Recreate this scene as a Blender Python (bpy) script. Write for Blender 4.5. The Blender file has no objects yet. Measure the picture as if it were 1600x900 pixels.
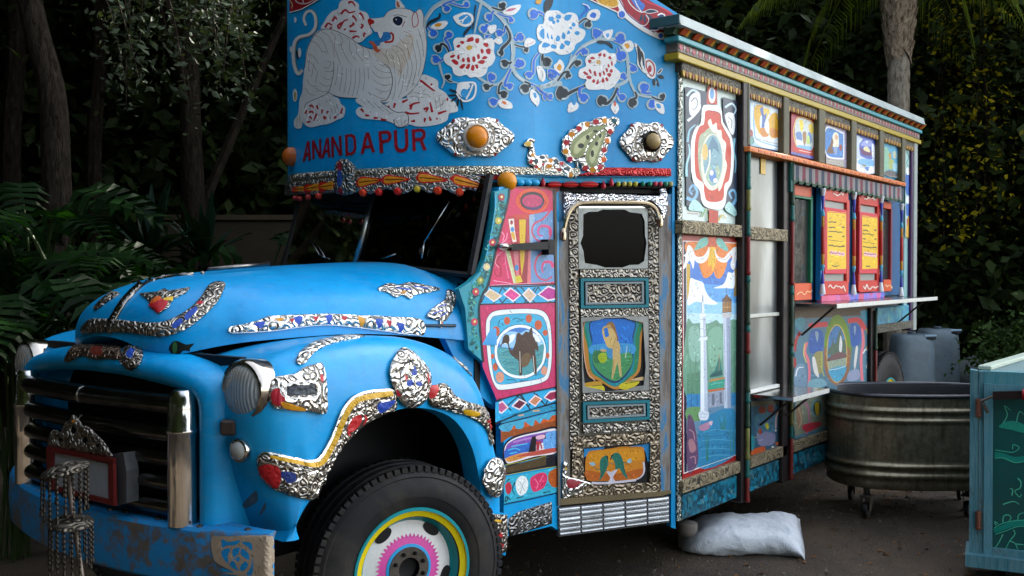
import bpy, bmesh, math, random
import numpy as np
from mathutils import Vector, Matrix, geometry, noise
from mathutils.bvhtree import BVHTree
random.seed(7)
SC = bpy.context.scene
COL = SC.collection
# ---------------------------------------------------------------- camera
F, CH, YAW, PITCH = 1534.0, 1.73, math.radians(38.1), math.radians(0.97)
CAM = Vector((0, 0, CH))
_A = Vector((math.cos(YAW), math.sin(YAW), 0)); RT = Vector((math.sin(YAW), -math.cos(YAW), 0)); _Z = Vector((0, 0, 1))
FW = _A*math.cos(PITCH) - _Z*math.sin(PITCH); UP = _Z*math.cos(PITCH) + _A*math.sin(PITCH)
cd = bpy.data.cameras.new('camera'); cam = bpy.data.objects.new('camera', cd); COL.objects.link(cam)
cd.sensor_width = 36; cd.lens = F/1600*36; cd.clip_start = 0.05; cd.clip_end = 500
cam.matrix_world = Matrix((( RT.x, UP.x, -FW.x, CAM.x), (RT.y, UP.y, -FW.y, CAM.y), (RT.z, UP.z, -FW.z, CAM.z), (0,0,0,1)))
SC.camera = cam
# ---------------------------------------------------------------- light
SUN_EL, SUN_AZ = 35.0, -5.0            # degrees; azimuth counted from +X towards +Y
w = bpy.data.worlds.new('World'); SC.world = w; w.use_nodes = True
nt = w.node_tree; bg = nt.nodes['Background']
sk = nt.nodes.new('ShaderNodeTexSky'); sk.sky_type = 'NISHITA'; sk.sun_disc = False
sk.sun_elevation = math.radians(SUN_EL); sk.sun_rotation = math.radians(90-SUN_AZ)
sk.air_density = 1.0; sk.dust_density = 1.5; sk.ozone_density = 1.0
hs = nt.nodes.new('ShaderNodeHueSaturation'); hs.inputs['Saturation'].default_value = .45          # hazy, pale sky
nt.links.new(sk.outputs[0], hs.inputs['Color']); nt.links.new(hs.outputs[0], bg.inputs[0]); bg.inputs[1].default_value = 0.15
sl = bpy.data.lights.new('sun', 'SUN'); sl.energy = 3.5; sl.angle = math.radians(0.5); sl.color = (1, .93, .82)
so = bpy.data.objects.new('sun', sl); COL.objects.link(so); so.location = (30, 8, 25)
_sd = Vector((math.cos(math.radians(SUN_AZ))*math.cos(math.radians(SUN_EL)), math.sin(math.radians(SUN_AZ))*math.cos(math.radians(SUN_EL)), math.sin(math.radians(SUN_EL))))
so.rotation_euler = _sd.to_track_quat('Z', 'Y').to_euler()
SC.view_settings.view_transform = 'Standard'; SC.view_settings.look = 'None'
SC.view_settings.exposure = 2.55; SC.view_settings.gamma = 1
SC.render.engine = 'CYCLES'
SC.cycles.max_bounces = 6; SC.cycles.transparent_max_bounces = 6

# ---------------------------------------------------------------- pixel helpers (photo pixels, 1600 x 900)
def ray(px, py): return (FW + RT*((px-800)/F) + UP*((450-py)/F)).normalized()
class Plane:
    def __init__(s, p, n): s.p, s.n = Vector(p), Vector(n).normalized()
    def hit(s, px, py):
        d = ray(px, py); k = d.dot(s.n)
        if abs(k) < 1e-6: return None, None
        return CAM + d*((s.p-CAM).dot(s.n)/k), s.n
    def at(s, px, py): return s.hit(px, py)[0]
    def moved(s, d): return Plane(s.p + s.n*d, s.n)
class Surf:
    def __init__(s, *objs):
        s.t = []
        for o in objs:
            me = o.data
            s.t.append(BVHTree.FromPolygons([v.co[:] for v in me.vertices], [p.vertices[:] for p in me.polygons]))
    def hit(s, px, py):
        d = ray(px, py); best = (None, None); bd = 1e9
        for t in s.t:
            c, n, i, dist = t.ray_cast(CAM, d)
            if c is not None and dist < bd:
                if n.dot(d) > 0: n = -n
                best = (c, n); bd = dist
        return best
    def at(s, px, py): return s.hit(px, py)[0]
def proj(p):
    v = Vector(p)-CAM; z = v.dot(FW); return 800+F*v.dot(RT)/z, 450-F*v.dot(UP)/z

# ---------------------------------------------------------------- materials
MATS = {}
def lin(h):
    if not isinstance(h, str): return h
    c = [int(h[i:i+2], 16)/255 for i in (0, 2, 4)]
    return tuple(x/12.92 if x <= .04045 else ((x+.055)/1.055)**2.4 for x in c)
class NB:
    """small node builder"""
    def __init__(s, name):
        s.m = bpy.data.materials.new(name); s.m.use_nodes = True; s.t = s.m.node_tree
        s.b = s.t.nodes['Principled BSDF']; s.out = s.t.nodes['Material Output']
    def n(s, typ, **kw):
        x = s.t.nodes.new('ShaderNode'+typ)
        for k, v in kw.items():
            if k.startswith('i_'):
                key = k[2:]; key = int(key) if key.isdigit() else key.replace('_', ' ')
                inp = x.inputs[key]
                if hasattr(v, 'is_linked') or isinstance(v, bpy.types.NodeSocket): s.t.links.new(v, inp)
                else: inp.default_value = v
            else: setattr(x, k, v)
        return x
    def l(s, a, b): s.t.links.new(a, b)
    def co(s, scale=1.0, obj=True):
        tc = s.n('TexCoord'); mp = s.n('Mapping'); s.l(tc.outputs['Object'], mp.inputs[0])
        mp.inputs['Scale'].default_value = (scale,)*3 if not isinstance(scale, tuple) else scale
        return mp.outputs[0]
    def noise(s, co, scale, detail=4, rough=.55, dist=0):
        x = s.n('TexNoise'); s.l(co, x.inputs['Vector']); x.inputs['Scale'].default_value = scale
        x.inputs['Detail'].default_value = detail; x.inputs['Roughness'].default_value = rough; x.inputs['Distortion'].default_value = dist
        return x.outputs['Fac']
    def vor(s, co, scale, feature='F1', out='Distance'):
        x = s.n('TexVoronoi', feature=feature); s.l(co, x.inputs['Vector']); x.inputs['Scale'].default_value = scale
        return x.outputs[out]
    def ramp(s, fac, stops, interp='LINEAR'):
        x = s.n('ValToRGB'); s.l(fac, x.inputs[0]); cr = x.color_ramp; cr.interpolation = interp
        while len(cr.elements) > 1: cr.elements.remove(cr.elements[-1])
        cr.elements[0].position = stops[0][0]; cr.elements[0].color = (*lin(stops[0][1]), 1)
        for p, c in stops[1:]:
            e = cr.elements.new(p); e.color = (*lin(c), 1)
        return x.outputs[0]
    def mix(s, fac, a, b, mode='MIX'):
        x = s.n('Mix', data_type='RGBA', blend_type=mode)
        for sock, v in ((x.inputs[0], fac), (x.inputs[6], a), (x.inputs[7], b)):
            if isinstance(v, bpy.types.NodeSocket): s.l(v, sock)
            elif isinstance(v, (int, float)): sock.default_value = v
            else: sock.default_value = (*lin(v), 1)
        return x.outputs[2]
    def math(s, op, a, b=0.0):
        x = s.n('Math', operation=op)
        for sock, v in ((x.inputs[0], a), (x.inputs[1], b)):
            if isinstance(v, bpy.types.NodeSocket): s.l(v, sock)
            else: sock.default_value = v
        return x.outputs[0]
    def bump(s, h, strength=.5, dist=.01):
        x = s.n('Bump'); s.l(h, x.inputs['Height']); x.inputs['Strength'].default_value = strength; x.inputs['Distance'].default_value = dist
        s.l(x.outputs[0], s.b.inputs['Normal']); return x
    def set(s, **kw):
        for k, v in kw.items():
            inp = s.b.inputs[{'color': 'Base Color', 'rough': 'Roughness', 'metal': 'Metallic', 'spec': 'Specular IOR Level', 'coat': 'Coat Weight', 'coatr': 'Coat Roughness'}.get(k, k)]
            if isinstance(v, bpy.types.NodeSocket): s.l(v, inp)
            elif k == 'color': inp.default_value = (*lin(v), 1)
            else: inp.default_value = v
        return s.m
def paint(h, rough=.42, var=.16, dirt=.0, spec=.28):
    key = ('p', h, rough, var, dirt, spec)
    if key in MATS: return MATS[key]
    b = NB('paint_'+str(h)); co = b.co(1)
    n1 = b.noise(co, 7, 5, .62); n2 = b.noise(co, 85, 3, .6); n3 = b.noise(b.co((55, 55, 17)), 1.6, 4, .7, 1.0)   # broad fading, grain, brush drag
    k = b.math('ADD', b.math('MULTIPLY', n1, var*1.5), b.math('MULTIPLY', n2, var)); k = b.math('ADD', k, b.math('MULTIPLY', n3, var*2.2))
    k = b.math('ADD', k, 1-var*2.35)
    c = b.mix(1.0, h, b.n('CombineColor', i_0=k, i_1=k, i_2=k).outputs[0], 'MULTIPLY')
    if dirt:
        d = b.ramp(b.noise(co, 3.2, 8, .7, .6), [(.50, (0, 0, 0)), (.72, (1, 1, 1))])
        c = b.mix(b.math('MULTIPLY', d, dirt), c, '3a352c')
    b.bump(b.math('ADD', n2, n3), .10, .004)
    r = b.math('ADD', b.math('MULTIPLY', n3, .3), rough-.15)
    MATS[key] = b.set(color=c, rough=r, spec=spec); return MATS[key]
def metal(key, h, rough, metallic=1.0, bumpk=0, dirt=0, dcol='15110d', scale=30):
    if key in MATS: return MATS[key]
    b = NB(key); co = b.co(1)
    n1 = b.noise(co, scale, 6, .6); c = b.mix(b.math('MULTIPLY', n1, .35), h, '6f6a60')
    if dirt:
        d = b.ramp(b.noise(co, scale*.3, 8, .7, .5), [(.45, (0, 0, 0)), (.65, (1, 1, 1))])
        c = b.mix(b.math('MULTIPLY', d, dirt), c, dcol)
    if bumpk: b.bump(n1, bumpk, .004)
    MATS[key] = b.set(color=c, rough=b.math('ADD', b.math('MULTIPLY', n1, .2), rough-.1), metal=metallic); return MATS[key]
def repousse(key, h='cdcac2', scale=38, dark='2a2420', amt=.55, rough=.27, metallic=1.0, tint=None):
    scale *= .44
    """stamped sheet metal: swirling ridges with dark patina in the hollows"""
    if key in MATS: return MATS[key]
    b = NB(key); co = b.co(1)
    dn = b.n('TexNoise', i_Scale=scale*.7, i_Detail=1.0); b.l(co, dn.inputs['Vector'])
    wv = b.n('VectorMath', operation='MULTIPLY_ADD'); b.l(dn.outputs['Color'], wv.inputs[0]); wv.inputs[1].default_value = (.9/scale,)*3; b.l(co, wv.inputs[2])
    vx = b.n('TexVoronoi', i_Scale=scale*1.15, i_Randomness=.55); b.l(wv.outputs[0], vx.inputs['Vector'])
    s = b.math('ABSOLUTE', b.math('SINE', b.math('MULTIPLY', vx.outputs['Distance'], 8.5)))   # curling rosettes
    f = b.noise(co, scale*7, 3, .6)
    hgt = b.math('ADD', s, b.math('MULTIPLY', f, .25))
    pat = b.ramp(s, [(.0, (1, 1, 1)), (.2, (.6, .6, .6)), (.42, (0, 0, 0))])
    c = b.mix(b.math('MULTIPLY', pat, amt), h, dark)
    if tint:
        v = b.vor(co, scale*.42, 'F1', 'Color'); sv = b.n('SeparateColor', i_0=v)
        sel = b.ramp(sv.outputs[0], [(0, (0, 0, 0)), (.62, (0, 0, 0)), (.63, (1, 1, 1))], 'CONSTANT')
        tc = b.ramp(sv.outputs[1], [(i/len(tint), t) for i, t in enumerate(tint)], 'CONSTANT')
        c = b.mix(b.math('MULTIPLY', sel, .85), c, tc)
        metallic = b.math('SUBTRACT', 1.0, b.math('MULTIPLY', sel, .7))
    b.bump(hgt, .7, .012)
    MATS[key] = b.set(color=c, rough=b.math('ADD', b.math('MULTIPLY', pat, .25), rough), metal=metallic); return MATS[key]
def mottle(key, stops, scale=20, vscale=None, rough=.5, dist=.8, interp='LINEAR', stretch=None):
    """painted pattern too small to pick apart: many colours in small daubs"""
    if key in MATS: return MATS[key]
    b = NB(key); co = b.co(stretch if stretch else 1)
    if vscale:
        v = b.n('SeparateColor', i_0=b.vor(co, vscale, 'F1', 'Color')).outputs[0]
        n = b.math('ADD', b.math('MULTIPLY', v, .7), b.math('MULTIPLY', b.noise(co, scale, 4, .6, dist), .3))
    else: n = b.noise(co, scale, 5, .62, dist)
    c = b.ramp(n, stops, interp); b.bump(n, .15, .003)
    MATS[key] = b.set(color=c, rough=rough); return MATS[key]
def carved(key, light='8a8069', dark='15120d', scale=26):
    if key in MATS: return MATS[key]
    b = NB(key); co = b.co(1)
    n = b.noise(co, scale*.5, 2.0, .5, 1.6); s = b.math('ABSOLUTE', b.math('SINE', b.math('MULTIPLY', n, 17)))
    g = b.noise(co, 160, 3, .6)
    c = b.mix(b.ramp(s, [(.1, (1, 1, 1)), (.55, (0, 0, 0))]), light, dark)
    c = b.mix(b.math('MULTIPLY', g, .4), c, '4a4030'); b.bump(b.math('ADD', s, b.math('MULTIPLY', g, .3)), .9, .008)
    MATS[key] = b.set(color=c, rough=.62, metal=.25); return MATS[key]
BLUE = '0f79b5'
def body_blue():
    if 'body' in MATS: return MATS['body']
    b = NB('body_blue'); co = b.co(1)
    n1 = b.noise(co, 2.2, 7, .65, .4); n2 = b.noise(co, 60, 4, .6)
    c = b.ramp(n1, [(.3, '0080bc'), (.55, '0090ca'), (.8, '0a9ad0')])
    st = b.noise(b.co((9, 9, .9)), 2.5, 5, .6)                      # run-down streaks
    c = b.mix(b.math('MULTIPLY', b.ramp(st, [(.52, (0, 0, 0)), (.75, (1, 1, 1))]), .22), c, '0c4f78')
    ch = b.ramp(b.noise(co, 11, 9, .75, .3), [(.715, (0, 0, 0)), (.73, (1, 1, 1))])   # chips to grey primer
    c = b.mix(b.math('MULTIPLY', ch, .8), c, '55636b'); b.bump(b.math('ADD', b.math('MULTIPLY', n2, .12), b.math('ADD', b.noise(co, 4.5, 3, .5), b.math('MULTIPLY', b.noise(co, 1.4, 2, .5), 2.2))), .16, .02)
    dst = b.ramp(b.noise(b.co((5, 5, 14)), 3, 6, .75, .8), [(.5, (0, 0, 0)), (.8, (1, 1, 1))]); c = b.mix(b.math('MULTIPLY', dst, .16), c, '8fa6ac')
    MATS['body'] = b.set(color=c, rough=b.math('ADD', b.math('MULTIPLY', n1, .22), .24), spec=.3); return MATS['body']
def glass(key, tint=(.25, .27, .27), ior=1.22, rough=.03):
    if key in MATS: return MATS[key]
    b = NB(key); t = b.t
    tr = b.n('BsdfTransparent'); tr.inputs[0].default_value = (*tint, 1)
    gl = b.n('BsdfGlossy'); gl.inputs[0].default_value = (1, 1, 1, 1); gl.inputs['Roughness'].default_value = rough
    fr = b.n('Fresnel'); fr.inputs[0].default_value = ior
    nb = b.n('Bump'); b.l(b.noise(b.co(1), 3, 2), nb.inputs['Height']); nb.inputs['Strength'].default_value = .03
    b.l(nb.outputs[0], gl.inputs['Normal'])
    mx = b.n('MixShader'); b.l(fr.outputs[0], mx.inputs[0]); b.l(tr.outputs[0], mx.inputs[1]); b.l(gl.outputs[0], mx.inputs[2])
    b.l(mx.outputs[0], b.out.inputs[0]); MATS[key] = b.m; return b.m
def lens_mat():
    if 'lens' in MATS: return MATS['lens']
    b = NB('fluted_lens'); w_ = b.n('TexWave', i_Scale=22.0, bands_direction='Y'); b.l(b.co(1), w_.inputs['Vector']); b.bump(w_.outputs['Fac'], .5, .01); b.set(color='b9b7ac', rough=.12, spec=.8)
    tr = b.n('BsdfTransparent'); mx = b.n('MixShader'); mx.inputs[0].default_value = .45; b.l(b.b.outputs[0], mx.inputs[1]); b.l(tr.outputs[0], mx.inputs[2]); b.l(mx.outputs[0], b.out.inputs[0]); MATS['lens'] = b.m; return b.m
def worn_teal(h, key):
    if key in MATS: return MATS[key]
    b = NB(key); g = b.noise(b.co((30, 30, 2.2)), 2.2, 7, .7, .6); n = b.noise(b.co(1), 4, 7, .7)
    c = b.mix(b.ramp(g, [(.35, (0, 0, 0)), (.7, (.8, .8, .8))]), h, '6b9299'); c = b.mix(b.ramp(b.math('ADD', b.math('MULTIPLY', g, .5), b.math('MULTIPLY', n, .5)), [(.56, (0, 0, 0)), (.62, (.9, .9, .9))]), c, '4b4436')
    b.bump(g, .35, .006); MATS[key] = b.set(color=c, rough=.55, spec=.3); return MATS[key]
CHROME = lambda: metal('chrome', 'd9d9d6', .12, bumpk=.03, dirt=.25)
DKCHROME = lambda: metal('dark_chrome', '5e5e5c', .22, bumpk=.06, dirt=.75)
RUBBER = lambda: paint('19181a', .68, .3, .75)
BLACK = lambda: paint('08080a', .6, .1)
SILVER = lambda: repousse('silver_tin')
SILVERC = lambda: repousse('silver_tin_painted', tint=['a81e22', 'c98f1c', '1b3f96', 'a81e22'])
IRON = lambda: metal('dull_iron', '57504a', .5, .8, .2, .6)

# ---------------------------------------------------------------- objects
def empty(name, loc, label, cat, group=None):
    o = bpy.data.objects.new(name, None); COL.objects.link(o); o.location = loc; o.empty_display_size = .2
    o['label'] = label; o['category'] = cat
    if group: o['group'] = group
    return o
def tag(o, label=None, cat=None, group=None, kind=None):
    for k, v in (('label', label), ('category', cat), ('group', group), ('kind', kind)):
        if v: o[k] = v
    return o
def link(name, me, parent=None):
    o = bpy.data.objects.new(name, me); COL.objects.link(o)
    if parent:
        o.parent = parent
        r = parent
        while r.parent: r = r.parent
        if parent is r and r.type == 'EMPTY': o.matrix_parent_inverse = Matrix.Translation(-Vector(r.location))
    return o
def obj(name, V, Fc, mats, parent=None, mi=None, smooth=False, angle=None):
    me = bpy.data.meshes.new(name); me.from_pydata([tuple(v) for v in V], [], [tuple(f) for f in Fc])
    for m in (mats if isinstance(mats, (list, tuple)) else [mats]): me.materials.append(m)
    if mi: me.polygons.foreach_set('material_index', mi)
    bm = bmesh.new(); bm.from_mesh(me); bmesh.ops.remove_doubles(bm, verts=bm.verts, dist=1e-5); bmesh.ops.recalc_face_normals(bm, faces=bm.faces)
    if angle is not None:
        for e in bm.edges:
            if len(e.link_faces) == 2 and e.calc_face_angle(0) > math.radians(angle): e.smooth = False
    bm.to_mesh(me); bm.free()
    if smooth: me.polygons.foreach_set('use_smooth', [True]*len(me.polygons))
    me.update(); return link(name, me, parent)
class MB:
    def __init__(s): s.V, s.F, s.I = [], [], []
    def add(s, V, Fc, mi=0):
        o = len(s.V); s.V += [Vector(v) for v in V]; s.F += [tuple(i+o for i in f) for f in Fc]; s.I += [mi]*len(Fc); return s
    def build(s, name, mats, parent=None, smooth=False, angle=40):
        return obj(name, s.V, s.F, mats, parent, s.I, smooth, angle if smooth else None)
    def box(s, p0, p1, mi=0, bev=.004):
        c = (Vector(p0)+Vector(p1))/2; h = [abs(a-b)/2 for a, b in zip(p0, p1)]
        return s.obox(c, (Vector((1,0,0)), Vector((0,1,0)), Vector((0,0,1))), h, mi, bev)
    def obox(s, c, ax, h, mi=0, bev=.004):
        c = Vector(c); b = min(bev, min(h)*.45)
        bm = bmesh.new(); bmesh.ops.create_cube(bm, size=1)
        for v in bm.verts: v.co = Vector((v.co.x*2*h[0], v.co.y*2*h[1], v.co.z*2*h[2]))
        if b > 0: bmesh.ops.bevel(bm, geom=bm.edges[:], offset=b, segments=1, affect='EDGES')
        bm.verts.index_update()
        s.add([c+ax[0]*v.co.x+ax[1]*v.co.y+ax[2]*v.co.z for v in bm.verts], [[v.index for v in f.verts] for f in bm.faces], mi); bm.free(); return s
    def tube(s, pts, r, n=8, mi=0, cap=True, close=False):
        pts = [Vector(p) for p in pts]; N = len(pts); V = []; up = None
        for i, p in enumerate(pts):
            t = (pts[(i+1) % N if close else min(i+1, N-1)] - pts[(i-1) % N if close else max(i-1, 0)]).normalized()
            if up is None:
                up = t.orthogonal().normalized()
            up = (up - t*up.dot(t)).normalized(); bi = t.cross(up)
            rr = r[i] if isinstance(r, (list, tuple)) else r
            for k in range(n):
                a = 2*math.pi*k/n; V.append(p + up*(rr*math.cos(a)) + bi*(rr*math.sin(a)))
        Fc = [(i*n+k, i*n+(k+1) % n, ((i+1) % N)*n+(k+1) % n, ((i+1) % N)*n+k) for i in range(N if close else N-1) for k in range(n)]
        if cap and not close: Fc += [tuple(range(n))[::-1], tuple((N-1)*n+k for k in range(n))]
        return s.add(V, Fc, mi)
    def lathe(s, c, axis, prof, n=24, mi=0, ref=None, closed=False):
        """prof: list of (radius, distance along axis)"""
        c = Vector(c); ax = Vector(axis).normalized(); u = (Vector(ref) if ref else ax.orthogonal()).normalized(); u = (u-ax*u.dot(ax)).normalized(); v = ax.cross(u)
        V = []; m = len(prof)
        for k in range(n):
            a = 2*math.pi*k/n; d = u*math.cos(a)+v*math.sin(a)
            for r, z in prof: V.append(c+ax*z+d*r)
        Fc = [(k*m+i, k*m+i+1, ((k+1) % n)*m+i+1, ((k+1) % n)*m+i) for k in range(n) for i in range(m-1)]
        mis = mi
        if callable(mi):
            o = len(s.V); s.V += V
            for f in Fc: s.F.append(tuple(i+o for i in f)); s.I.append(mi(f[0] % m))
            return s
        return s.add(V, Fc, mi)
    def prism(s, poly, d, mi=0):
        """poly: 3-D points, extruded by vector d"""
        n = len(poly); d = Vector(d); P = [Vector(p) for p in poly]
        return s.add(P+[p+d for p in P], [tuple(range(n)), tuple(range(2*n-1, n-1, -1))]+[(i, (i+1) % n, n+(i+1) % n, n+i) for i in range(n)], mi)
    def grid(s, rows, mi=0, closeu=False):
        m = len(rows[0]); V = [p for r in rows for p in r]; Fc = []
        for i in range(len(rows)-1):
            for j in range(m if closeu else m-1): Fc.append((i*m+j, i*m+(j+1) % m, (i+1)*m+(j+1) % m, (i+1)*m+j))
        return s.add(V, Fc, mi)
def spl(pts, n=6, close=False):
    """Catmull-Rom through pts"""
    P = [tuple(p) for p in pts]; N = len(P); out = []
    if N < 3: return P
    for i in range(N if close else N-1):
        if close: a, b, c, d = P[(i-1) % N], P[i], P[(i+1) % N], P[(i+2) % N]
        else: a, b, c, d = P[max(i-1, 0)], P[i], P[i+1], P[min(i+2, N-1)]
        for k in range(n):
            t = k/n; t2, t3 = t*t, t*t*t
            out.append(tuple(.5*(2*q+(r-p)*t+(2*p-5*q+4*r-s_)*t2+(3*q-p-3*r+s_)*t3) for p, q, r, s_ in zip(a, b, c, d)))
    if not close: out.append(P[-1])
    return out

# ---------------------------------------------------------------- painted and embossed work laid on a surface
def pts_of(s): return [tuple(float(q) for q in p.split(',')) for p in s.split()]
def parse(txt):
    its = []
    for ln in txt.strip().splitlines():
        ln = ln.strip()
        if not ln or ln[0] == '#': continue
        hd, bd = ln.split('|', 1); h = hd.split(); col = h[0]; kind = h[1]; prm = [float(x) for x in h[2:]]
        for sub in bd.split(';'):
            if sub.strip(): its.append((col, kind, prm, pts_of(sub)))
    return its
def stroke_quads(pts, w0, w1, close=False):
    n = len(pts); L = []; R = []
    for i, (x, y) in enumerate(pts):
        a = pts[(i-1) % n] if close else pts[max(i-1, 0)]; b = pts[(i+1) % n] if close else pts[min(i+1, n-1)]
        dx, dy = b[0]-a[0], b[1]-a[1]; q = math.hypot(dx, dy) or 1; t = i/(n-1) if n > 1 else 0
        ww = (w0+(w1-w0)*t)/2; L.append((x-dy/q*ww, y+dx/q*ww)); R.append((x+dy/q*ww, y-dx/q*ww))
    return [hull([L[i], L[(i+1) % n], R[(i+1) % n], R[i]]) for i in range(n if close else n-1)]
def hull(q):
    c = [(q[(i+1) % 4][0]-q[i][0])*(q[(i+2) % 4][1]-q[(i+1) % 4][1])-(q[(i+1) % 4][1]-q[i][1])*(q[(i+2) % 4][0]-q[(i+1) % 4][0]) for i in range(4)]
    if min(c) > 0 or max(c) < 0: return q
    return [q[i] for i in geometry.convex_hull_2d([Vector(p) for p in q])]
def expand(items):
    """-> list of (colour, polygon) bottom first"""
    out = []
    for col, kind, prm, P in items:
        oc = None; ow = 0
        if '/' in col: col, o = col.split('/'); oc, ow = o.split(':'); ow = float(ow)
        if kind == 'F' or kind == 'P' or kind == 'C':
            if kind == 'C':
                cx, cy = P[0]; rx, ry = P[1]; ro = math.radians(prm[0]) if prm else 0
                k = max(8, min(28, int((rx+ry)*.6)))
                P2 = [(cx+rx*math.cos(a)*math.cos(ro)-ry*math.sin(a)*math.sin(ro), cy+rx*math.cos(a)*math.sin(ro)+ry*math.sin(a)*math.cos(ro)) for a in [2*math.pi*i/k for i in range(k)]]
            else: P2 = spl(P, 5, True) if kind == 'F' else P
            if oc: out += [(oc, q) for q in stroke_quads(P2, 2*ow, 2*ow, True)]
            out.append((col, P2, 1))
        elif kind == 'L':                                            # ring / outline
            P2 = spl(P, 5, True)
            out += [(col, q) for q in stroke_quads(P2, prm[0], prm[0], True)]
        elif kind == 'S' or kind == 'Z':
            P2 = spl(P, 5) if kind == 'S' else P
            w0 = prm[0]; w1 = prm[1] if len(prm) > 1 else w0
            if oc: out += [(oc, q) for q in stroke_quads(P2, w0+2*ow, w1+2*ow)]
            if kind == 'Z':
                for a, b in zip(P2, P2[1:]): out += [(col, q) for q in stroke_quads([a, b], w0, w1)]
            else: out += [(col, q) for q in stroke_quads(P2, w0, w1)]
    return out
def tone(h, k):
    c = [int(h[i:i+2], 16) for i in (0, 2, 4)]
    return '%02x%02x%02x' % tuple(min(255, max(0, int(v*k+(18 if k > 1 else 0)))) for v in c)
DR = random.Random(11)
def inside(P, x, y):
    r = False
    for (ax, ay), (bx, by) in zip(P, P[1:]+P[:1]):
        if (ay > y) != (by > y) and x < ax+(y-ay)*(bx-ax)/(by-ay): r = not r
    return r
def daubs(col, P, k):
    """short brush strokes, lighter and darker, inside a painted shape"""
    xs = [p[0] for p in P]; ys = [p[1] for p in P]; a, b, c, d = min(xs), max(xs), min(ys), max(ys); A = (b-a)*(d-c)
    if A < 40: return []
    out = []; base = DR.uniform(0, 3.14); L = min(9, max(2.0, .22*min(b-a, d-c))); cols = [tone(col, .66), tone(col, .82), tone(col, 1.16)]
    for _ in range(int(min(70, 3+A/45*k))):
        x, y = DR.uniform(a, b), DR.uniform(c, d); t = base+DR.gauss(0, .45); l = L*DR.uniform(.5, 1.1); w_ = DR.uniform(.6, 1.5)*min(1, L/4+.3)
        dx, dy = math.cos(t)*l/2, math.sin(t)*l/2
        if not (inside(P, x-dx, y-dy) and inside(P, x+dx, y+dy) and inside(P, x, y)): continue
        nx, ny = -math.sin(t)*w_/2, math.cos(t)*w_/2
        out.append((DR.choice(cols), [(x-dx, y-dy), (x-dx*.4+nx, y-dy*.4+ny), (x+dx*.6+nx*.8, y+dy*.6+ny*.8), (x+dx, y+dy), (x+dx*.5-nx, y+dy*.5-ny), (x-dx*.5-nx*.8, y-dy*.5-ny*.8)]))
    return out
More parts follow.
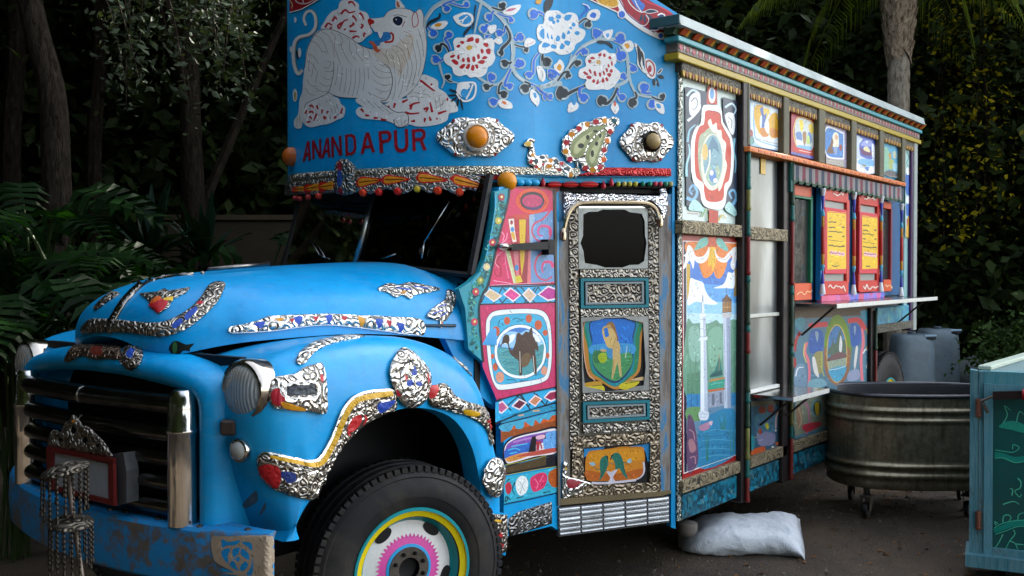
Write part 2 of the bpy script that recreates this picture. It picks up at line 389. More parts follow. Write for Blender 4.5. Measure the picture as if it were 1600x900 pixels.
def art(name, parent, surf, T, txt, off=.002, grid=14, relief=None, mats=None, rough=.42, smooth=False, daub=1.0):
    """lay shapes given in zoomed photo coordinates (T = x0, y0, scale) on a surface as ONE mesh, upper shapes cut out of lower ones"""
    x0, y0, sc = T
    sh = []
    for it in expand(parse(txt) if isinstance(txt, str) else txt):
        p = [(x0+x/sc, y0+y/sc) for x, y in it[1]]; sh.append((it[0], p))
        if daub and len(it) > 2 and it[0] != 'x' and not relief: sh += daubs(it[0], p, daub)
    sh = [(c, p if sum(p[i-1][0]*p[i][1]-p[i][0]*p[i-1][1] for i in range(len(p))) > 0 else p[::-1]) for c, p in sh if len(p) > 2]
    V, Fc = [], []
    for c, p in sh:
        o = len(V); V += [Vector(q) for q in p]; Fc.append(list(range(o, o+len(p))))
    nb = len(V)
    if grid:
        xs = [v.x for v in V]; ys = [v.y for v in V]
        gx = np.arange(min(xs)+grid*.37, max(xs), grid); gy = np.arange(min(ys)+grid*.41, max(ys), grid)
        for j, b in enumerate(gy):
            for a in gx: V.append(Vector((a+(grid*.5 if j % 2 else 0), b)))
    ov, oe, of, _, _, _ = geometry.delaunay_2d_cdt(V, [], Fc, 0, 1e-4, False)
    OV = np.array([v[:] for v in ov]); OF = np.array([f[:3] for f in of if len(f) == 3]); cen = OV[OF].mean(1); top = np.full(len(cen), -1)
    for k, (c, p) in enumerate(sh):                                  # painter's order: the uppermost shape round each triangle wins
        P = np.array(p); lo, hi = P.min(0), P.max(0)
        ix = np.nonzero((cen[:, 0] > lo[0]) & (cen[:, 0] < hi[0]) & (cen[:, 1] > lo[1]) & (cen[:, 1] < hi[1]))[0]
        if not len(ix): continue
        x, y = cen[ix, 0][:, None], cen[ix, 1][:, None]; Q = np.roll(P, -1, 0); dy = Q[:, 1]-P[:, 1]; dy = np.where(dy == 0, 1e-12, dy)
        ins = (((P[:, 1] > y) != (Q[:, 1] > y)) & (x < P[:, 0]+(y-P[:, 1])*(Q[:, 0]-P[:, 0])/dy)).sum(1) % 2 == 1
        top[ix[ins]] = k
    cols = []; fs = []; mi = []
    for f, k in zip(OF.tolist(), top.tolist()):
        if k < 0 or sh[k][0] == 'x': continue
        c = sh[k][0]
        if c not in cols: cols.append(c)
        fs.append(f); mi.append(cols.index(c))
    used = sorted({i for f in fs for i in f}); P3 = {}; hh = {}
    if relief:
        h, dw, amp, fr = relief
        cnt = {}
        for f in fs:
            for k in range(len(f)):
                e = tuple(sorted((f[k], f[(k+1) % len(f)]))); cnt[e] = cnt.get(e, 0)+1
        be = [e for e, n_ in cnt.items() if n_ == 1]
        A = np.array([ov[a][:] for a, b in be]); B = np.array([ov[b][:] for a, b in be]); D = B-A; LL = (D**2).sum(1)+1e-9
        bv = {i for e in be for i in e}
        for i in used:
            if i in bv: hh[i] = 0.0; continue
            p = np.array(ov[i][:]); t = np.clip(((p-A)*D).sum(1)/LL, 0, 1); d = np.sqrt(((A+D*t[:, None]-p)**2).sum(1).min())
            nz = noise.noise(Vector((p[0]*fr, p[1]*fr, 3.3)))
            hh[i] = .65*h*(1-(1-min(1, d/dw))**2) + amp*.5*(abs(math.sin(nz*7))-.5)*min(1, d/dw)
    for i in used:
        c, n = surf.hit(*ov[i])
        if c is not None: P3[i] = c + n*(off+hh.get(i, 0))
    ok = [(f, m) for f, m in zip(fs, mi) if all(i in P3 for i in f)]
    # drop faces that bridge a depth jump
    def good(f):
        for k in range(len(f)):
            a, b = f[k], f[(k+1) % len(f)]
            if (P3[a]-P3[b]).length > .02+ (Vector(ov[a])-Vector(ov[b])).length*.012: return False
        return True
    if isinstance(surf, Surf): ok = [(f, m) for f, m in ok if good(f)]
    idx = {}; VV = []
    for f, m in ok:
        for i in f:
            if i not in idx: idx[i] = len(VV); VV.append(P3[i])
    ff = [[idx[i] for i in f] for f, m in ok]
    if relief:                                                       # skirt down to the surface so that the piece has thickness
        cnt = {}
        for f in ff:
            for k in range(len(f)):
                e = (f[k], f[(k+1) % len(f)]); key = tuple(sorted(e)); cnt.setdefault(key, []).append(e)
    ml = [mats[c] if mats and c in mats else paint(c, rough) for c in cols]
    me = bpy.data.meshes.new(name); me.from_pydata([tuple(v) for v in VV], [], ff)
    for m in ml: me.materials.append(m)
    me.polygons.foreach_set('material_index', [m for f, m in ok])
    # face the camera
    bm = bmesh.new(); bm.from_mesh(me)
    flip = [f for f in bm.faces if f.normal.dot(CAM-f.calc_center_median()) < 0]
    bmesh.ops.reverse_faces(bm, faces=flip)
    if relief:
        bnd = [e for e in bm.edges if len(e.link_faces) == 1]
        bm.normal_update(); nm = {tuple(round(q, 5) for q in v.co): v.normal.copy() for v in bm.verts}
        r = bmesh.ops.extrude_edge_only(bm, edges=bnd); nv = [g for g in r['geom'] if isinstance(g, bmesh.types.BMVert)]
        for v in nv: v.co -= nm.get(tuple(round(q, 5) for q in v.co), Vector((0, -1, 0)))*(off+.004)
    bm.to_mesh(me); bm.free()
    if relief or smooth: me.polygons.foreach_set('use_smooth', [True]*len(me.polygons))
    me.update(); return link(name, me, parent)
# ================================================================ GROUND
YC, YB = 3.76, 2.65                     # truck centre line, near side of the box body
def Z(z): return CH+z
def ground_mat():
    b = NB('dark_asphalt'); co = b.co(1)
    n1 = b.noise(co, .9, 6, .6); n2 = b.noise(co, 55, 5, .7); v = b.vor(co, 110)
    c = b.ramp(n1, [(.3, '241d17'), (.52, '453b30'), (.72, '66563f')])
    c = b.mix(b.ramp(v, [(.05, (1, 1, 1)), (.32, (0, 0, 0))]), c, '7d7265'); c = b.mix(b.math('MULTIPLY', n2, .5), c, '231e19')
    b.bump(b.math('ADD', n2, b.math('MULTIPLY', v, .8)), .7, .012)
    return b.set(color=c, rough=.85, spec=.3)
gm = MB(); N = 24
gm.grid([[Vector((-60+i*7.0, -60+j*7.0, 0)) for j in range(N)] for i in range(N)])
tag(gm.build('ground', ground_mat()), kind='structure')

# ================================================================ TRUCK
TR = empty('painted_truck', (5.6, YC, 0), 'bright blue old truck covered in painted panels and stamped silver ornament, converted to a kiosk', 'truck')
SIDE = Plane((5, YB, 1), (0, -1, 0))
_du = Vector((math.cos(math.radians(-26.6)), math.sin(math.radians(-26.6)), 0))
DOORN = Vector((_du.y, -_du.x, 0)); DOORN = DOORN if DOORN.dot(Vector((0, -1, 0))) > 0 else -DOORN
DOOR = Plane((4.90, YB, 1), DOORN)
_d0 = DOOR.at(873, 600)
COWL = Plane(_d0, (-.055, -1, 0))

# ---- crown board (curved board over the cab)
cpl = [(4.90, 2.65), (4.55, 2.815), (4.2, 2.975), (3.98, 3.03), (3.82, 3.085), (3.62, 3.22), (3.49, 3.48), (3.45, 3.76), (3.485, 4.04), (3.55, 4.30), (3.615, 4.455), (3.75, 4.53), (4.0, 4.55), (4.3, 4.60), (4.6, 4.74), (4.9, 4.87)]
CP = spl(cpl, 5)
RB = [(440, 287), (452, 286), (465, 283), (520, 279), (565, 275.5), (707, 273.8), (901, 274.7), (1047, 278), (1100, 279)]
def rail_y(px): return float(np.interp(px, [a for a, b in RB], [b for a, b in RB]))
CROWN_S = []
_len = [0]
for a, b in zip(CP, CP[1:]): _len.append(_len[-1]+math.dist(a, b))
zb = []
for x, y in CP:
    p = Vector((x, y, 0)); d = Vector((x, y, 0)).dot(_A); px = 800+F*p.dot(RT)/d
    zb.append((424-rail_y(px)-13)/F*d)
for i in range(len(CP)):
    if CP[i][1] > 4.5: zb[i] = zb[[k for k in range(len(CP)) if CP[k][1] < 4.5][-1]]*.6+.48*.4
def ctop(s):
    L = _len[-1]; t = min(s, L-s); return 1.425+.42*t-.085*t*t
outer = []; inner = []
cen = Vector((4.9, YC, 0))
for i, (x, y) in enumerate(CP):
    a = CP[max(i-1, 0)]; b = CP[min(i+1, len(CP)-1)]; tg = Vector((b[0]-a[0], b[1]-a[1], 0)).normalized(); nn = Vector((-tg.y, tg.x, 0))
    if nn.dot(Vector((x, y, 0))-cen) < 0: nn = -nn
    zt = ctop(_len[i]); outer.append([Vector((x, y, Z(zb[i]+(zt-zb[i])*k/8))) for k in range(9)])
    inner.append([Vector((x, y, Z(zb[i]+(zt-zb[i])*k/8)))-nn*.05 for k in range(9)])
m = MB(); m.grid([o+i_[::-1]+[o[0]] for o, i_ in zip(outer, inner)])
for e in (0, -1):
    o, i_ = outer[e], inner[e]; m.add(o+i_, [(k, k+1, 10+k, 9+k) for k in range(8)])
CROWN = m.build('crown_board', body_blue(), TR, True)
m = MB(); m.grid([[Vector((x, y, Z(-.6))), Vector((x, y, Z(2.4)))] for x, y in CP])
_t = m.build('tmp', BLACK()); CR = Surf(_t); bpy.data.objects.remove(_t)
m = MB(); m.grid([[i_[0]-(o[0]-i_[0])*.12+Vector((0, 0, .004)), i_[2]-(o[2]-i_[2])*.12] for o, i_ in zip(outer, inner)]); m.build('crown_inner_black', BLACK(), TR)  # black strip puts the shade inside the crown board into colour
m = MB(); m.grid([[o[0].lerp(i_[0], .2)-Vector((0, 0, .003)), i_[0]-(o[0]-i_[0])*.1-Vector((0, 0, .003))] for o, i_ in zip(outer, inner)]); m.build('crown_bottom_black', BLACK(), TR)  # black strip under the bottom edge, standing for its shade
m = MB(); zc = Z(.455)
m.add([Vector((x, y, zc)) for x, y in CP], [tuple(range(len(CP)))]); m.build('cab_roof', BLACK(), TR)

# ---- box body core
BX0, BX1 = 4.90, 9.42
BZ0, BZ1 = -1.38, 1.36
core = MB()
core.box((BX0+.02, YB+.05, Z(-1.30)), (8.42, 2*YC-YB, Z(BZ1-.03)), bev=0)
core.box((8.42, YB+.05, Z(-.52)), (BX1-.02, 2*YC-YB, Z(BZ1-.03)), bev=0)
core.build('box_body', paint('3a3f40', .6, .2, .4), TR)
m = MB(); m.box((BX0-.14, YB-.02, Z(BZ1-.03)), (BX1+.1, 2*YC-YB+.12, Z(BZ1+.02))); m.build('roof', paint('9aa09e', .5), TR)
m = MB(); m.box((3.3, YC-.42, Z(-1.28)), (9.3, YC-.30, Z(-1.10))); m.box((3.3, YC+.30, Z(-1.28)), (9.3, YC+.42, Z(-1.10)))
m.box((2.4, YC-.45, Z(-1.2)), (3.3, YC+.45, Z(-.5))); m.tube([(2.98, YC-.8, .47), (2.98, YC+.8, .47)], .05); m.tube([(9.1, YC-.8, .5), (9.1, YC+.8, .5)], .07)
m.build('chassis', BLACK(), TR)

# ---- cab side (cowl) panel and interior
def cowlP(px, py, d=0): return COWL.moved(d).at(px, py)
cw = [(780, 292), (874, 292), (874, 830), (862, 822), (787, 840), (787, 640), (748, 550), (742, 500), (748, 450), (764, 400), (773, 345)]
V = [cowlP(*p) for p in cw]
m = MB(); m.prism(V, (0, .05, 0)); m.build('cowl_panel', body_blue(), TR)
# firewall, far cab wall, floor, seat back, rear wall: dark interior
m = MB()
m.box((3.60, 3.05, Z(-1.1)), (3.64, 4.47, Z(-.06)), bev=0)
m.box((3.60, 4.45, Z(-1.1)), (4.9, 4.49, Z(.02)), bev=0); m.box((4.25, 4.45, Z(.02)), (4.9, 4.49, Z(.6)), bev=0)
m.box((4.84, 2.75, Z(-1.2)), (4.88, 4.8, Z(.6)), bev=0); m.box((3.6, 3.05, Z(-1.2)), (4.88, 4.47, Z(-1.1)), bev=0)
m.box((4.45, 3.15, Z(-.9)), (4.6, 4.4, Z(.0)), bev=.03)
m.build('cab_interior', paint('1a1917', .7), TR)
m = MB(); c = Vector((3.98, 3.42, Z(-.02))); ax = Vector((-.75, 0, .66)).normalized(); u = Vector((0, 1, 0)); v = ax.cross(u)
m.tube([c+u*(.2*math.cos(a))+v*(.2*math.sin(a)) for a in [2*math.pi*i/28 for i in range(28)]], .013, 6, close=True)
for a in (0.5, 2.6, 4.7): m.tube([c, c+u*(.2*math.cos(a))+v*(.2*math.sin(a))], .01, 6)
m.tube([c, c-ax*.5], .02, 6); m.build('steering_wheel', BLACK(), TR, True)

# ---- windscreen
wb = [Vector((3.575, 3.055, Z(-.02))), Vector((3.50, YC, Z(.045))), Vector((3.575, 4.465, Z(-.02)))]
wt = [Vector((3.72, 3.055, Z(.47))), Vector((3.645, YC, Z(.47))), Vector((3.72, 4.465, Z(.47)))]
m = MB(); m.grid([wb[:2], wt[:2]]); m.grid([wb[1:], wt[1:]])
WS = m.build('windscreen', glass('glass_windscreen', (.05, .048, .042)), TR)
m = MB(); m.tube([wb[1]+Vector((-.012, 0, 0)), wt[1]+Vector((-.012, 0, 0))], .016, 6); m.build('divider', metal('grey_trim', '9fa6a8', .3), WS, True)
fr = MB()
fr.tube([wb[2], wt[2]], .012, 6); fr.tube([wb[0]+Vector((0, .0, 0)), wt[0]], .022, 6); fr.tube([wb[0], wb[1], wb[2]], .016, 6)
fr.build('rubber_seal', paint('101012', .5), WS, True)

# ---- hood
hv = [0, .05, .1, .18, .28, .4, .6, .8, 1.0]
RG = [(2.105, -.262), (2.125, -.195), (2.17, -.125), (2.26, -.07), (2.38, -.035), (2.52, -.011), (2.94, .021), (3.3, .040), (3.62, .054)]
SG = [(2.145, .235, -.328), (2.165, .315, -.330), (2.20, .375, -.325), (2.25, .42, -.312), (2.35, .475, -.292), (2.5, .54, -.277), (2.9, .635, -.268), (3.3, .70, -.302), (3.62, .735, -.34)]
RGs = spl(RG, 4); SGs = spl(SG, 4); rows = []
NT = 14
for i, (r, s) in enumerate(zip(RGs, SGs)):
    f = i/(len(RGs)-1); ex = 2.0+.55*min(1, f*4); row = []
    for k in range(-NT, NT+1):
        t = abs(k)/NT*math.pi/2; so_ = math.sin(t)**(2/ex); co_ = max(0, math.cos(t))**(2/ex)
        x = s[0]+(r[0]-s[0])*co_; row.append(Vector((x, YC-math.copysign(1, k)*s[1]*so_ if k else YC, Z(s[2]+(r[1]-s[2])*co_))))
    rows.append(row)
cap0 = [Vector((p.x+.06, p.y+(YC-p.y)*.12, p.z-.02)) for p in rows[0]]
cap1 = [Vector((p.x+.25, p.y+(YC-p.y)*.25, p.z)) for p in cap0]
m = MB(); m.grid([cap1, cap0]+rows)
HOOD = m.build('hood', body_blue(), TR, True, 50); HS = Surf(HOOD)
# cowl top between hood and windscreen
m = MB(); m.grid([[Vector((3.60, p.y, p.z-.012)) for p in rows[-1]], [Vector((3.72, YC+(p.y-YC)*1.02, p.z-.02)) for p in rows[-1]]])
m.build('scuttle', body_blue(), TR, True)

# ---- fenders: rolled profile with rounded outer edge and a wheel arch
FY = 2.80
FP = Plane((3, FY, 1), (0, -1, 0))
prof = [(2.285, -.985), (2.235, -.85), (2.19, -.70), (2.168, -.56), (2.175, -.45), (2.215, -.372), (2.29, -.318), (2.42, -.283), (2.60, -.265), (2.80, -.264), (3.00, -.283), (3.18, -.335), (3.32, -.405), (3.415, -.51), (3.475, -.64), (3.505, -.80), (3.51, -.95), (3.512, -1.10)]
arch_px = [(446, 846), (478, 790), (490, 775), (500, 752), (513, 728), (530, 700), (550, 678), (575, 660), (605, 645), (640, 637), (675, 640), (704, 652), (724, 674), (738, 702), (746, 735), (751, 770), (753, 800), (756, 842)]
prs = spl(prof, 4); ars = spl([(FP.at(*p).x, FP.at(*p).z-CH) for p in arch_px], 4)
def fender(sign, parent):
    rows = []
    def Y(off): return YC-sign*off
    cx, cz = 2.86, -.95
    for off, dip, sh in ((.40, .035, 0), (.52, .018, 0), (.64, .006, 0), (.74, .001, 0), (.82, 0, 0)):
        rows.append([Vector((x, Y(off), Z(z-dip*min(1, max(0, (z+.95)/.4))))) for x, z in prs])
    for k in range(1, 7):
        a = k/6*math.pi/2; off = .82+.14*math.sin(a); sh = .14*(1-math.cos(a)); row = []
        for j, (x, z) in enumerate(prs):
            a_, b_ = prs[max(j-1, 0)], prs[min(j+1, len(prs)-1)]; t = Vector((b_[0]-a_[0], 0, b_[1]-a_[1])).normalized(); n = Vector((t.z, 0, -t.x))
            if n.dot(Vector((cx-x, 0, cz-z))) < 0: n = -n
            fade = min(1, max(.25, (z+1.0)/.3))
            row.append(Vector((x+n.x*sh*fade, Y(off), Z(z+n.z*sh*fade))))
        rows.append(row)
    last = rows[-1]
    ar = [Vector((x, Y(.962), Z(z))) for x, z in ars]
    for k in range(1, 5): rows.append([p.lerp(q, k/4)+Vector((0, -sign*.008*math.sin(k/4*math.pi), 0)) for p, q in zip(last, ar)])
    rows.append([p+Vector((0, sign*.02, -.004)) for p in ar]); rows.append([p+Vector((0, sign*.09, 0)) for p in ar])
    m = MB(); m.grid(rows); return m.build('front_fender', body_blue(), parent, True, 60)
FEN = fender(1, TR); FEN2 = fender(-1, TR); FS = Surf(FEN)
m = MB(); m.grid([[Vector((x, y, Z(z))) for x, z in prs] for y in (YC-.44, YC-.43)])      # inner wheel-house walls
m.build('wheel_house', BLACK(), TR)
m = MB()
m.box((2.3, YC-.52, Z(-1.1)), (3.6, YC-.46, Z(-.33)), bev=0); m.box((2.3, YC+.46, Z(-1.1)), (3.6, YC+.52, Z(-.33)), bev=0)
m.box((3.42, YC-.72, Z(-1.1)), (3.47, YC+.72, Z(-.5)), bev=0); m.build('inner_guard', BLACK(), TR)

# ---- grille shell
oo = [(.735, -1.0), (.738, -.7), (.738, -.52), (.725, -.44), (.68, -.385), (.58, -.352), (.42, -.325), (.2, -.305), (0, -.30)]
ii = [(.635, -1.0), (.635, -.75), (.635, -.55), (.632, -.50), (.615, -.468), (.56, -.448), (.42, -.43), (.2, -.412), (0, -.408)]
oo = oo+[(-a, b) for a, b in oo[-2::-1]]; ii = ii+[(-a, b) for a, b in ii[-2::-1]]
oo = spl(oo, 3); ii = spl(ii, 3)
def bow(off): return .055*(off/.74)**2
rows = []
for f, x in ((0, 2.30), (0, 2.20), (.06, 2.13), (.2, 2.085), (.45, 2.06), (.75, 2.062), (.95, 2.08), (1.0, 2.10), (1.0, 2.2)):
    rows.append([Vector((x+bow(a+(c-a)*f), YC-(a+(c-a)*f), Z(b+(d-b)*f))) for (a, b), (c, d) in zip(oo, ii)])
m = MB(); m.grid(rows); SHELL = m.build('grille_shell', body_blue(), TR, True, 60); SS = Surf(SHELL)
m = MB(); m.box((2.24, YC-.72, Z(-1.05)), (2.27, YC+.72, Z(-.32)), bev=0); m.build('radiator', BLACK(), TR)
m = MB(); m.box((2.2, YC-.40, Z(-.42)), (3.5, YC+.40, Z(-.37)), bev=0); m.build('latch_plate', BLACK(), TR)
for z, r in ((-.495, .040), (-.603, .036), (-.695, .034), (-.785, .034), (-.875, .034)):
    m = MB(); rws = []
    for k in range(13):
        off = -.60+1.2*k/12; x = 2.045+bow(off)*1.1
        rws.append([Vector((x-math.cos(a)*r*1.0, YC-off, Z(z)+math.sin(a)*r)) for a in [(-100+200*j/8)*math.pi/180 for j in range(9)]])
    m.grid(rws); m.build('grille_bar', DKCHROME(), TR, True)
    e = MB(); e.lathe((2.045, YC+.015, Z(z)), (0, 1, 0), [(r*.5, 0), (r+.004, .002), (r+.004, .012), (r*.5, .014)], 16); e.build('bar_clip', CHROME(), TR, True)
for s in (1, -1):
    m = MB(); y = YC-s*.588; x = 2.085
    m.lathe((x, y, Z(-.93)), (0, 0, 1), [(.0, 0), (.056, .0), (.056, .20), (.056, .335), (.060, .34), (.060, .352), (.056, .357), (.054, .43), (.05, .47), (.035, .495), (0, .50)], 24)
    m.build('grille_post', CHROME(), TR, True)

# ---- headlights and parking lights
def headlight(s):
    c = Vector((2.238, YC-s*.808, Z(-.432))); ax = Vector((-1, -.06*s, 0)).normalized()
    m = MB(); m.lathe(c, ax, [(.095, -.10), (.112, -.03), (.116, .02), (.115, .05), (.109, .062), (.101, .064), (.097, .056), (.096, .03)], 32); b = m.build('headlight', metal('bezel', 'b9b2a6', .14, bumpk=.02, dirt=.12), TR, True)
    m = MB(); m.lathe(c, ax, [(.099, .050), (.087, .068), (.06, .081), (.03, .087), (0, .089)], 32); m.build('lens', lens_mat(), b, True)
    m = MB(); m.lathe(c, ax, [(.094, .05), (.08, .035), (.05, .022), (0, .018)], 28); m.build('reflector', metal('reflector', 'e8e0c8', .18, bumpk=.25, scale=25), b, True)
    m = MB(); m.lathe(c, ax, [(.0, .02), (.018, .02), (.02, .035), (.012, .05), (0, .052)], 12); m.build('bulb', paint('c8a468', .2), b, True)
    c2 = FS.at(379, 703) if s == 1 else Vector((2.19, YC+.80, Z(-.66)))
    m = MB(); m.lathe(c2, (-1, -.15*s, 0), [(.042, -.02), (.045, .012), (.042, .022), (.034, .024)], 20); pb = m.build('parking_light', CHROME(), TR, True)
    m = MB(); m.lathe(c2, (-1, -.15*s, 0), [(.035, .02), (.028, .034), (.015, .042), (0, .044)], 20); m.build('lens', paint('8d8f8a', .15), pb, True)
headlight(1); headlight(-1)

# ---- bumper
bp = spl([(2.175, 2.80), (2.10, 2.96), (2.03, 3.2), (1.98, 3.5), (1.965, 3.76), (1.98, 4.02), (2.03, 4.32), (2.10, 4.56), (2.20, 4.75)], 4)
rows = []
bt, bb = -.925, -1.135
for x, y in bp:
    dp = .13-.10*max(0, (abs(y-YC)-.7)/.29)
    rows.append([Vector((x+dp, y, Z(bt+.004))), Vector((x+.012, y, Z(bt))), Vector((x, y, Z(bt-.012))), Vector((x-.006, y, Z((bt+bb)/2))), Vector((x, y, Z(bb+.012))), Vector((x+.012, y, Z(bb))), Vector((x+.03, y, Z(bb))), Vector((x+.03, y, Z(bt-.02)))])
m = MB(); m.grid(rows, closeu=True)
for r in (rows[0], rows[-1]): m.add(r, [(0, 1, 2, 3, 4, 5, 6, 7)])
def bumper_mat():
    b = NB('bumper_worn'); co = b.co(1)
    n = b.noise(co, 5.5, 8, .72, .5); geo = b.n('NewGeometry'); sz = b.n('SeparateXYZ', i_0=geo.outputs['Normal'])
    n2 = b.noise(co, 26, 7, .7)
    worn = b.ramp(b.math('ADD', b.math('MULTIPLY', n, .6), b.math('MULTIPLY', n2, .4)), [(.47, (0, 0, 0)), (.56, (1, 1, 1))])
    wt_ = b.ramp(n2, [(.56, (0, 0, 0)), (.62, (1, 1, 1))])
    top = b.ramp(sz.outputs[2], [(.55, (0, 0, 0)), (.7, (1, 1, 1))])
    wn = b.mix(top, worn, wt_)
    c = b.mix(wn, '1180bd', b.ramp(n2, [(.3, '4a453e'), (.7, '6d655a')])); b.bump(n2, .12, .004)
    return b.set(color=c, rough=.5)
BUMP = m.build('bumper', bumper_mat(), TR, True, 40); BS = Surf(BUMP)
for k, (px, py) in enumerate(((172, 797), (197, 800), (247, 811), (312, 823), (387, 828), (100, 775))):
    h = BS.at(px, py)
    if h: MB().lathe(h, (0, 0, 1), [(.012, 0), (.012, .004), (.006, .008), (0, .008)], 8).build('bolt', IRON(), BUMP, True)

# ---- wheels
def wheel(center, steer, s, colours=True, R=.47, W=.24, name='front_wheel'):
    ax = Vector((math.sin(steer)*-1*0, -s, 0)); ax = Matrix.Rotation(steer, 3, 'Z') @ Vector((0, -s, 0)); c = Vector(center)
    w = W/2; r0 = .262
    m = MB()
    pr = [(r0, -w*.9), (r0+.05, -w*1.0), (R-.07, -w*1.02), (R-.02, -w*.86), (R, -w*.72), (R, -w*.62)]
    pr = pr+[(R-.012, -w*.58), (R-.012, -w*.5), (R, -w*.46), (R, -w*.1), (R-.012, -w*.06), (R-.012, w*.06), (R, w*.1), (R, w*.46), (R-.012, w*.5), (R-.012, w*.58)]
    pr += [(R, w*.62), (R, w*.72), (R-.02, w*.88), (R-.04, w*.95), (R-.045, w*.93), (R-.07, w*1.0), (R-.12, w*1.06), (R-.125, w*1.05), (r0+.06, w*1.05), (r0+.05, w*1.03), (r0+.012, w*.98), (r0, w*.9), (r0-.004, w*.7)]
    m.lathe(c, ax, pr, 72)
    u = Vector((0, 0, 1)); v = ax.cross(u)
    for k in range(76):                                              # shoulder lugs
        a = 2*math.pi*k/76; d = u*math.cos(a)+v*math.sin(a); t = ax.cross(d)
        for sd in (1, -1): m.obox(c+d*(R-.010)+ax*(sd*w*.79), (d, t, ax), (.012, .0125, w*.13), bev=.002)
    T_ = m.build(name, RUBBER(), TR, True, 35)
    # rim in painted rings
    ring = [(r0+.006, w*.96, 'blk'), (r0+.004, w*1.0, 'teal'), (r0-.008, w*1.0, 'teal'), (r0-.010, w*.93, 'yel'), (r0-.034, w*.86, 'yel'), (r0-.038, w*.80, 'blk'), (r0-.045, w*.62, 'teal'), (r0-.060, w*.45, 'teal'), (.165, w*.50, 'wht'), (.135, w*.55, 'wht'), (.134, w*.552, 'pnk'), (.105, w*.58, 'pnk'), (.104, w*.60, 'cy'), (.092, w*.62, 'cy'), (.090, w*.64, 'iron'), (.048, w*.64, 'iron'), (.046, w*.4, 'blk'), (0, w*.35, 'blk')]
    pal = {'blk': paint('0b0b0c', .5), 'teal': paint('12868c', .4), 'yel': paint('d8c20f', .4), 'wht': paint('dcd9d4', .4), 'pnk': paint('d34f9d', .4), 'cy': paint('1f94cc', .4), 'iron': IRON()}
    cs = list(pal); m = MB(); n = 80
    prf = [(r, z) for r, z, _ in ring]
    m.lathe(c, ax, prf, n, mi=lambda i: cs.index(ring[i+1 if i+1 < len(ring) else i][2]))
    rim = m.build('rim', [pal[k] for k in cs], T_, True, 30)
    m = MB()                                                         # zigzag edge of the pink star
    for k in range(48):
        a0, a1, a2 = [2*math.pi*(k+q)/48 for q in (0, .5, 1)]
        P = lambda a, r: c+(u*math.cos(a)+v*math.sin(a))*r+ax*(w*.556)
        m.add([P(a0, .132), P(a1, .150), P(a2, .132)], [(0, 1, 2)])
    m.build('star_edge', pal['pnk'], T_)
    for k in range(5):                                               # hand holes
        a = 2*math.pi*(k+.5)/5+.0; d = u*math.cos(a)+v*math.sin(a); t = ax.cross(d); q = c+d*.188+ax*(w*.505)
        pts = [q+d*(.024*math.sin(b))+t*(.042*math.cos(b)) for b in [2*math.pi*i/18 for i in range(18)]]
        MB().prism(pts, ax*-.02).build('hand_hole', pal['blk'], T_)
    for k in range(8):
        a = 2*math.pi*(k+.5)/8; d = u*math.cos(a)+v*math.sin(a)
        MB().lathe(c+d*.069+ax*(w*.62), ax, [(.009, 0), (.009, .012), (.005, .018), (0, .018)], 6).build('lug_nut', pal['blk'], T_)
    return T_
ST = math.radians(-21)
WC = Vector((2.983, 2.834, .47)); _ax = Matrix.Rotation(ST, 3, 'Z') @ Vector((0, -1, 0))
wheel(WC-_ax*.126-RT*.02, ST, 1, R=.437)
wheel((2.95, YC+.80, .47), ST, -1)
for s in (1, -1): wheel((9.1, YC-s*.86, .50), 0, s, R=.50, name='rear_wheel')
# ================================================================ VEGETATION
def Pd(px, py, d):
    r = ray(px, py); return CAM + r*(d/r.dot(_A))
def leaf_mat(key, a, b_, trans=.25, rough=.5):
    if key in MATS: return MATS[key]
    b = NB(key); t = b.t; geo = b.n('NewGeometry')
    c = b.ramp(geo.outputs['Random Per Island'], [(0, a), (1, b_)])
    b.set(color=c, rough=rough, spec=.07)
    tr = b.n('BsdfTranslucent'); b.l(b.mix(1.0, c, 'e8f08a', 'MULTIPLY'), tr.inputs[0])
    mx = b.n('MixShader'); mx.inputs[0].default_value = trans; b.l(b.b.outputs[0], mx.inputs[1]); b.l(tr.outputs[0], mx.inputs[2]); b.l(mx.outputs[0], b.out.inputs[0])
    MATS[key] = b.m; return b.m
def bark(key='bark', h='29231c', d='0f0c09'):
    if key in MATS: return MATS[key]
    b = NB(key); n = b.noise(b.co((9, 9, 2.2)), 3, 7, .7, .5); c = b.ramp(n, [(.35, d), (.6, h), (.8, '463e35')])
    b.bump(n, .9, .04); MATS[key] = b.set(color=c, rough=.95, spec=.05); return MATS[key]
rng = np.random.default_rng(5)
def leaves(name, C, L, W, mat, parent=None, droop=.3, jit=.35):
    """C: (n,3) leaf positions; one folded four-point leaf at each"""
    n = len(C); C = np.asarray(C)
    d = rng.normal(size=(n, 3)); d[:, 2] = d[:, 2]*.6-droop; d /= np.linalg.norm(d, axis=1)[:, None]
    e = rng.normal(size=(n, 3)); s = np.cross(d, e); s /= np.linalg.norm(s, axis=1)[:, None]; nn = np.cross(s, d)
    k = (1+jit*rng.normal(size=(n, 1))).clip(.45, 1.8); l = L*k; ww = W*k
    V = np.empty((n, 4, 3)); V[:, 0] = C; V[:, 1] = C+d*l*.45+s*ww*.5+nn*ww*.18; V[:, 2] = C+d*l; V[:, 3] = C+d*l*.45-s*ww*.5+nn*ww*.18
    me = bpy.data.meshes.new(name); me.vertices.add(4*n); me.vertices.foreach_set('co', V.reshape(-1))
    b = (np.arange(n)*4)[:, None]; tri = np.concatenate([b+np.array([[0, 1, 2]]), b+np.array([[0, 2, 3]])], 1).reshape(-1)
    me.loops.add(6*n); me.loops.foreach_set('vertex_index', tri.astype(np.int32)); me.polygons.add(2*n)
    me.polygons.foreach_set('loop_start', np.arange(2*n, dtype=np.int32)*3); me.materials.append(mat); me.update(); me.validate()
    return link(name, me, parent)
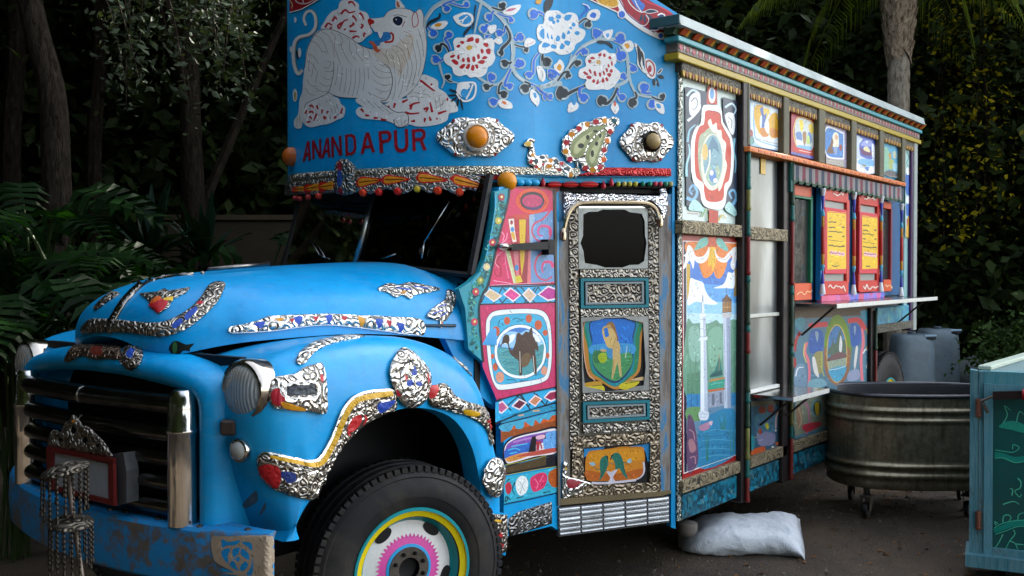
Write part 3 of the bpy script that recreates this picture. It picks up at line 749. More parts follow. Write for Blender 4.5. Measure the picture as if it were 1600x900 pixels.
def clumps(cen, rad, n, k=40, spread=.5, shell=.55):
    """leaf positions in clumps scattered through an ellipsoid (uneven, with gaps)"""
    q = rng.normal(size=(k, 3)); q /= np.linalg.norm(q, axis=1)[:, None]; r = shell+(1-shell)*rng.random((k, 1)); cc = q*r*np.array(rad)
    idx = rng.integers(0, k, n); sz = (.5+rng.random(k))*spread
    return np.array(cen)+cc[idx]+rng.normal(size=(n, 3))*sz[idx][:, None]*np.array([1, 1, .7])
LEAF = leaf_mat('leaf_dark', '141d0c', '2a3618'); LEAFG = leaf_mat('leaf_grey', '1e2619', '434d3a', .15); LEAF_SUNLIT = leaf_mat('leaf_sunlit_yellow', '3a4a10', 'a8961c', .55)
def tree(cen, rad, base, n, label, leaf=(.13, .06), mat=None, k=50, spread=.55, r0=.16, name='tree', group='trees around the truck'):
    t = empty(name, (base[0], base[1], 0), label, 'tree', group)
    cen = Vector(cen); b = Vector((base[0], base[1], -.05)); m = MB()
    top = cen+Vector((0, 0, rad[2]*.3)); mid = b.lerp(top, .5)+Vector((random.uniform(-.3, .3), random.uniform(-.3, .3), 0))
    tr = [Vector(p) for p in spl([b[:], b.lerp(mid, .5)[:], mid[:], top[:]], 6)]
    m.tube(tr, [r0*(1.25-.95*i/(len(tr)-1)) for i in range(len(tr))], 9)
    for i in range(9):
        p = tr[random.randint(len(tr)//3, len(tr)-2)]; q = cen+Vector((random.uniform(-.75, .75)*rad[0], random.uniform(-.75, .75)*rad[1], random.uniform(-.5, .6)*rad[2]))
        br = spl([p[:], (p.lerp(q, .5)+Vector((0, 0, .3)))[:], q[:]], 5); m.tube(br, [r0*.4*(1-.85*j/(len(br)-1)) for j in range(len(br))], 6)
    m.build('trunk', bark(), t, True)
    leaves('crown', clumps(cen, rad, n, k, spread), leaf[0], leaf[1], mat or LEAF, t); return t
# far wood that closes the view, too dense to tell trees apart
def ring(n, a0, a1, r0, r1, h0, h1):
    a = np.radians(a0+(a1-a0)*rng.random(n)); r = r0+(r1-r0)*rng.random(n); z = h0+(h1-h0)*rng.random(n)
    z += .8*np.sin(a*17)+.5*np.sin(r*3+a*31)
    return np.stack([np.cos(a)*r, np.sin(a)*r, np.abs(z)], 1)
wood = np.concatenate([ring(165000, -8, 40, 17, 25, 0, 12), ring(230000, 38, 105, 12.5, 20, 0, 13), ring(70000, 100, 170, 8, 14, 0, 10), ring(60000, 168, 238, 8.5, 13, 0, 9)])  # the last two arcs lie out of view, added to darken the truck front
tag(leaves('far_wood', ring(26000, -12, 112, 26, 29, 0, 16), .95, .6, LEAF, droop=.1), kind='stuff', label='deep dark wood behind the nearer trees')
tag(leaves('far_wood', wood, .24, .13, LEAF), kind='stuff', label='dense dark wood closing the view behind the truck, with unseen arcs added for shade')
# trees standing behind and beside the truck
TREES = [((2.3, 9.6, 6.6), (3.2, 2.6, 2.6), (2.0, 9.9), 9000, 'broad dark tree standing behind the hood of the truck, left of the crown board'),
 ((6.2, 9.2, 7.0), (3.4, 2.4, 2.6), (6.4, 9.4), 9000, 'dark tree rising directly behind the crown board of the truck'),
 ((-.6, 8.6, 5.8), (2.6, 2.2, 2.4), (-.9, 8.7), 7000, 'dark tree at the left edge beyond the front bumper'),
 ((14.6, 8.8, 6.8), (3.2, 2.8, 3.0), (14.8, 9.2), 9000, 'dark tree behind the rear end of the truck'),
 ((18.5, 5.0, 6.2), (2.6, 3.0, 3.4), (18.5, 5.4), 9000, 'dense dark tree at the right edge, beyond the palm'),
 ((-4.2, 5.2, 5.0), (2.4, 2.6, 2.4), (-4.6, 5.4), 7000, 'dark tree standing out in front of the truck, past the bumper')]
TREES += [((9.4, 6.5, 5.7), (1.7, 1.4, 1.2), (9.2, 7.6), 7000, 'added tree whose unseen crown above the truck roof blocks sun from the left plants'),  # crowns added to keep sun and sky off the plants and truck front
 ((-4.6, .4, 4.4), (2.6, 2.4, 2.4), (-5.4, .4), 11000, 'added unseen tree out to the left, ahead of the truck and nearest the camera, blocking sky'),
 ((-5.6, 2.8, 3.0), (2.2, 2.4, 2.2), (-5.8, 2.6), 9000, 'added unseen low-crowned tree facing the grille of the truck, darkening it'),
 ((-3.2, 6.6, 3.2), (2.2, 2.0, 2.2), (-3.4, 6.8), 8000, 'added unseen low-crowned tree ahead of the far headlight, blocking sky'),
 ((-2.2, 3.4, 4.9), (2.2, 2.2, 1.7), (-3.2, 3.6), 9000, 'added unseen tree shading the front bumper from beyond the left edge of the view'),
 ((1.2, 7.2, 5.6), (2.2, 1.9, 1.5), (.2, 8.6), 8000, 'tree added to shade the large-leaved plants left of the hood')]
SKY_BLOCKERS = [((-5.2, -2.4, 5.2), (2.8, 2.8, 3.2), (-5.6, -2.4), 9000, 'added unseen tree left of the camera, blocking sky'),  # dense unseen trees put in to cut skylight from the left
 ((-4.2, -5.6, 5.6), (3.0, 3.0, 3.4), (-4.4, -5.8), 9000, 'added unseen tree behind the camera on the left, blocking sky'),
 ((-1.4, -8.6, 6.2), (3.2, 2.8, 3.4), (-1.4, -8.8), 9000, 'added unseen tree straight behind the camera, blocking sky'),
 ((-7.5, .8, 6.5), (3.0, 3.4, 3.6), (-7.8, .8), 9000, 'tallest added tree, unseen far out ahead of the truck, blocking sky')]
for c, r, b_, n, lb in SKY_BLOCKERS: tree(c, r, b_, n, lb, (.30, .16), k=70, spread=.7)
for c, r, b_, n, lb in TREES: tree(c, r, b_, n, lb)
# grey-green oak leaning over the roof from behind
t = tree((10.0, 7.2, 4.6), (2.4, 1.3, 1.2), (9.8, 8.4), 6500, 'grey-green leafy branches hanging over the truck roof from a tree behind it', (.075, .034), LEAFG, 70, .26, .13)
# left: slim leaning trunk with drooping twiggy branches
t = empty('tree', Pd(92, 715, 9.2), 'slim leaning trunk with thin drooping leafy twigs at the upper left', 'tree', 'trees around the truck'); t.location.z = 0
tp = [Pd(100, 700, 9.2), Pd(92, 420, 9.2), Pd(88, 280, 9.2), Pd(82, 150, 9.2), Pd(55, 40, 9.2), Pd(38, -60, 9.2), Pd(40, -240, 9.3)]; tp[0].z = -.05
tp = [Vector(p) for p in spl([p[:] for p in tp], 5)]
m = MB(); m.tube(tp, [.155-.002*i for i in range(len(tp))], 12)
tw = []; lf = []
def twig(a, b, sag, r=.008):
    q = spl([a[:], (a.lerp(b, .4)+Vector((0, 0, sag)))[:], (a.lerp(b, .75)+Vector((0, 0, sag*.7)))[:], b[:]], 6); m.tube(q, [r*(1-.7*i/(len(q)-1)) for i in range(len(q))], 5); return q
lim = twig(Pd(40, -120, 9.2), Pd(330, -60, 8.2), .25, .06); lim2 = twig(Pd(60, -40, 9.2), Pd(200, -30, 8.0), .2, .04)
for i in range(17):
    x0 = random.uniform(150, 370); x1 = x0+random.uniform(-45, 70); y1 = random.uniform(60, 200)-abs(x1-270)*.25; d = random.uniform(7.4, 8.8)
    q = twig(Pd(x0, random.uniform(-60, -10), d), Pd(min(x1, 385), y1, d-.3), .12, .009)
    for p in q[4:]:
        for j in range(5): lf.append((Vector(p)+Vector((random.gauss(0, .09), random.gauss(0, .09), random.gauss(0, .09))))[:])
for i in range(420): lf.append(Pd(random.gauss(275, 62), random.gauss(35, 52), random.uniform(7.3, 8.8))[:])
m.build('trunk', bark('bark_pale', '3a332b', '16120e'), t, True)
leaves('crown', np.array(lf), .062, .030, LEAFG, t)
for px, d, r, y1, lb in ((150, 11.5, .09, 180, 'thin straight trunk just right of the leaning trunk, deep in shade'), (172, 12.5, .07, 200, 'thinnest dark trunk at the upper left, behind the twigs'), (20, 11, .11, 300, 'dark trunk at the far left edge behind the leaning trunk')):
    t = empty('tree', Pd(px, 600, d), lb, 'tree', 'trees around the truck'); t.location.z = 0
    p0 = Pd(px, 600, d); p0.z = -.05; m = MB(); m.tube(spl([p0[:], Pd(px-4, 250, d)[:], Pd(px+5, 60, d)[:], Pd(px-6, -330, d)[:]], 5), [r*(1.1-.02*i) for i in range(16)], 9); m.build('trunk', bark(), t, True)
    leaves('crown', clumps(Pd(px, -330, d), (1.5, 1.5, 1.0), 2200, 25, .4), .12, .06, LEAF, t)
# palm beyond the roof
pb = Pd(1402, 424, 14.0); t = empty('palm_tree', (pb.x, pb.y, 0), 'palm with a pale ringed trunk and a rough boot-covered top behind the truck roof', 'palm')
m = MB(); prof_ = [(.24, -.05), (.2, .4), (.165, 2), (.155, 3.2), (.15, 4.05), (.19, 4.15)]
pr2 = []
for i in range(60):
    z = 4.85*i/59; r = np.interp(z, [0, .4, 2, 4.1], [.24, .19, .165, .15])+.006*math.sin(z*42); pr2.append((r, z))
m.lathe((pb.x, pb.y, 0), (0, 0, 1), pr2, 18); m.build('trunk', bark('palm_bark', '8a8172', '4a4238'), t, True)
m = MB()
m.lathe((pb.x, pb.y, 0), (0, 0, 1), [(.13, 4.65), (.16, 5.0), (.22, 5.5), (.26, 6.1), (.2, 6.6), (.05, 6.8)], 14)
for i in range(90):
    z = 4.72+2.0*i/90; a = i*2.39996; r = np.interp(z, [4.7, 5.3, 6.1, 6.7], [.145, .2, .27, .2]); d = Vector((math.cos(a), math.sin(a), 0)); c = Vector((pb.x, pb.y, z))+d*r; s_ = Vector((-d.y, d.x, 0))
    m.add([c-s_*.09, c+s_*.09, c+s_*.05+d*.06+Vector((0, 0, .22)), c-s_*.05+d*.06+Vector((0, 0, .22)), c+d*.03+Vector((0, 0, -.12))], [(0, 1, 2, 3), (0, 4, 1)])
m.build('boots', bark('palm_boots', '8c7c68', '2e241b'), t, True)
PALM = leaf_mat('palm_leaf', '46581a', '7f8e30', .55)
for k in range(16):
    a = 2*math.pi*k/16+.2; el = random.uniform(-.1, .8); d = Vector((math.cos(a), math.sin(a), 0)); s_ = Vector((-d.y, d.x, 0)); o = Vector((pb.x, pb.y, 6.4)); m = MB(); L = 2.3
    pts = [o+d*(L*q*math.cos(el*(1-q)))+Vector((0, 0, L*(.55*el*q*2-.85*q*q))) for q in [i/14 for i in range(15)]]
    m.tube(pts, [.025*(1-.9*i/14) for i in range(15)], 4)
    for i in range(1, 60):
        q = i/60*14; j = int(q); p = pts[j].lerp(pts[min(j+1, 14)], q-j)
        for sg in (1, -1):
            l = .75*math.sin(math.pi*min(1, (i+8)/70))*random.uniform(.8, 1.1); tip = p+s_*(sg*l*.5)+d*(l*.25)+Vector((0, 0, -l*.85)); mid = p+s_*(sg*l*.4)+d*(l*.1)+Vector((0, 0, -l*.2))
            m.add([p, mid+d*.014, tip, mid-d*.014], [(0, 1, 2, 3)])
    m.build('frond', PALM, t)
# vine curtain right of the palm, sunlight painted into its yellow leaves
for px, y0, y1, d, n, lb in ((1505, 60, 330, 15.5, 900, 'vine with sunlit yellow painted into its leaves, in the dark wood right of the truck'), (1568, -30, 250, 16.2, 800, 'small-leaved vine hanging at the top right corner')):
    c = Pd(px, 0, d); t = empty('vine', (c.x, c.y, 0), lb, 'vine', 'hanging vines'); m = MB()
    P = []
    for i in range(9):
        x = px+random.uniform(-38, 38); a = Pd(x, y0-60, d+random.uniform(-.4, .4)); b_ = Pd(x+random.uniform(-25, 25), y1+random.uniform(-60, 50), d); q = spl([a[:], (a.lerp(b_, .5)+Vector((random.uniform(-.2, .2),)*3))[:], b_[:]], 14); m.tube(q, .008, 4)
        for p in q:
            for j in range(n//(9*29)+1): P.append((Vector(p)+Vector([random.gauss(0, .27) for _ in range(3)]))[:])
    m.build('stem', bark(), t); leaves('foliage', np.array(P), .085, .05, LEAF_SUNLIT, t)
# low shrubs right of the truck
for px, d, r, n, lb in ((1470, 17.5, (1.3, .9, .7), 4200, 'low dark shrub behind the two grey barrels'), (1580, 16.8, (1.1, .8, .62), 4200, 'low dark shrub above the steel tub, right of the barrels'), (1640, 12.6, (1.0, .8, .6), 3800, 'low dark shrub behind the teal cart'), (1575, 17, (1.6, 1.2, 1.3), 4800, 'taller dark shrub at the right edge behind the low ones')):
    c = Pd(px, 424, d); t = empty('shrub', (c.x, c.y, 0), lb, 'shrub', 'shrubs right of the truck'); m = MB()
    for i in range(10):
        a = random.uniform(0, 6.28); m.tube([(c.x, c.y, -.02), (c.x+math.cos(a)*r[0]*.3, c.y+math.sin(a)*r[1]*.3, r[2]*.7), (c.x+math.cos(a)*r[0]*.7, c.y+math.sin(a)*r[1]*.7, r[2]*1.2)], [.02, .014, .005], 5)
    m.build('stem', bark(), t)
    P = clumps((c.x, c.y, r[2]*.85), r, n, 45, .22, .5); P[:, 2] = np.abs(P[:, 2]); leaves('foliage', P, .085, .045, leaf_mat('leaf_shrub', '1c2c14', '40552a'), t)
# large-lobed plants and strap-leaved plants left of the hood
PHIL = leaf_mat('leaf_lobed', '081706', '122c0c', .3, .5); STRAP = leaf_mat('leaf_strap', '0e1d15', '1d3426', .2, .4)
def lobed_leaf(m, base, d, up, L):
    d = d.normalized(); s_ = d.cross(up).normalized(); n = s_.cross(d).normalized(); rib = []
    for i in range(9): q = i/8; rib.append(base+d*(L*q)+n*(-.32*L*q*q))
    m.add([rib[i]+s_*(.03*L*(1-i/9)) for i in range(9)]+[rib[i]-s_*(.03*L*(1-i/9)) for i in range(9)], [(i, i+1, 10+i, 9+i) for i in range(8)])
    for i in range(0, 8):
        l = L*(.50-.035*i)*(.75 if i == 0 else 1); ang = math.radians(95-9*i)
        for sg in (1, -1):
            dd = (d*math.cos(ang)+s_*(sg*math.sin(ang))).normalized(); p = rib[i]; w_ = d*(L*.055)
            tip = p+dd*l-n*(.25*l); mid = p+dd*(l*.55)+n*(.03*l)
            m.add([p-w_, mid-w_*1.15, tip, mid+w_*1.15, p+w_], [(0, 1, 2, 3, 4)])
def lobed_plant(px, py, d, n, L, lb, spread=80):
    c = Pd(px, py, d); t = empty('lobed_plant', (c.x, c.y, 0), lb, 'plant', 'large-leaved plants left of the hood'); st = MB()
    toc = (CAM-c); toc.z = 0; toc.normalize()
    for i in range(n):
        e = Pd(px+random.gauss(0, spread), py+random.gauss(0, spread*.75), d+random.uniform(-.5, .5)); e.z = max(.25, e.z)
        q = [(c.x+random.gauss(0, .05), c.y+random.gauss(0, .05), -.02), ((c.x+e.x)/2, (c.y+e.y)/2, e.z*.75), e[:]]
        st.tube(spl(q, 4), .011, 5)
        o = Vector((e.x-c.x, e.y-c.y, 0)); o = o+toc*.25+Vector((random.gauss(0, .25), random.gauss(0, .25), random.uniform(-.35, .15)))
        m = MB(); lobed_leaf(m, e, o, Vector((0, 0, 1))+toc*.5, L*random.uniform(.7, 1.15)); m.build('leaf', PHIL, t)
    st.build('stem', paint('2a3a18', .6), t)
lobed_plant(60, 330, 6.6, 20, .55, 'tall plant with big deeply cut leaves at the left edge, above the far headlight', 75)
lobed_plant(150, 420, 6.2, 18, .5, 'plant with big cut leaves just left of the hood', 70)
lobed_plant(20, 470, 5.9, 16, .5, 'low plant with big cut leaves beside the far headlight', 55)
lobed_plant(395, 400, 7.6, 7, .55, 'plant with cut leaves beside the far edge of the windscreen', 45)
def strap_plant(px, py, d, n, L, lb):
    c = Pd(px, py, d); t = empty('strap_plant', (c.x, c.y, 0), lb, 'plant', 'strap-leaved plants behind the hood')
    z0 = c.z; st = MB(); st.tube([(c.x, c.y, -.02), (c.x, c.y, z0)], .05, 7); st.build('stem', bark(), t)
    for i in range(n):
        a = random.uniform(0, 6.28); el = random.uniform(.5, 1.45); d_ = Vector((math.cos(a)*math.cos(el), math.sin(a)*math.cos(el), math.sin(el))); s_ = d_.cross(Vector((0, 0, 1))).normalized(); l = L*random.uniform(.7, 1.15); row = []
        for k in range(8):
            q = k/7; p = Vector((c.x, c.y, z0))+d_*(l*q)+Vector((0, 0, -.22*l*q*q*math.cos(el)*2)); w_ = .033*math.sin(math.pi*(.12+.88*q))+.004; row.append([p-s_*w_+Vector((0, 0, .01)), p, p+s_*w_+Vector((0, 0, .01))])
        m = MB(); m.grid(row); m.build('leaf', STRAP, t)
strap_plant(235, 410, 7.2, 26, .62, 'strap-leaved plant with tall pointed leaves behind the hood')
strap_plant(320, 415, 7.6, 22, .6, 'strap-leaved plant next to the low wall, behind the hood')
# low wall far left
a, b_ = Pd(250, 345, 11.5), Pd(520, 346, 11.5); t = empty('wall', (a.x, a.y, 0), 'low brown rendered wall in the shade behind the windscreen', 'wall')
dv = (b_-a); dv.z = 0; L = dv.length; dv.normalize(); nv = Vector((-dv.y, dv.x, 0)); m = MB(); m.obox((a+b_)/2*1-Vector((0, 0, a.z/2)), (dv, nv, _Z), (L/2, .1, a.z/2)); m.build('body', paint('2f2719', .85, .3, .5), t)
m = MB(); m.obox(Vector(((a.x+b_.x)/2, (a.y+b_.y)/2, a.z+.031)), (dv, nv, _Z), (L/2+.03, .14, .03)); m.build('coping', paint('3a3022', .85, .3, .4), t)
# ================================================================ BOX SIDE
def SP(px, py, d=0): return SIDE.moved(d).at(px, py)
def bar(name, pl, yt, yb, pr, d, mat, parent=TR, th=.05, bev=.004):
    a, b, c = SP(pl, yt, d), SP(pl, yb, d), SP(pr, yt, d)
    m = MB(); m.box((a.x, YB-d, b.z), (c.x, YB-d+th, a.z), bev=bev); return m.build(name, mat, parent)
CARV = carved('carved_strip', '8f8264', '17130d', 22); CARVG = carved('carved_grey', '6f6c60', '1a1814', 30)
WOOD = paint('55523f', .6, .3, .4); DARKP = paint('221c1c', .5, .3, .3)
# cornice
a = SP(1064, 21, .10); b_ = SP(1064, 38, .10); xr = SP(1446, 180, .10).x
m = MB(); m.prism([(a.x, YB-.085, a.z), (a.x, YB-.10, b_.z), (a.x, YB, b_.z), (a.x, YB, a.z)], (xr-a.x, 0, 0)); m.build('fascia', paint('98a3a0', .45, .2, .4), TR)
m = MB(); m.box((a.x-.012, YB-.095, b_.z+.003), (a.x-.002, YB+.3, a.z-.002)); m.build('fascia_end', paint('27565c', .5, .2, .3), TR)
zd0, zd1 = SP(1064, 38.5, .07).z, SP(1062, 54, .05).z; x0 = a.x+.03; x1 = SP(1440, 195, .05).x
m = MB(); m.prism([(x0, YB-.06, zd0), (x0, YB-.035, zd1), (x0, YB+.02, zd1), (x0, YB+.02, zd0)], (x1-x0, 0, 0)); m.build('cove', paint('2f4a34', .5, .3, .3), TR)
dm = None; n = 31
for k in range(n):
    x = x0+.05+(x1-x0-.12)*k/(n-1)
    if dm is None:
        m = MB(); m.prism([(0, -.092, zd0-.003), (0, -.05, zd1+.004), (0, -.02, zd1+.004), (0, -.02, zd0-.003)], (.058, 0, 0)); m.prism([(.059, -.092, zd0-.003), (.059, -.05, zd1+.004), (.059, -.02, zd1+.004), (.059, -.02, zd0-.003)], (.026, 0, 0), 1)
        dm = m.build('dentil', [paint('a6431c', .5, .3, .2), paint('c08a1e', .5, .2, .2)], TR)
        o = dm
    else: o = dm.copy(); COL.objects.link(o)
    o.location = (x, YB, 0)
for o in [o for o in COL.objects if o.name.startswith('dentil')]: o.matrix_parent_inverse = Matrix.Translation(-Vector(TR.location))
def longbar(name, yt, yb, d, mat, px0=1060, th=.09, xa=None, xb=None):
    p, q = SP(px0, yt, d), SP(px0, yb, d); m = MB(); m.box((xa or p.x, YB-d, q.z), (xb or x1, YB-d+th, p.z), bev=.005); return m.build(name, mat, TR)
longbar('teal_moulding', 54, 63, .058, paint('3f8f98', .4, .15, .1))
fb = longbar('leaf_frieze', 63.5, 81, .035, paint('77706a', .55, .3, .3))
longbar('yellow_moulding', 81, 92, .05, paint('a08a1c', .4, .2, .2))
p, q = SP(1060, 64.5, .038), SP(1060, 80, .038); m = MB(); h = p.z-q.z; xx = p.x+.03; k = 0
while xx < x1-.06:
    wv = .034; zc = (p.z+q.z)/2; y = YB-.038
    m.add([(xx, y, zc-h*.4), (xx+wv*.9, y, zc-h*.02), (xx+wv*.2, y, zc+h*.42), (xx-wv*.7, y, zc+h*.05)], [(0, 1, 2, 3)], k % 3 if k % 3 < 2 else 0)
    m.add([(xx+wv, y-.001, zc-h*.35), (xx+wv*1.5, y-.001, zc+h*.1), (xx+wv*.9, y-.001, zc+h*.35)], [(0, 1, 2)], 2)
    xx += .075; k += 1
m.build('painted_leaves', [paint('9c3a44'), paint('7d2630'), paint('a9a79a')], fb)
# bays with carved valance and fringe
BAYS = [(1067, 1160), (1169, 1224), (1233, 1279), (1289, 1330), (1338, 1374), (1381, 1409), (1414, 1428)]
zt, zm, zbt = SP(1066, 92, .03).z, SP(1066, 110.5, .03).z, SP(1066, 120, .03).z
FRG = [paint('a8862c', .55), paint('7a4a20', .55)]
for l, r in BAYS:
    xa, xb = SP(l-1, 130, .03).x, SP(r+1, 130, .03).x
    m = MB(); m.box((xa, YB-.03, zm), (xb, YB+.02, zt)); v = m.build('valance', CARVG, TR)
    m = MB(); nn = max(2, int((xb-xa)/.036)); st = (xb-xa)/nn
    for k in range(nn):
        x = xa+st*k; m.prism([(x+.002, YB-.032, zm+.004), (x+st-.002, YB-.032, zm+.004), (x+st*.82, YB-.032, zm-(zm-zbt)*.6), (x+st*.5, YB-.032, zbt), (x+st*.18, YB-.032, zm-(zm-zbt)*.6)], (0, .012, 0), k % 2)
    m.build('fringe', FRG, v)
# posts
ZB = SP(1067, 811).z
def vpost(name, l, r, zt_, zb_, d, mat, th=.08):
    m = MB(); m.box((SP(l, 400, d).x, YB-d, zb_), (SP(r, 400, d).x, YB-d+th, zt_), bev=.006); return m.build(name, mat, TR)
zrail = SP(1172, 228, .05).z
vpost('corner_post', 1060.5, 1066, zt+.0, ZB, .008, repousse('grey_tin', 'a0a49a', 60, amt=.4), .012)
m = MB(); m.box((4.895, YB-.003, ZB), (SP(1060.3, 400).x, YB+.08, zt), bev=0); m.build('teal_edge', paint('143f52', .5, .2, .3), TR)
for l, r in ((1224, 1233), (1279, 1289), (1330, 1338), (1374, 1381), (1409, 1414)): vpost('small_post', l, r, zt-.002, zrail, .045, WOOD)
vpost('end_post', 1428, 1433, zt, SP(1428, 515).z, .035, paint('8d9490', .5, .2, .3))
vpost('end_edge', 1423.5, 1426, zm, SP(1428, 515).z, .025, paint('3d1f4a', .5, .2, .3))
RED, GRN, TEA, YEL = paint('6e1f1a', .5, .3, .5), paint('26402e', .5, .4, .6), paint('1f5f58', .5, .4, .5), paint('6f7038', .5, .4, .4)
def colonnette(l, r, zt_, zb_, seq, d):
    x0_, x1_ = SP(l, 400, d).x, SP(r, 400, d).x; c = (x0_+x1_)/2; R = min(.016, (x1_-x0_)*.36)
    mats = [RED, GRN, TEA, YEL]; m = MB(); L = zt_-zb_; z = zt_
    for mi_, fr_ in seq:
        z2 = z-L*fr_
        m.lathe((c, YB-d, 0), (0, 0, 1), [(R*.72, z2), (R*1.05, z2+.008), (R*1.05, z2+.022), (R*.85, z2+.03), (R*.8, (z+z2)/2), (R*.85, z-.004), (R*.6, z)], 10, mi_); z = z2
    m.build('colonnette', mats, TR, True, 50)
z1 = SP(1166, 128).z
vpost('bay_post', 1160.5, 1168, zt-.002, ZB-.03, .045, DARKP); vpost('bay_post', 1224.5, 1236.5, zrail-.005, ZB-.02, .035, DARKP); vpost('bay_post', 1362, 1368, SP(1362, 480).z, ZB, .035, DARKP)
vpost('wood_facing', 1168.2, 1171.5, zt-.003, zrail, .05, WOOD, .06)
colonnette(1166, 1172.5, zrail-.01, ZB-.03, [(2, .12), (3, .06), (2, .07), (0, .11), (2, .02), (1, .12), (2, .02), (0, .06), (1, .11), (2, .03), (1, .07), (3, .09), (2, .05), (0, .07)], .06)
colonnette(1235, 1240.5, zrail-.03, ZB-.01, [(1, .14), (2, .05), (0, .20), (2, .03), (1, .16), (2, .03), (1, .14), (3, .08), (2, .04), (0, .13)], .05)
colonnette(1367, 1371, SP(1367, 484).z, ZB, [(1, .3), (0, .3), (1, .4)], .05)
# rail over the windows
rl = bar('rail', 1172, 228, 236.3, 1416, .085, paint('c9773a', .45, .2, .15), th=.11)
ra, rb = SP(1172, 229.5, .087), SP(1172, 235, .087)
for k in range(40):
    x = ra.x+.03+k*.092
    if x > SP(1414, 280, .087).x: break
    MB().box((x, YB-.088, rb.z+.004), (x+.06, YB-.084, ra.z-.006), bev=0).build('rail_inlay', paint('b3431c' if k % 2 else 'd05f26'), rl)
# carved strips, red bands and skirt
zc0, zc1 = (344, 365)
bar('carved_strip', 1067, zc0, zc1, 1162, .04, CARV); bar('carved_strip', 1173.5, 354.2, 374, 1231, .04, CARV)
for l, r in ((1068, 1163), (1173.5, 1230), (1240.5, 1363)):
    a, b_, c_, e_ = SP(1068, 752, .035).z, SP(1068, 771.5, .035).z, SP(1068, 774, .01).z, ZB
    m = MB(); m.box((SP(l, 700, .035).x, YB-.035, b_), (SP(r, 700, .035).x, YB+.02, a)); m.build('carved_strip', CARV, TR)
    m = MB(); m.box((SP(l-1, 700, .01).x, YB-.01, e_), (SP(r+1, 700, .01).x, YB+.05, c_)); m.build('skirt', mottle('mosaic_teal', [(0, '0b2730'), (.3, '0f3d4c'), (.45, '14607a'), (.6, '1b86a0'), (.75, '0d3a48'), (.92, '7fb0b0')], 30, 42, .35), TR)
# steel and frosted panes in the second bay
def steel_mat():
    b = NB('frosted_steel'); n = b.noise(b.co((1.6, 1.6, .7)), 1.5, 4, .5, .4); n2 = b.noise(b.co(1), 90, 3)
    c = b.ramp(n, [(.3, '454a4a'), (.5, '646a6a'), (.7, '8c9293')]); b.bump(n2, .05, .002)  # broad grey variation in the colour imitates soft reflections
    return b.set(color=c, rough=b.math('ADD', b.math('MULTIPLY', n, .25), .2), metal=.7)
STEEL = steel_mat()
bar('steel_pane', 1172, 237, 355, 1226, -.012, STEEL, th=.02); bar('steel_pane', 1172, 374, 492, 1226, -.012, STEEL, th=.02); bar('steel_pane', 1172, 497, 612, 1226, -.012, STEEL, th=.02)
bar('glazing_bar', 1172, 491.5, 497.5, 1225, .006, paint('b5b6ac', .35)); bar('glazing_bar', 1173, 610, 616, 1224, .012, paint('d0d0c8', .35))
tg_ = bar('yellow_tag', 1189, 247, 271.5, 1196.5, -.005, paint('c9a234', .4), th=.004)
# fold-down shelves
def shelf(bl, fl, fr_):
    a = SP(*bl); d = 0
    for _ in range(40):
        p = proj((a.x, YB-d, a.z))
        if p[0] >= fl[0]: break
        d += .01
    lo, hi = a.x, a.x+4
    for _ in range(30):
        mid = (lo+hi)/2
        if proj((mid, YB-d, a.z))[0] < fr_[0]: lo = mid
        else: hi = mid
    m = MB(); m.box((a.x, YB-d, a.z-.022), (lo, YB-.01, a.z), bev=.003); s = m.build('shelf', metal('shelf_steel', 'a9a9a5', .2, bumpk=.04, dirt=.2), TR)
    m = MB(); m.box((a.x-.003, YB-d-.004, a.z-.028), (lo+.003, YB-d, a.z+.002), bev=.001); m.build('lip', paint('cfcfc6', .3), s)
    for x in (a.x+.12, lo-.12): MB().tube([(x, YB-d*.8, a.z-.024), (x, YB-.012, a.z-d*.75)], .008, 6).build('strut', IRON(), s)
shelf((1173, 616), (1239, 622), (1295, 604)); shelf((1240, 474), (1305, 483), (1464, 465))
m = MB()
# window group
WX = mottle('dummy_paint', [(0, '000000'), (1, '000000')])
JAMB = paint('0f4f7c', .5, .15, .1); ORG = paint('c2481a', .45, .2, .15); RD = paint('b8281c', .42, .2, .1); GREY = paint('8f928c', .4)
DG = metal('dark_pane', '2a3336', .12, .4, .02)
bar('window_recess', 1240, 286, 471, 1412, -.03, JAMB, th=.015)
def win(l, r, yt, yb, d, hd, bt, fcol, gl):
    """l..r in px, y's measured at l; hd / bt: header and bottom panel heights (px)"""
    x = bar('window', l, yt, yb, r, d-.02, gl, th=.012)
    bar('header', l, yt, yt+hd, r, d, fcol, x, .03); bar('bottom_panel', l, yb-bt, yb, r, d, fcol, x, .03); return x
w1 = win(1242, 1268.5, 288, 470, -.006, 17, 27, ORG, DG)
bar('frame', 1267.5, 306, 443, 1270.5, -.002, paint('1f6a4c', .45), w1, .03); bar('frame', 1242, 304.5, 308.5, 1270, 0, paint('1f6a4c', .45), w1, .03)
w2 = win(1288, 1326, 294, 461.5, .03, 18, 22, RD, GREY); bar('jamb', 1323.5, 312, 442, 1328, .032, RD, w2, .05); bar('jamb', 1286.5, 300, 459, 1289.5, .032, RD, w2, .05)
w3 = win(1343.5, 1373.5, 303, 457, .03, 16, 18.5, RD, GREY); bar('jamb', 1371.5, 318, 440, 1375.5, .032, RD, w3, .05); bar('jamb', 1342.5, 306, 455, 1345, .032, RD, w3, .05)
w4 = win(1381, 1393, 314.5, 455.5, -.006, 11, 18.5, ORG, DG); bar('frame', 1392.5, 326, 438, 1394.5, -.002, paint('7a2430', .45), w4, .03)
bar('sill_band', 1284, 462, 472, 1382, .036, mottle('sill_mix', [(.3, 'b0305e'), (.48, 'c64a7c'), (.52, '3a4fae'), (.62, '4a62c0'), (.75, 'c04a86')], 9, 8), th=.04)
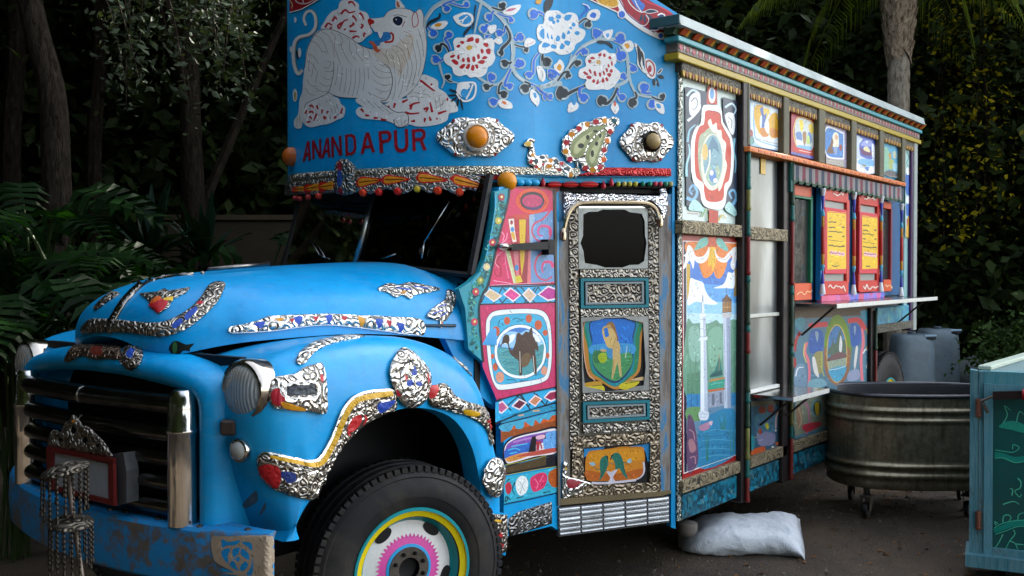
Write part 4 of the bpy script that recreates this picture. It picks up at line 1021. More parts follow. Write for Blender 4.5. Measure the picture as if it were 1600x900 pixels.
bar('bay_side', 1283, 292, 470, 1288.5, .028, paint('1d78b4', .45), th=.04)
for l, r, yt, yb in ((1285, 1288.6, 294, 460), (1327.5, 1343, 299, 461), (1375.5, 1380.5, 306, 456), (1407.5, 1412, 318, 463)):
    a, b_ = SP(l, yt, .05), SP(l, yb, .05); x0_, x1_ = a.x, SP(r, 400, .05).x; c = (x0_+x1_)/2; R = min(.02, (x1_-x0_)*.36); m = MB(); L = a.z-b_.z
    for k, (f0, f1, mi_, w0, w1_) in enumerate(((0, .07, 0, 1.15, .7), (.07, .2, 1, .7, .35), (.2, .26, 2, .5, .8), (.26, .36, 3, .6, .6), (.36, .62, 4, .7, .7), (.62, .72, 3, .7, .6), (.72, .78, 2, .8, .5), (.78, .9, 1, .35, .7), (.9, 1, 0, .7, 1.15))):
        m.lathe((c, YB-.045, 0), (0, 0, 1), [(R*w1_*.9, a.z-L*f1), (R*w1_, a.z-L*f1+.006), (R*(w0+w1_)/2, a.z-L*(f0+f1)/2), (R*w0, a.z-L*f0-.004), (R*w0*.8, a.z-L*f0)], 10, mi_)
    m.build('turned_column', [paint('c9cdd0', .4), paint('3a3f9c', .4), paint('4a9cb8', .4), paint('b57a20', .4), paint('a82c22', .4)], TR, True, 50)
# striped scalloped lambrequin
a, b_ = SP(1238, 256, .06), SP(1238, 286, .06); xb = SP(1412, 300, .06).x; m = MB(); n = 84; st = (xb-a.x)/n
for k in range(n):
    x = a.x+st*k; q = (k % 4)/4; q2 = (k % 4+1)/4; sc = lambda t: .25*(a.z-b_.z)*(.15+.85*math.sin(math.pi*min(1, max(0, t)))**.7)
    z0_, z1_ = b_.z+.25*(a.z-b_.z)-sc(q), b_.z+.25*(a.z-b_.z)-sc(q2); y0_ = YB-.06+(.012 if k % 2 else 0); y1_ = YB-.06+(0 if k % 2 else .012)
    m.add([(x, y0_, a.z), (x+st, y1_, a.z), (x+st, y1_, z1_), (x, y0_, z0_)], [(0, 1, 2, 3)], k % 4 if k % 8 < 6 else (k+1) % 4)
    m.add([(x, y0_-.002, z0_+.02), (x+st, y1_-.002, z1_+.02), (x+st, y1_-.002, z1_), (x, y0_-.002, z0_)], [(0, 1, 2, 3)], 4)
m.build('lambrequin', [paint('7c3c48', .6, .3), paint('8a8482', .6, .3), paint('2c4468', .6, .3), paint('3c4858', .6, .3), paint('34503a', .6, .3)], TR)
bar('side_return', 1236.5, 250, 300, 1240.5, .055, TEA, th=.06)
# rear lower bay
bar('rear_panel', 1371.5, 481, 508, 1423, .01, mottle('rear_mix', [(.3, '1a4a5c'), (.5, '2b86a8'), (.62, '3f9a9a'), (.75, '8a7a40')], 14), th=.04); bar('rear_moulding', 1370, 508, 521, 1430, .03, CARVG)
# ---------------------------------------------------------------- murals of the box side
OFF = .004
bar('mural_board', 1066.5, 119, 344, 1161, -.006, paint('c3d3cd', .4), th=.02)
art('floral_mural', TR, SIDE, (1060, 90, 3.3333), '''
2c3a4c P|32,150 150,180 150,240 118,262 108,335 80,365 62,440 62,640 80,660 110,700 118,780 100,790 38,770
2c3a4c P|228,205 300,225 310,300 306,820 250,800 232,775 250,700 282,640 290,520 278,415 252,365 232,330
b9d3da S 12 4|40,200 70,170 105,190 100,235 70,240 62,215
d8dedd S 14 5|45,330 80,300 110,260 100,220
d8dedd F|60,200 100,180 112,230 95,290 60,300 52,250
2c3a4c S 5 3|62,230 85,210 98,240 80,270 66,262
7fb4c4 S 12 5|45,440 55,380 85,350
8fc0cc S 14 5|40,620 40,560 55,500 50,450
6fa6c8 S 18 8|40,730 75,740 95,700 75,665 55,690 70,715
3f78a0 S 7 4|50,700 80,690 70,660
9fc8c4 F|50,790 75,740 110,760 130,800 100,800
b9d3da S 12 4|240,260 275,240 296,270 280,300 258,285
d8dedd F|240,300 280,290 292,340 284,400 262,380
2c3a4c S 4 3|255,310 275,330 272,370
7fb4c4 S 12 5|290,420 285,480 296,540 292,600
6fa6c8 S 18 8|255,760 275,770 298,730 285,690 262,705 275,735
9fc8c4 F|240,790 262,750 300,800 290,825
e0e4e2 F|140,246 215,262 228,330 252,372 276,420 287,520 276,642 252,692 238,770 206,792 140,778 116,742 108,694 74,645 63,560 63,440 84,370 112,342 120,268
b53018 F|150,276 210,290 219,342 242,386 266,430 271,520 262,632 238,662 226,742 150,748 131,702 126,655 90,622 81,540 84,430 105,362 129,346 136,286
8a1f12 S 5|150,276 210,290 219,342 242,386 266,430
96a388 F|105,420 130,390 165,365 215,400 240,470 238,560 220,660 170,690 120,640 100,540
d8d2c0 F|150,340 165,320 175,350 195,340 200,375 220,380 225,420 245,450 240,520 250,560 238,620 220,680 205,690 215,600 228,500 205,420 170,380
c9c7b4 C|172,545 60,148
6f98a2 C|176,535 50,132
3f6f88 P|176,410 200,450 210,500 180,470 160,520 150,470
93a98c F|140,600 160,560 180,600 200,560 215,600 200,640 170,655 148,640
c9a95c C|136,492 15,44
d8d8d2 S 8 4|160,480 160,540 145,590 130,640
4a78b0 F|160,590 185,585 195,625 175,650 158,630
dcdad4 C|170,600 10,14;190,640 12,12
a82c1c P|150,150 196,160 200,246 143,240
e0e4e2 C|172,196 18,42
5f94c8 C|172,190 11,28
a82c1c P|156,790 205,800 203,868 156,862
6a9a60 S 8 4|120,830 140,790 150,850
b59a30 S 9 4|205,850 225,820 245,840
b02818 Z 2|40,810 110,815
''', OFF)
bar('mosque_board', 1066.5, 366, 752, 1162, -.006, paint('92201a', .45, .2, .1), th=.02)
art('landscape_mural', TR, SIDE, (1060, 360, 4.5), '''
8e1c1a P|22,48 462,78 442,1610 22,1762
d8d4d0 P|27,72 440,88 434,1568 32,1712
1a1530 P|31,78 435,94 430,1564 36,1704
c8cac6 P|50,80 424,97 416,1572 55,1698
2f6cb8 P|54,84 420,99 413,400 54,380
4f93d0 P|54,370 413,390 413,520 54,500
86bcdc P|54,490 413,510 413,600 54,590
aed0dc P|54,580 413,590 413,700 54,690
c9691c F|54,84 200,90 215,150 130,210 54,160
c9691c F|250,92 420,99 418,160 300,220 245,150
d97a20 F|140,200 235,200 245,280 205,330 165,320
d97a20 F|240,200 335,200 320,290 285,338 250,310
8a5a14 S 4|140,210 150,270 175,320;245,250 270,325
d8aa1c F|215,120 255,120 262,180 252,250 236,285 222,240 205,250
9a7010 S 3|232,130 230,270;222,140 215,230;245,140 250,230
b8421c P|205,45 262,50 268,118 200,115
5fa89c F|150,60 200,50 195,105 110,140 120,110
5fa89c F|265,60 300,60 345,130 330,145 270,105
d9d9d8 F|105,170 130,185 170,180 195,150 212,115 210,170 190,215 150,232 115,215
d9d9d8 F|250,130 270,175 310,195 345,160 385,120 410,118 395,150 360,190 330,225 280,215 255,170
d9d9d8 F|60,110 80,108 105,150 110,200 100,270 85,230 70,215 45,262 30,265 45,190 28,178 50,160
d9d9d8 F|375,130 410,120 428,180 436,265 420,250 412,200 400,215 392,275 372,270 362,235 375,190
8d9498 S 3|130,200 170,200 200,165;270,190 320,205 360,170;70,150 75,210;395,150 390,230
b8942c P|54,230 78,240 78,470 56,490
8a7450 P|388,268 414,262 412,462 384,466
dfe6ea F|80,340 110,345 140,355 170,370 185,420 215,470 270,515 200,520 120,500 60,525 70,430
b8c6d0 F|110,360 130,370 122,400
dfe6ea F|245,405 310,380 335,330 345,295 375,300 390,290 388,400 330,405
5d8c76 F|54,655 100,655 150,650 200,655 240,640 265,630 290,655 330,650 413,665 413,1160 54,1180
7ba596 F|70,700 140,690 150,900 80,900
4d7c62 P|54,1010 150,990 150,1150 54,1180
6f9f88 F|210,720 300,690 300,900 220,950
547f66 S 14 6|75,1160 80,1000 78,900;110,1150 112,1000 120,880;390,1200 395,1000 385,880;365,1150 362,980 372,900
2f78a8 P|54,1150 200,1150 413,1140 413,1270 54,1250
2a5f8c S 8|88,1160 88,1240;128,1160 128,1230;290,1120 290,1200
5d7f98 P|54,1240 413,1230 413,1572 56,1694
5f8a58 F|54,1255 150,1245 155,1330 100,1340 54,1330
2f7aa0 F|150,1360 250,1280 340,1250 400,1290 410,1560 140,1670
4f96b4 S 5|170,1420 260,1400 380,1410;160,1480 270,1470 390,1480;150,1540 250,1530 380,1540;150,1600 260,1580 370,1580
256080 S 4|180,1450 330,1440;170,1510 350,1505;200,1570 330,1560
aab6c4 P|146,600 186,600 192,760 204,1270 150,1270 152,800
d3dbe4 P|146,600 166,600 172,760 178,1270 152,1270 152,800
7d8ba0 Z 3|146,625 190,628;148,690 190,695;148,745 192,750
c9d2da P|140,760 200,745 200,770 142,775
c9d2da P|158,500 176,500 178,590 156,590
6a7688 Z 3|158,500 160,590
d0d6dc F|148,585 186,585 186,605 148,605
7d8ba0 P|163,455 171,455 172,500 162,500
c5ced8 F|142,1275 205,1275 200,1330 148,1330
7d8ba0 Z 3|146,1290 200,1292;146,1312 200,1314
8796ac P|310,610 362,610 366,1250 318,1250
b0bccb P|310,610 332,610 340,1250 318,1250
6d7c94 S 3|320,700 322,900 326,1200;352,640 355,900 360,1200
8a6238 P|305,505 370,500 370,575 305,580
5c3f20 Z 4|305,500 372,496;305,578 370,572;330,505 330,575;350,505 350,575
caa06a S 3|310,540 368,538
b0b0b0 P|302,582 372,578 366,612 308,615
5c3f20 F|305,500 322,468 336,450 352,468 372,497
3a3f48 Z 3|334,400 334,460
1f6f68 F|215,1030 255,975 282,890 300,970 306,1000 300,1020
8a6a40 Z 4|282,870 284,985
174f50 P|225,1010 300,980 306,1015 215,1035
b07a3c P|215,1050 322,1030 322,1042 215,1065
2a8a74 P|215,1066 322,1044 320,1105 205,1120
7ac0b0 S 4 3|225,1085 260,1075 310,1070
b0582c P|205,1122 322,1105 322,1118 205,1138
8a94a4 P|205,1140 318,1120 318,1230 205,1250
5c6474 P|230,1150 250,1146 250,1225 232,1230;285,1140 300,1136 302,1215 286,1218
2f6f4c S 6 2|300,1400 285,1330 275,1300;305,1400 310,1330 300,1290;312,1400 330,1350 340,1330;320,1400 320,1320 322,1290
2f6f4c S 6 2|196,1620 190,1520 180,1420;200,1620 205,1500 215,1440;204,1610 200,1480 196,1400
3f7f58 S 5 2|362,1560 358,1430 350,1380;380,1560 385,1450 395,1380
a07890 F|140,1380 170,1360 205,1350 215,1390 160,1410
c8aab4 F|205,1350 235,1340 228,1370
5c4460 F|60,1320 100,1330 130,1500 130,1640 60,1690
9a7078 F|66,1480 100,1470 120,1540 80,1560
b88a90 S 5|70,1400 100,1420 110,1470;75,1600 110,1590 115,1640
d8d4d0 Z 3|54,1700 418,1574
''', OFF)
# five pictures in the upper bays
def board(l, r, col): bar('picture_board', l, 150+(l-1170)*.31-2, 236+(l-1170)*.228+6, r, -.008, paint(col, .4), th=.02)
for (l, r), c_ in zip(BAYS[1:6], ('2a4f9c', '8a2a3c', 'a8a2b4', '3a55a4', '3f7f98')): board(l, r, c_)
bar('picture_board', 1414, 222, 505, 1424, -.004, paint('7fa8a8', .4), th=.02)
art('courtly_picture', TR, SIDE, (1160, 130, 5.625), '''
8fb4cc P|60,125 380,225 362,605 65,548
2b4ea8 F|180,160 378,225 360,590 340,520 350,330 300,230
c3cfd6 F|75,160 110,175 280,215 340,290 350,420 330,560 200,570 110,520 70,440
5f9ac0 S 9|100,185 95,300 100,420 130,500 310,560
c99c22 F|100,215 130,190 175,200 180,260 150,300 155,400 200,420 205,470 150,450 115,380 98,300
c99c22 F|225,330 260,265 300,270 310,340 330,360 325,450 290,480 240,470
d8b84a F|180,230 220,225 235,250 215,300 190,330
4a64a0 F|150,230 175,215 185,280 210,260 195,340 185,390 165,390 168,300
b8772c F|150,400 200,400 225,460 170,470;240,400 300,410 310,470 250,470
a8702c S 3|260,270 262,470;225,320 228,460;290,280 285,470
d8dad6 F|190,350 225,340 228,440 200,420
55604c S 4|120,490 170,500 230,520 300,530
dfe3e4 S 7|110,515 200,550 310,575
8a4a4c F|62,410 85,420 85,470 64,470
5f8f8c F|64,480 90,470 100,520 66,540
7a5a4c F|325,530 350,520 355,590 325,590
''', OFF)
art('crimson_picture', TR, SIDE, (1160, 130, 5.625), '''
9c2c3e P|425,245 690,325 665,680 422,622
c8a850 L 9|470,320 520,300 600,335 635,400 640,500 610,600 500,590 460,520 445,420
b9c0bc F|470,325 520,308 600,345 630,400 632,500 600,590 510,575 470,520 455,420
d8c23c F|495,325 530,340 525,415 505,415
d0b84a F|575,370 610,360 620,430 590,440
5f7fae F|465,440 510,430 520,500 480,500;575,430 600,450 600,520 560,530
8c6a3c F|525,440 555,430 552,520 535,540
a8c06a F|560,480 580,460 590,525 560,530
e0e4e4 F|465,500 510,505 530,540 480,550
6fa8c8 F|480,545 600,560 590,590 490,570
b02a22 F|440,540 470,560 540,580 610,600 600,620 490,605 445,590
d8d0cc S 5|495,590 600,612
9c4a2c F|605,580 660,570 650,640 610,640
4a5a9c P|422,595 440,605 660,650 660,678 422,622
4f64a0 F|640,380 660,450 655,560 645,560 650,460
''', OFF)
art('seated_picture', TR, SIDE, (1270, 170, 7.5), '''
a8a0b8 P|148,170 420,245 420,700 150,640
7a5a90 P|398,240 425,247 425,700 395,690
dcdcdc F|150,215 340,275 360,310 362,570 340,590 150,545
2f74b4 F|155,235 330,290 350,320 348,560 335,575 155,530
d8d2b8 F|240,285 270,275 295,310 300,420 280,450 230,440 225,340
c89c7c F|255,310 285,315 285,360 258,360
6a4a34 F|160,490 200,410 215,340 235,380 225,460 240,520 170,520
8a3424 F|305,425 335,425 335,480 310,490
7f95b4 F|245,450 280,455 275,530 250,530
8d8c84 P|150,570 360,610 370,690 150,640
b9b4ac S 5|160,600 360,640;160,625 360,665
''', OFF)
art('boat_picture', TR, SIDE, (1270, 170, 7.5), '''
4a5fae P|505,285 765,355 748,768 500,715
22339a F|700,340 765,360 750,760 725,760 735,500
b9c6d4 F|505,340 560,340 580,360 540,420 545,520 570,560 690,590 720,430 745,450 735,700 700,760 505,715
6fa8d4 F|550,590 690,600 700,670 540,650
5f2f58 F|545,450 590,480 670,490 690,550 580,535
d8cc9a F|590,460 620,440 650,460 665,510 600,490
8f9cd0 F|600,370 680,380 690,440 560,430
e6e6e6 C|628,390 10,16
dfe3e6 F|685,430 710,420 715,560 690,560
dfe3e6 F|510,640 545,650 545,690 600,700 680,690 730,670 720,750 620,740 505,710
8a8450 F|565,655 620,660 600,680
4f7fb8 F|600,690 650,680 640,735
''', OFF)
art('lake_picture', TR, SIDE, (1270, 170, 7.5), '''
4f9ab8 P|820,395 1035,455 1010,820 818,765
2f6aa8 F|960,440 1032,455 1012,700 990,700 1000,540
7fae94 F|825,480 870,460 900,560 890,700 850,720 825,740
b08a3c F|885,520 912,530 908,605 890,590
a8b09c F|930,510 965,500 975,570 940,580
9ca860 F|890,600 945,610 940,700 890,700
5c5a5c F|835,745 880,720 950,735 1000,770 990,800 850,775
a8a4a0 S 6|850,770 900,790 990,800
8fb8c4 F|930,640 990,650 985,720 940,720
''', OFF)
art('vine_strip', TR, SIDE, (1270, 170, 7.5), '''
9cc0bc P|1080,470 1148,490 1140,1500 1078,1500
4a7a6c S 12 5|1090,500 1120,560 1095,640 1130,700 1100,780 1130,860
2f5fa8 F|1085,760 1140,780 1138,1000 1085,980
dcdcd8 F|1090,700 1130,690 1135,760 1095,770;1090,1030 1130,1040 1125,1110 1092,1100
c89a2c F|1088,1400 1130,1180 1140,1400 1120,1500 1090,1500
2f5fa8 F|1088,1120 1130,1130 1120,1250 1090,1240
a8342c F|1092,1300 1110,1290 1105,1380
''', OFF)
bar('mural_board', 1173.5, 626, 711, 1228, -.006, paint('2c4a58', .5), th=.02)
art('garden_mural', TR, SIDE, (1150, 580, 5.624), '''
2f5468 P|128,262 425,262 420,650 130,735
5c5a4a P|128,262 425,262 425,290 128,310
3f6f84 F|160,400 240,360 340,380 345,520 260,540 170,500
8a3418 C|225,340 32,32;300,330 30,34
55724c S 8 4|265,300 262,420;180,400 160,480
7c7c98 F|175,520 200,560 250,530 300,540 340,560 320,640 200,650
b8b01c F|250,470 272,455 285,490 268,510
a8402c F|195,510 215,505 220,545 200,550
6c648c S 10 5|205,440 190,500;320,520 325,600
8a8c74 S 10 5|150,580 185,580 200,540
caa090 S 11|345,500 350,400 378,350 405,370 402,410
254860 F|350,520 370,430 400,430 410,640 360,640
b85020 F|130,700 160,680 240,660 245,700 135,735
c8602a C|365,635 26,14;400,625 18,16
d8d0c0 C|318,665 10,10;345,520 8,10
2a8088 F|132,560 160,600 150,680 132,690
''', OFF)
bar('mural_board', 1240.5, 486, 696, 1362.5, -.006, paint('4a6a78', .5), th=.02)
art('oval_mural', TR, SIDE, (1230, 460, 5.625), '''
4a7488 P|60,150 735,120 745,880 400,1100 400,1180 60,1270
574638 P|60,120 735,90 730,180 60,215
3f8a9c F|70,215 150,210 130,310 75,290
2f86a0 F|640,150 720,150 715,230 670,220
9c2a2a S 26|60,500 75,400 110,330;65,640 60,560
c6343c S 44|185,280 260,268 350,262
c6343c S 44|530,235 620,228 680,310
d86c7c S 22|170,420 150,500 180,580 190,700 180,830
d86c7c S 24|650,300 665,420 645,560 655,760
c9b24c S 10|150,430 140,520 165,600
2556a0 F|200,330 300,320 310,480 230,520 185,490
2556a0 F|555,260 630,280 650,380 620,450 560,440
7f9aac F|240,330 270,340 260,420;580,280 600,290 590,360
8f8a54 F|235,520 300,505 310,640 280,700 235,600
d3d0c8 F|215,560 240,560 270,690 270,730 230,680
d3d0c8 F|600,460 618,470 605,590 590,660 582,600
a8a84a S 10|300,500 300,640 320,720
5f7a40 S 12|560,460 550,560 530,700
6fa0ac F|190,760 300,740 340,800 190,830
8a94b0 F|540,680 620,660 630,740 530,760
6a8aa0 F|70,640 150,620 160,800 60,800
dcdcd8 S 12 6|70,720 90,650 140,640;660,520 690,480 710,540 690,650
c8682c F|700,330 720,300 735,380 715,520
b02a2a F|700,700 745,560 745,760 710,770
caa850 S 8|690,300 710,400 690,480
6a8a24 C|437,490 118,312
8a5c40 F|318,560 340,460 530,460 552,560 540,660 500,760 440,800 380,770 330,680
caa84a C|432,520 92,258
3a7a9c C|432,520 84,248
3f74a8 F|380,320 450,290 490,360 470,440 360,440
4a6454 F|350,520 390,430 400,370 415,440 450,330 470,310 480,400 505,400 510,510 440,540
d8d8d4 F|455,420 465,360 480,430 470,510 452,490
6c4a4c F|355,560 440,510 510,520 505,560 360,590
8fa08c P|352,590 515,555 510,640 360,660
3f9cbc F|362,660 510,630 490,720 440,770 390,740
dfe4e4 S 5|365,665 430,655 505,632
7a806c F|70,960 180,900 320,900 380,1000 380,1130 120,1230 62,1220
b06c84 S 16|140,940 180,1000 190,1150 160,1230
6a8a8c C|255,1000 52,80
2c4438 C|258,1000 36,62
b89c28 F|240,960 275,955 275,1050 250,1060
5f7c80 C|345,1010 30,62
bfa858 C|345,1010 16,40
8a6a54 F|80,1000 110,980 130,1120 90,1180
b03440 F|130,1150 260,1120 300,1140 170,1210
a89a78 S 10|90,980 120,1100 90,1180
''', OFF)
# the two menu posters
def poster(l, r, yt, yb, T, txt):
    b = bar('menu_poster', l, yt, yb, r, .038, paint('c23040', .5, .1), th=.012)
    art('menu_print', b, SIDE.moved(.038), T, txt, .0015, None)
scr = lambda x0, x1, y, h=12: ' '.join('%g,%g' % (x0+(x1-x0)*i/9, y+random.uniform(-h/2, h/2)+(x0+(x1-x0)*i/9-x0)*.08) for i in range(10))
def menu(x, w_, y, h):
    s = 'd8ae14 P|%g,%g %g,%g %g,%g %g,%g\n' % (x+12, y+22, x+w_-6, y+34, x+w_-6, y+h-30, x+12, y+h-26)
    s += 'b83040 Z 4|%g,%g %g,%g %g,%g %g,%g\n' % (x+12, y+26, x+w_*.35, y+34, x+w_*.6, y+30, x+w_-6, y+40)
    for (f0, f1, q, hh) in ((.15, .5, .22, 7), (.15, .45, .30, 7), (.15, .75, .36, 5), (.15, .3, .44, 8), (.15, .85, .57, 9), (.3, .55, .88, 6)):
        s += '3a2f18 Z 6|%s\n' % scr(x+w_*f0, x+w_*f1, y+h*q, hh)
    s += '3a2f18 Z 3|%g,%g %g,%g\n' % (x+w_*.15, y+h*.49, x+w_*.8, y+h*.52)
    for k in range(4): s += 'd9a8b0 C|%g,%g 11,13\n' % (x+w_*(.3+.17*k), y+h*.68+k*3)
    s += '7a2c4c Z 5|%s\n' % scr(x+w_*.2, x+w_*.85, y+h*.68, 12)
    for k in range(3): s += '3a2f18 Z 6|%s\n' % scr(x+w_*.78, x+w_*.88, y+h*(.3+.14*k), 10)
    return s
poster(1289.5, 1323.3, 323.5, 428, (1230, 260, 3.748), menu(222, 128, 238, 392)); poster(1343.5, 1371, 330.5, 427.5, (1230, 260, 3.748), menu(426, 108, 264, 364))
for par, d_, c_, a_ in ((w2, .032, 'd8c8bc', (270, 330, 160, 22)), (w3, .032, 'd8c8bc', (450, 520, 186, 20)), (w2, .032, 'd8c8bc', (240, 340, 706, 36)), (w3, .032, 'd8c8bc', (445, 535, 704, 34)), (w1, -.004, 'd8a878', (56, 145, 735, 40)), (w4, -.004, 'd8a878', (575, 615, 702, 26))):
    art('painted_script', par, SIDE.moved(d_), (1230, 260, 3.748), '%s Z 6|%s' % (c_, scr(*a_)), .0015, None)
# ================================================================ CAB DOOR
def quad(name, pl, pts, d, th, mat, parent=TR, bev=0):
    q = pl.moved(d); return MB().prism([q.at(*p) for p in pts], -pl.n*th).build(name, mat, parent)
def frame(name, pl, outer_, inner_, d, th, mat, parent=TR):
    """flat frame: outer and inner outlines with the same number of points"""
    q = pl.moved(d); O = [q.at(*p) for p in outer_]; I = [q.at(*p) for p in inner_]; n = len(O); e = -pl.n*th; m = MB()
    m.add(O+I+[p+e for p in O]+[p+e for p in I], [f for i in range(n) for f in ((i, (i+1) % n, n+(i+1) % n, n+i), (i, 2*n+i, 2*n+(i+1) % n, (i+1) % n), (n+i, n+(i+1) % n, 3*n+(i+1) % n, 3*n+i))])
    return m.build(name, mat, parent)
def weathered():
    b = NB('weathered_blue_wood'); n = b.noise(b.co((6, 6, 1.1)), 2.6, 7, .68, .4); n2 = b.noise(b.co(1), 70, 4, .65)
    c = b.ramp(n, [(.38, '5d564e'), (.49, '8a8278'), (.52, '7d8a92'), (.56, '2f7fae'), (.7, '1580b8')], 'LINEAR'); c = b.mix(b.math('MULTIPLY', n2, .4), c, '4a4038'); b.bump(n2, .3, .004)
    return b.set(color=c, rough=.55)
WEA = weathered(); STILE = repousse('dark_tin', '807a70', 46, '14110e', .85, .34); BAND = repousse('pale_tin', '918c82', 52, '16130e', .85, .34); GOLDT = repousse('warm_tin', '8c7f6c', 44, '35281a', .6, .4)
TEALP = paint('12707c', .4, .2, .15)
jl = quad('door_jamb', DOOR, [(868, 299), (889, 300), (891, 783), (875, 785)], .0, .06, WEA); jr = quad('door_jamb', DOOR, [(1029, 306), (1050, 303), (1047, 768), (1032, 770)], .0, .06, WEA)
quad('jamb_edge', DOOR, [(866, 299), (869.5, 299), (876, 790), (872.5, 791)], .02, .06, paint('6b655c', .5, .3, .4))
quad('corner_panel', DOOR, [(1050.5, 292), (1054, 292), (1055.5, 826), (1048.5, 824)], .005, .05, body_blue())
quad('lintel', DOOR, [(868, 290), (1050, 290), (1050, 303), (868, 300)], -.03, .05, BLACK())
dr = quad('door', DOOR, [(889, 318), (1030, 318), (1031, 770), (891, 781)], -.015, .04, paint('6f6a5e', .55, .3, .5))
# stiles and window
quad('stile', DOOR, [(889.5, 326), (903, 322), (905, 700), (891, 702)], .006, .03, STILE, dr); quad('stile', DOOR, [(1013, 322), (1028, 328), (1031, 690), (1016, 693)], .006, .03, STILE, dr)
win_o = [(903.5, 322), (925, 322), (942, 322), (960, 322), (978, 322), (995, 322), (1012.5, 322), (1012.5, 350), (1012.8, 370), (1013, 390), (1013, 419.5), (995, 419.8), (978, 420), (958, 420), (938, 420), (920, 420), (904.5, 420), (904, 390), (904, 375), (904, 350)]
win_i = [(911.5, 335), (920, 331), (934, 330.5), (942, 327.5), (976, 327.5), (984, 331.5), (1003, 334), (1007.5, 346), (1008, 368), (1010.5, 380), (1006.5, 408), (998, 413.5), (984, 414), (973, 418), (945, 418), (933, 414), (914, 411), (911.5, 392), (907, 380), (911, 368)]
WIN_I = win_i
fw = frame('window_frame', DOOR, win_o, win_i, .002, .02, metal('grey_sheet', '8d9190', .35, .5, .05, .3), dr)
q = DOOR.moved(-.008); MB().add([q.at(*p) for p in win_i], [tuple(range(20))]).build('window_pane', glass('glass_door', (.05, .047, .04), 1.13), dr)
for pts in ([(905, 322.5), (1012, 322.5), (1012, 325), (905, 325)],): quad('trim', DOOR, pts, .005, .01, CHROME(), dr)
def dark_sheet():                                                     # near-black sheet behind the pane stands for the shaded interior
    q = DOOR.moved(-.014); MB().add([q.at(*p) for p in win_i], [tuple(range(20))]).build('window_dark_sheet', paint('0c0b0a', .7), dr)
dark_sheet()
quad('carved_band', DOOR, [(907, 421.5), (1013, 421), (1013, 432.5), (907, 433)], .005, .02, BAND, dr)
quad('carved_band', DOOR, [(907.5, 483.5), (1013.5, 482), (1014, 493.5), (908, 495)], .005, .02, BAND, dr)
quad('carved_band', DOOR, [(911, 615.5), (1015, 611.5), (1015, 622), (911, 626)], .005, .02, BAND, dr)
quad('carved_band', DOOR, [(911.5, 663.5), (1016, 659), (1016, 672), (912, 677)], .005, .02, BAND, dr)
def teal_panel(a, b, c, e, iw):
    p = frame('inset_panel', DOOR, [a, b, c, e], [(a[0]+4.5, a[1]+4.5), (b[0]-4.5, b[1]+4.5), (c[0]-4.5, c[1]-4.5), (e[0]+4.5, e[1]-4.5)], .006, .02, TEALP, dr)
    quad('inset_ground', DOOR, [(a[0]+4, a[1]+4), (b[0]-4, b[1]+4), (c[0]-4, c[1]-4), (e[0]+4, e[1]-4)], -.006, .004, paint('0d2c34', .5), p)
    i = [(a[0]+iw, a[1]+iw*.8), (b[0]-iw, b[1]+iw*.8), (c[0]-iw, c[1]-iw*.8), (e[0]+iw, e[1]-iw*.8)]; i2 = [(i[0][0]+3, i[0][1]+3), (i[1][0]-3, i[1][1]+3), (i[2][0]-3, i[2][1]-3), (i[3][0]+3, i[3][1]-3)]
    frame('inset_frame', DOOR, i, i2, .004, .012, paint('7f8a8c', .4), p); quad('inset_tin', DOOR, i2, .0, .008, STILE, p)
teal_panel((907.5, 435), (1013.5, 434), (1014, 480.5), (908, 482), 7.5); teal_panel((911, 628.5), (1015.5, 625), (1016, 655.5), (911.5, 661), 7)
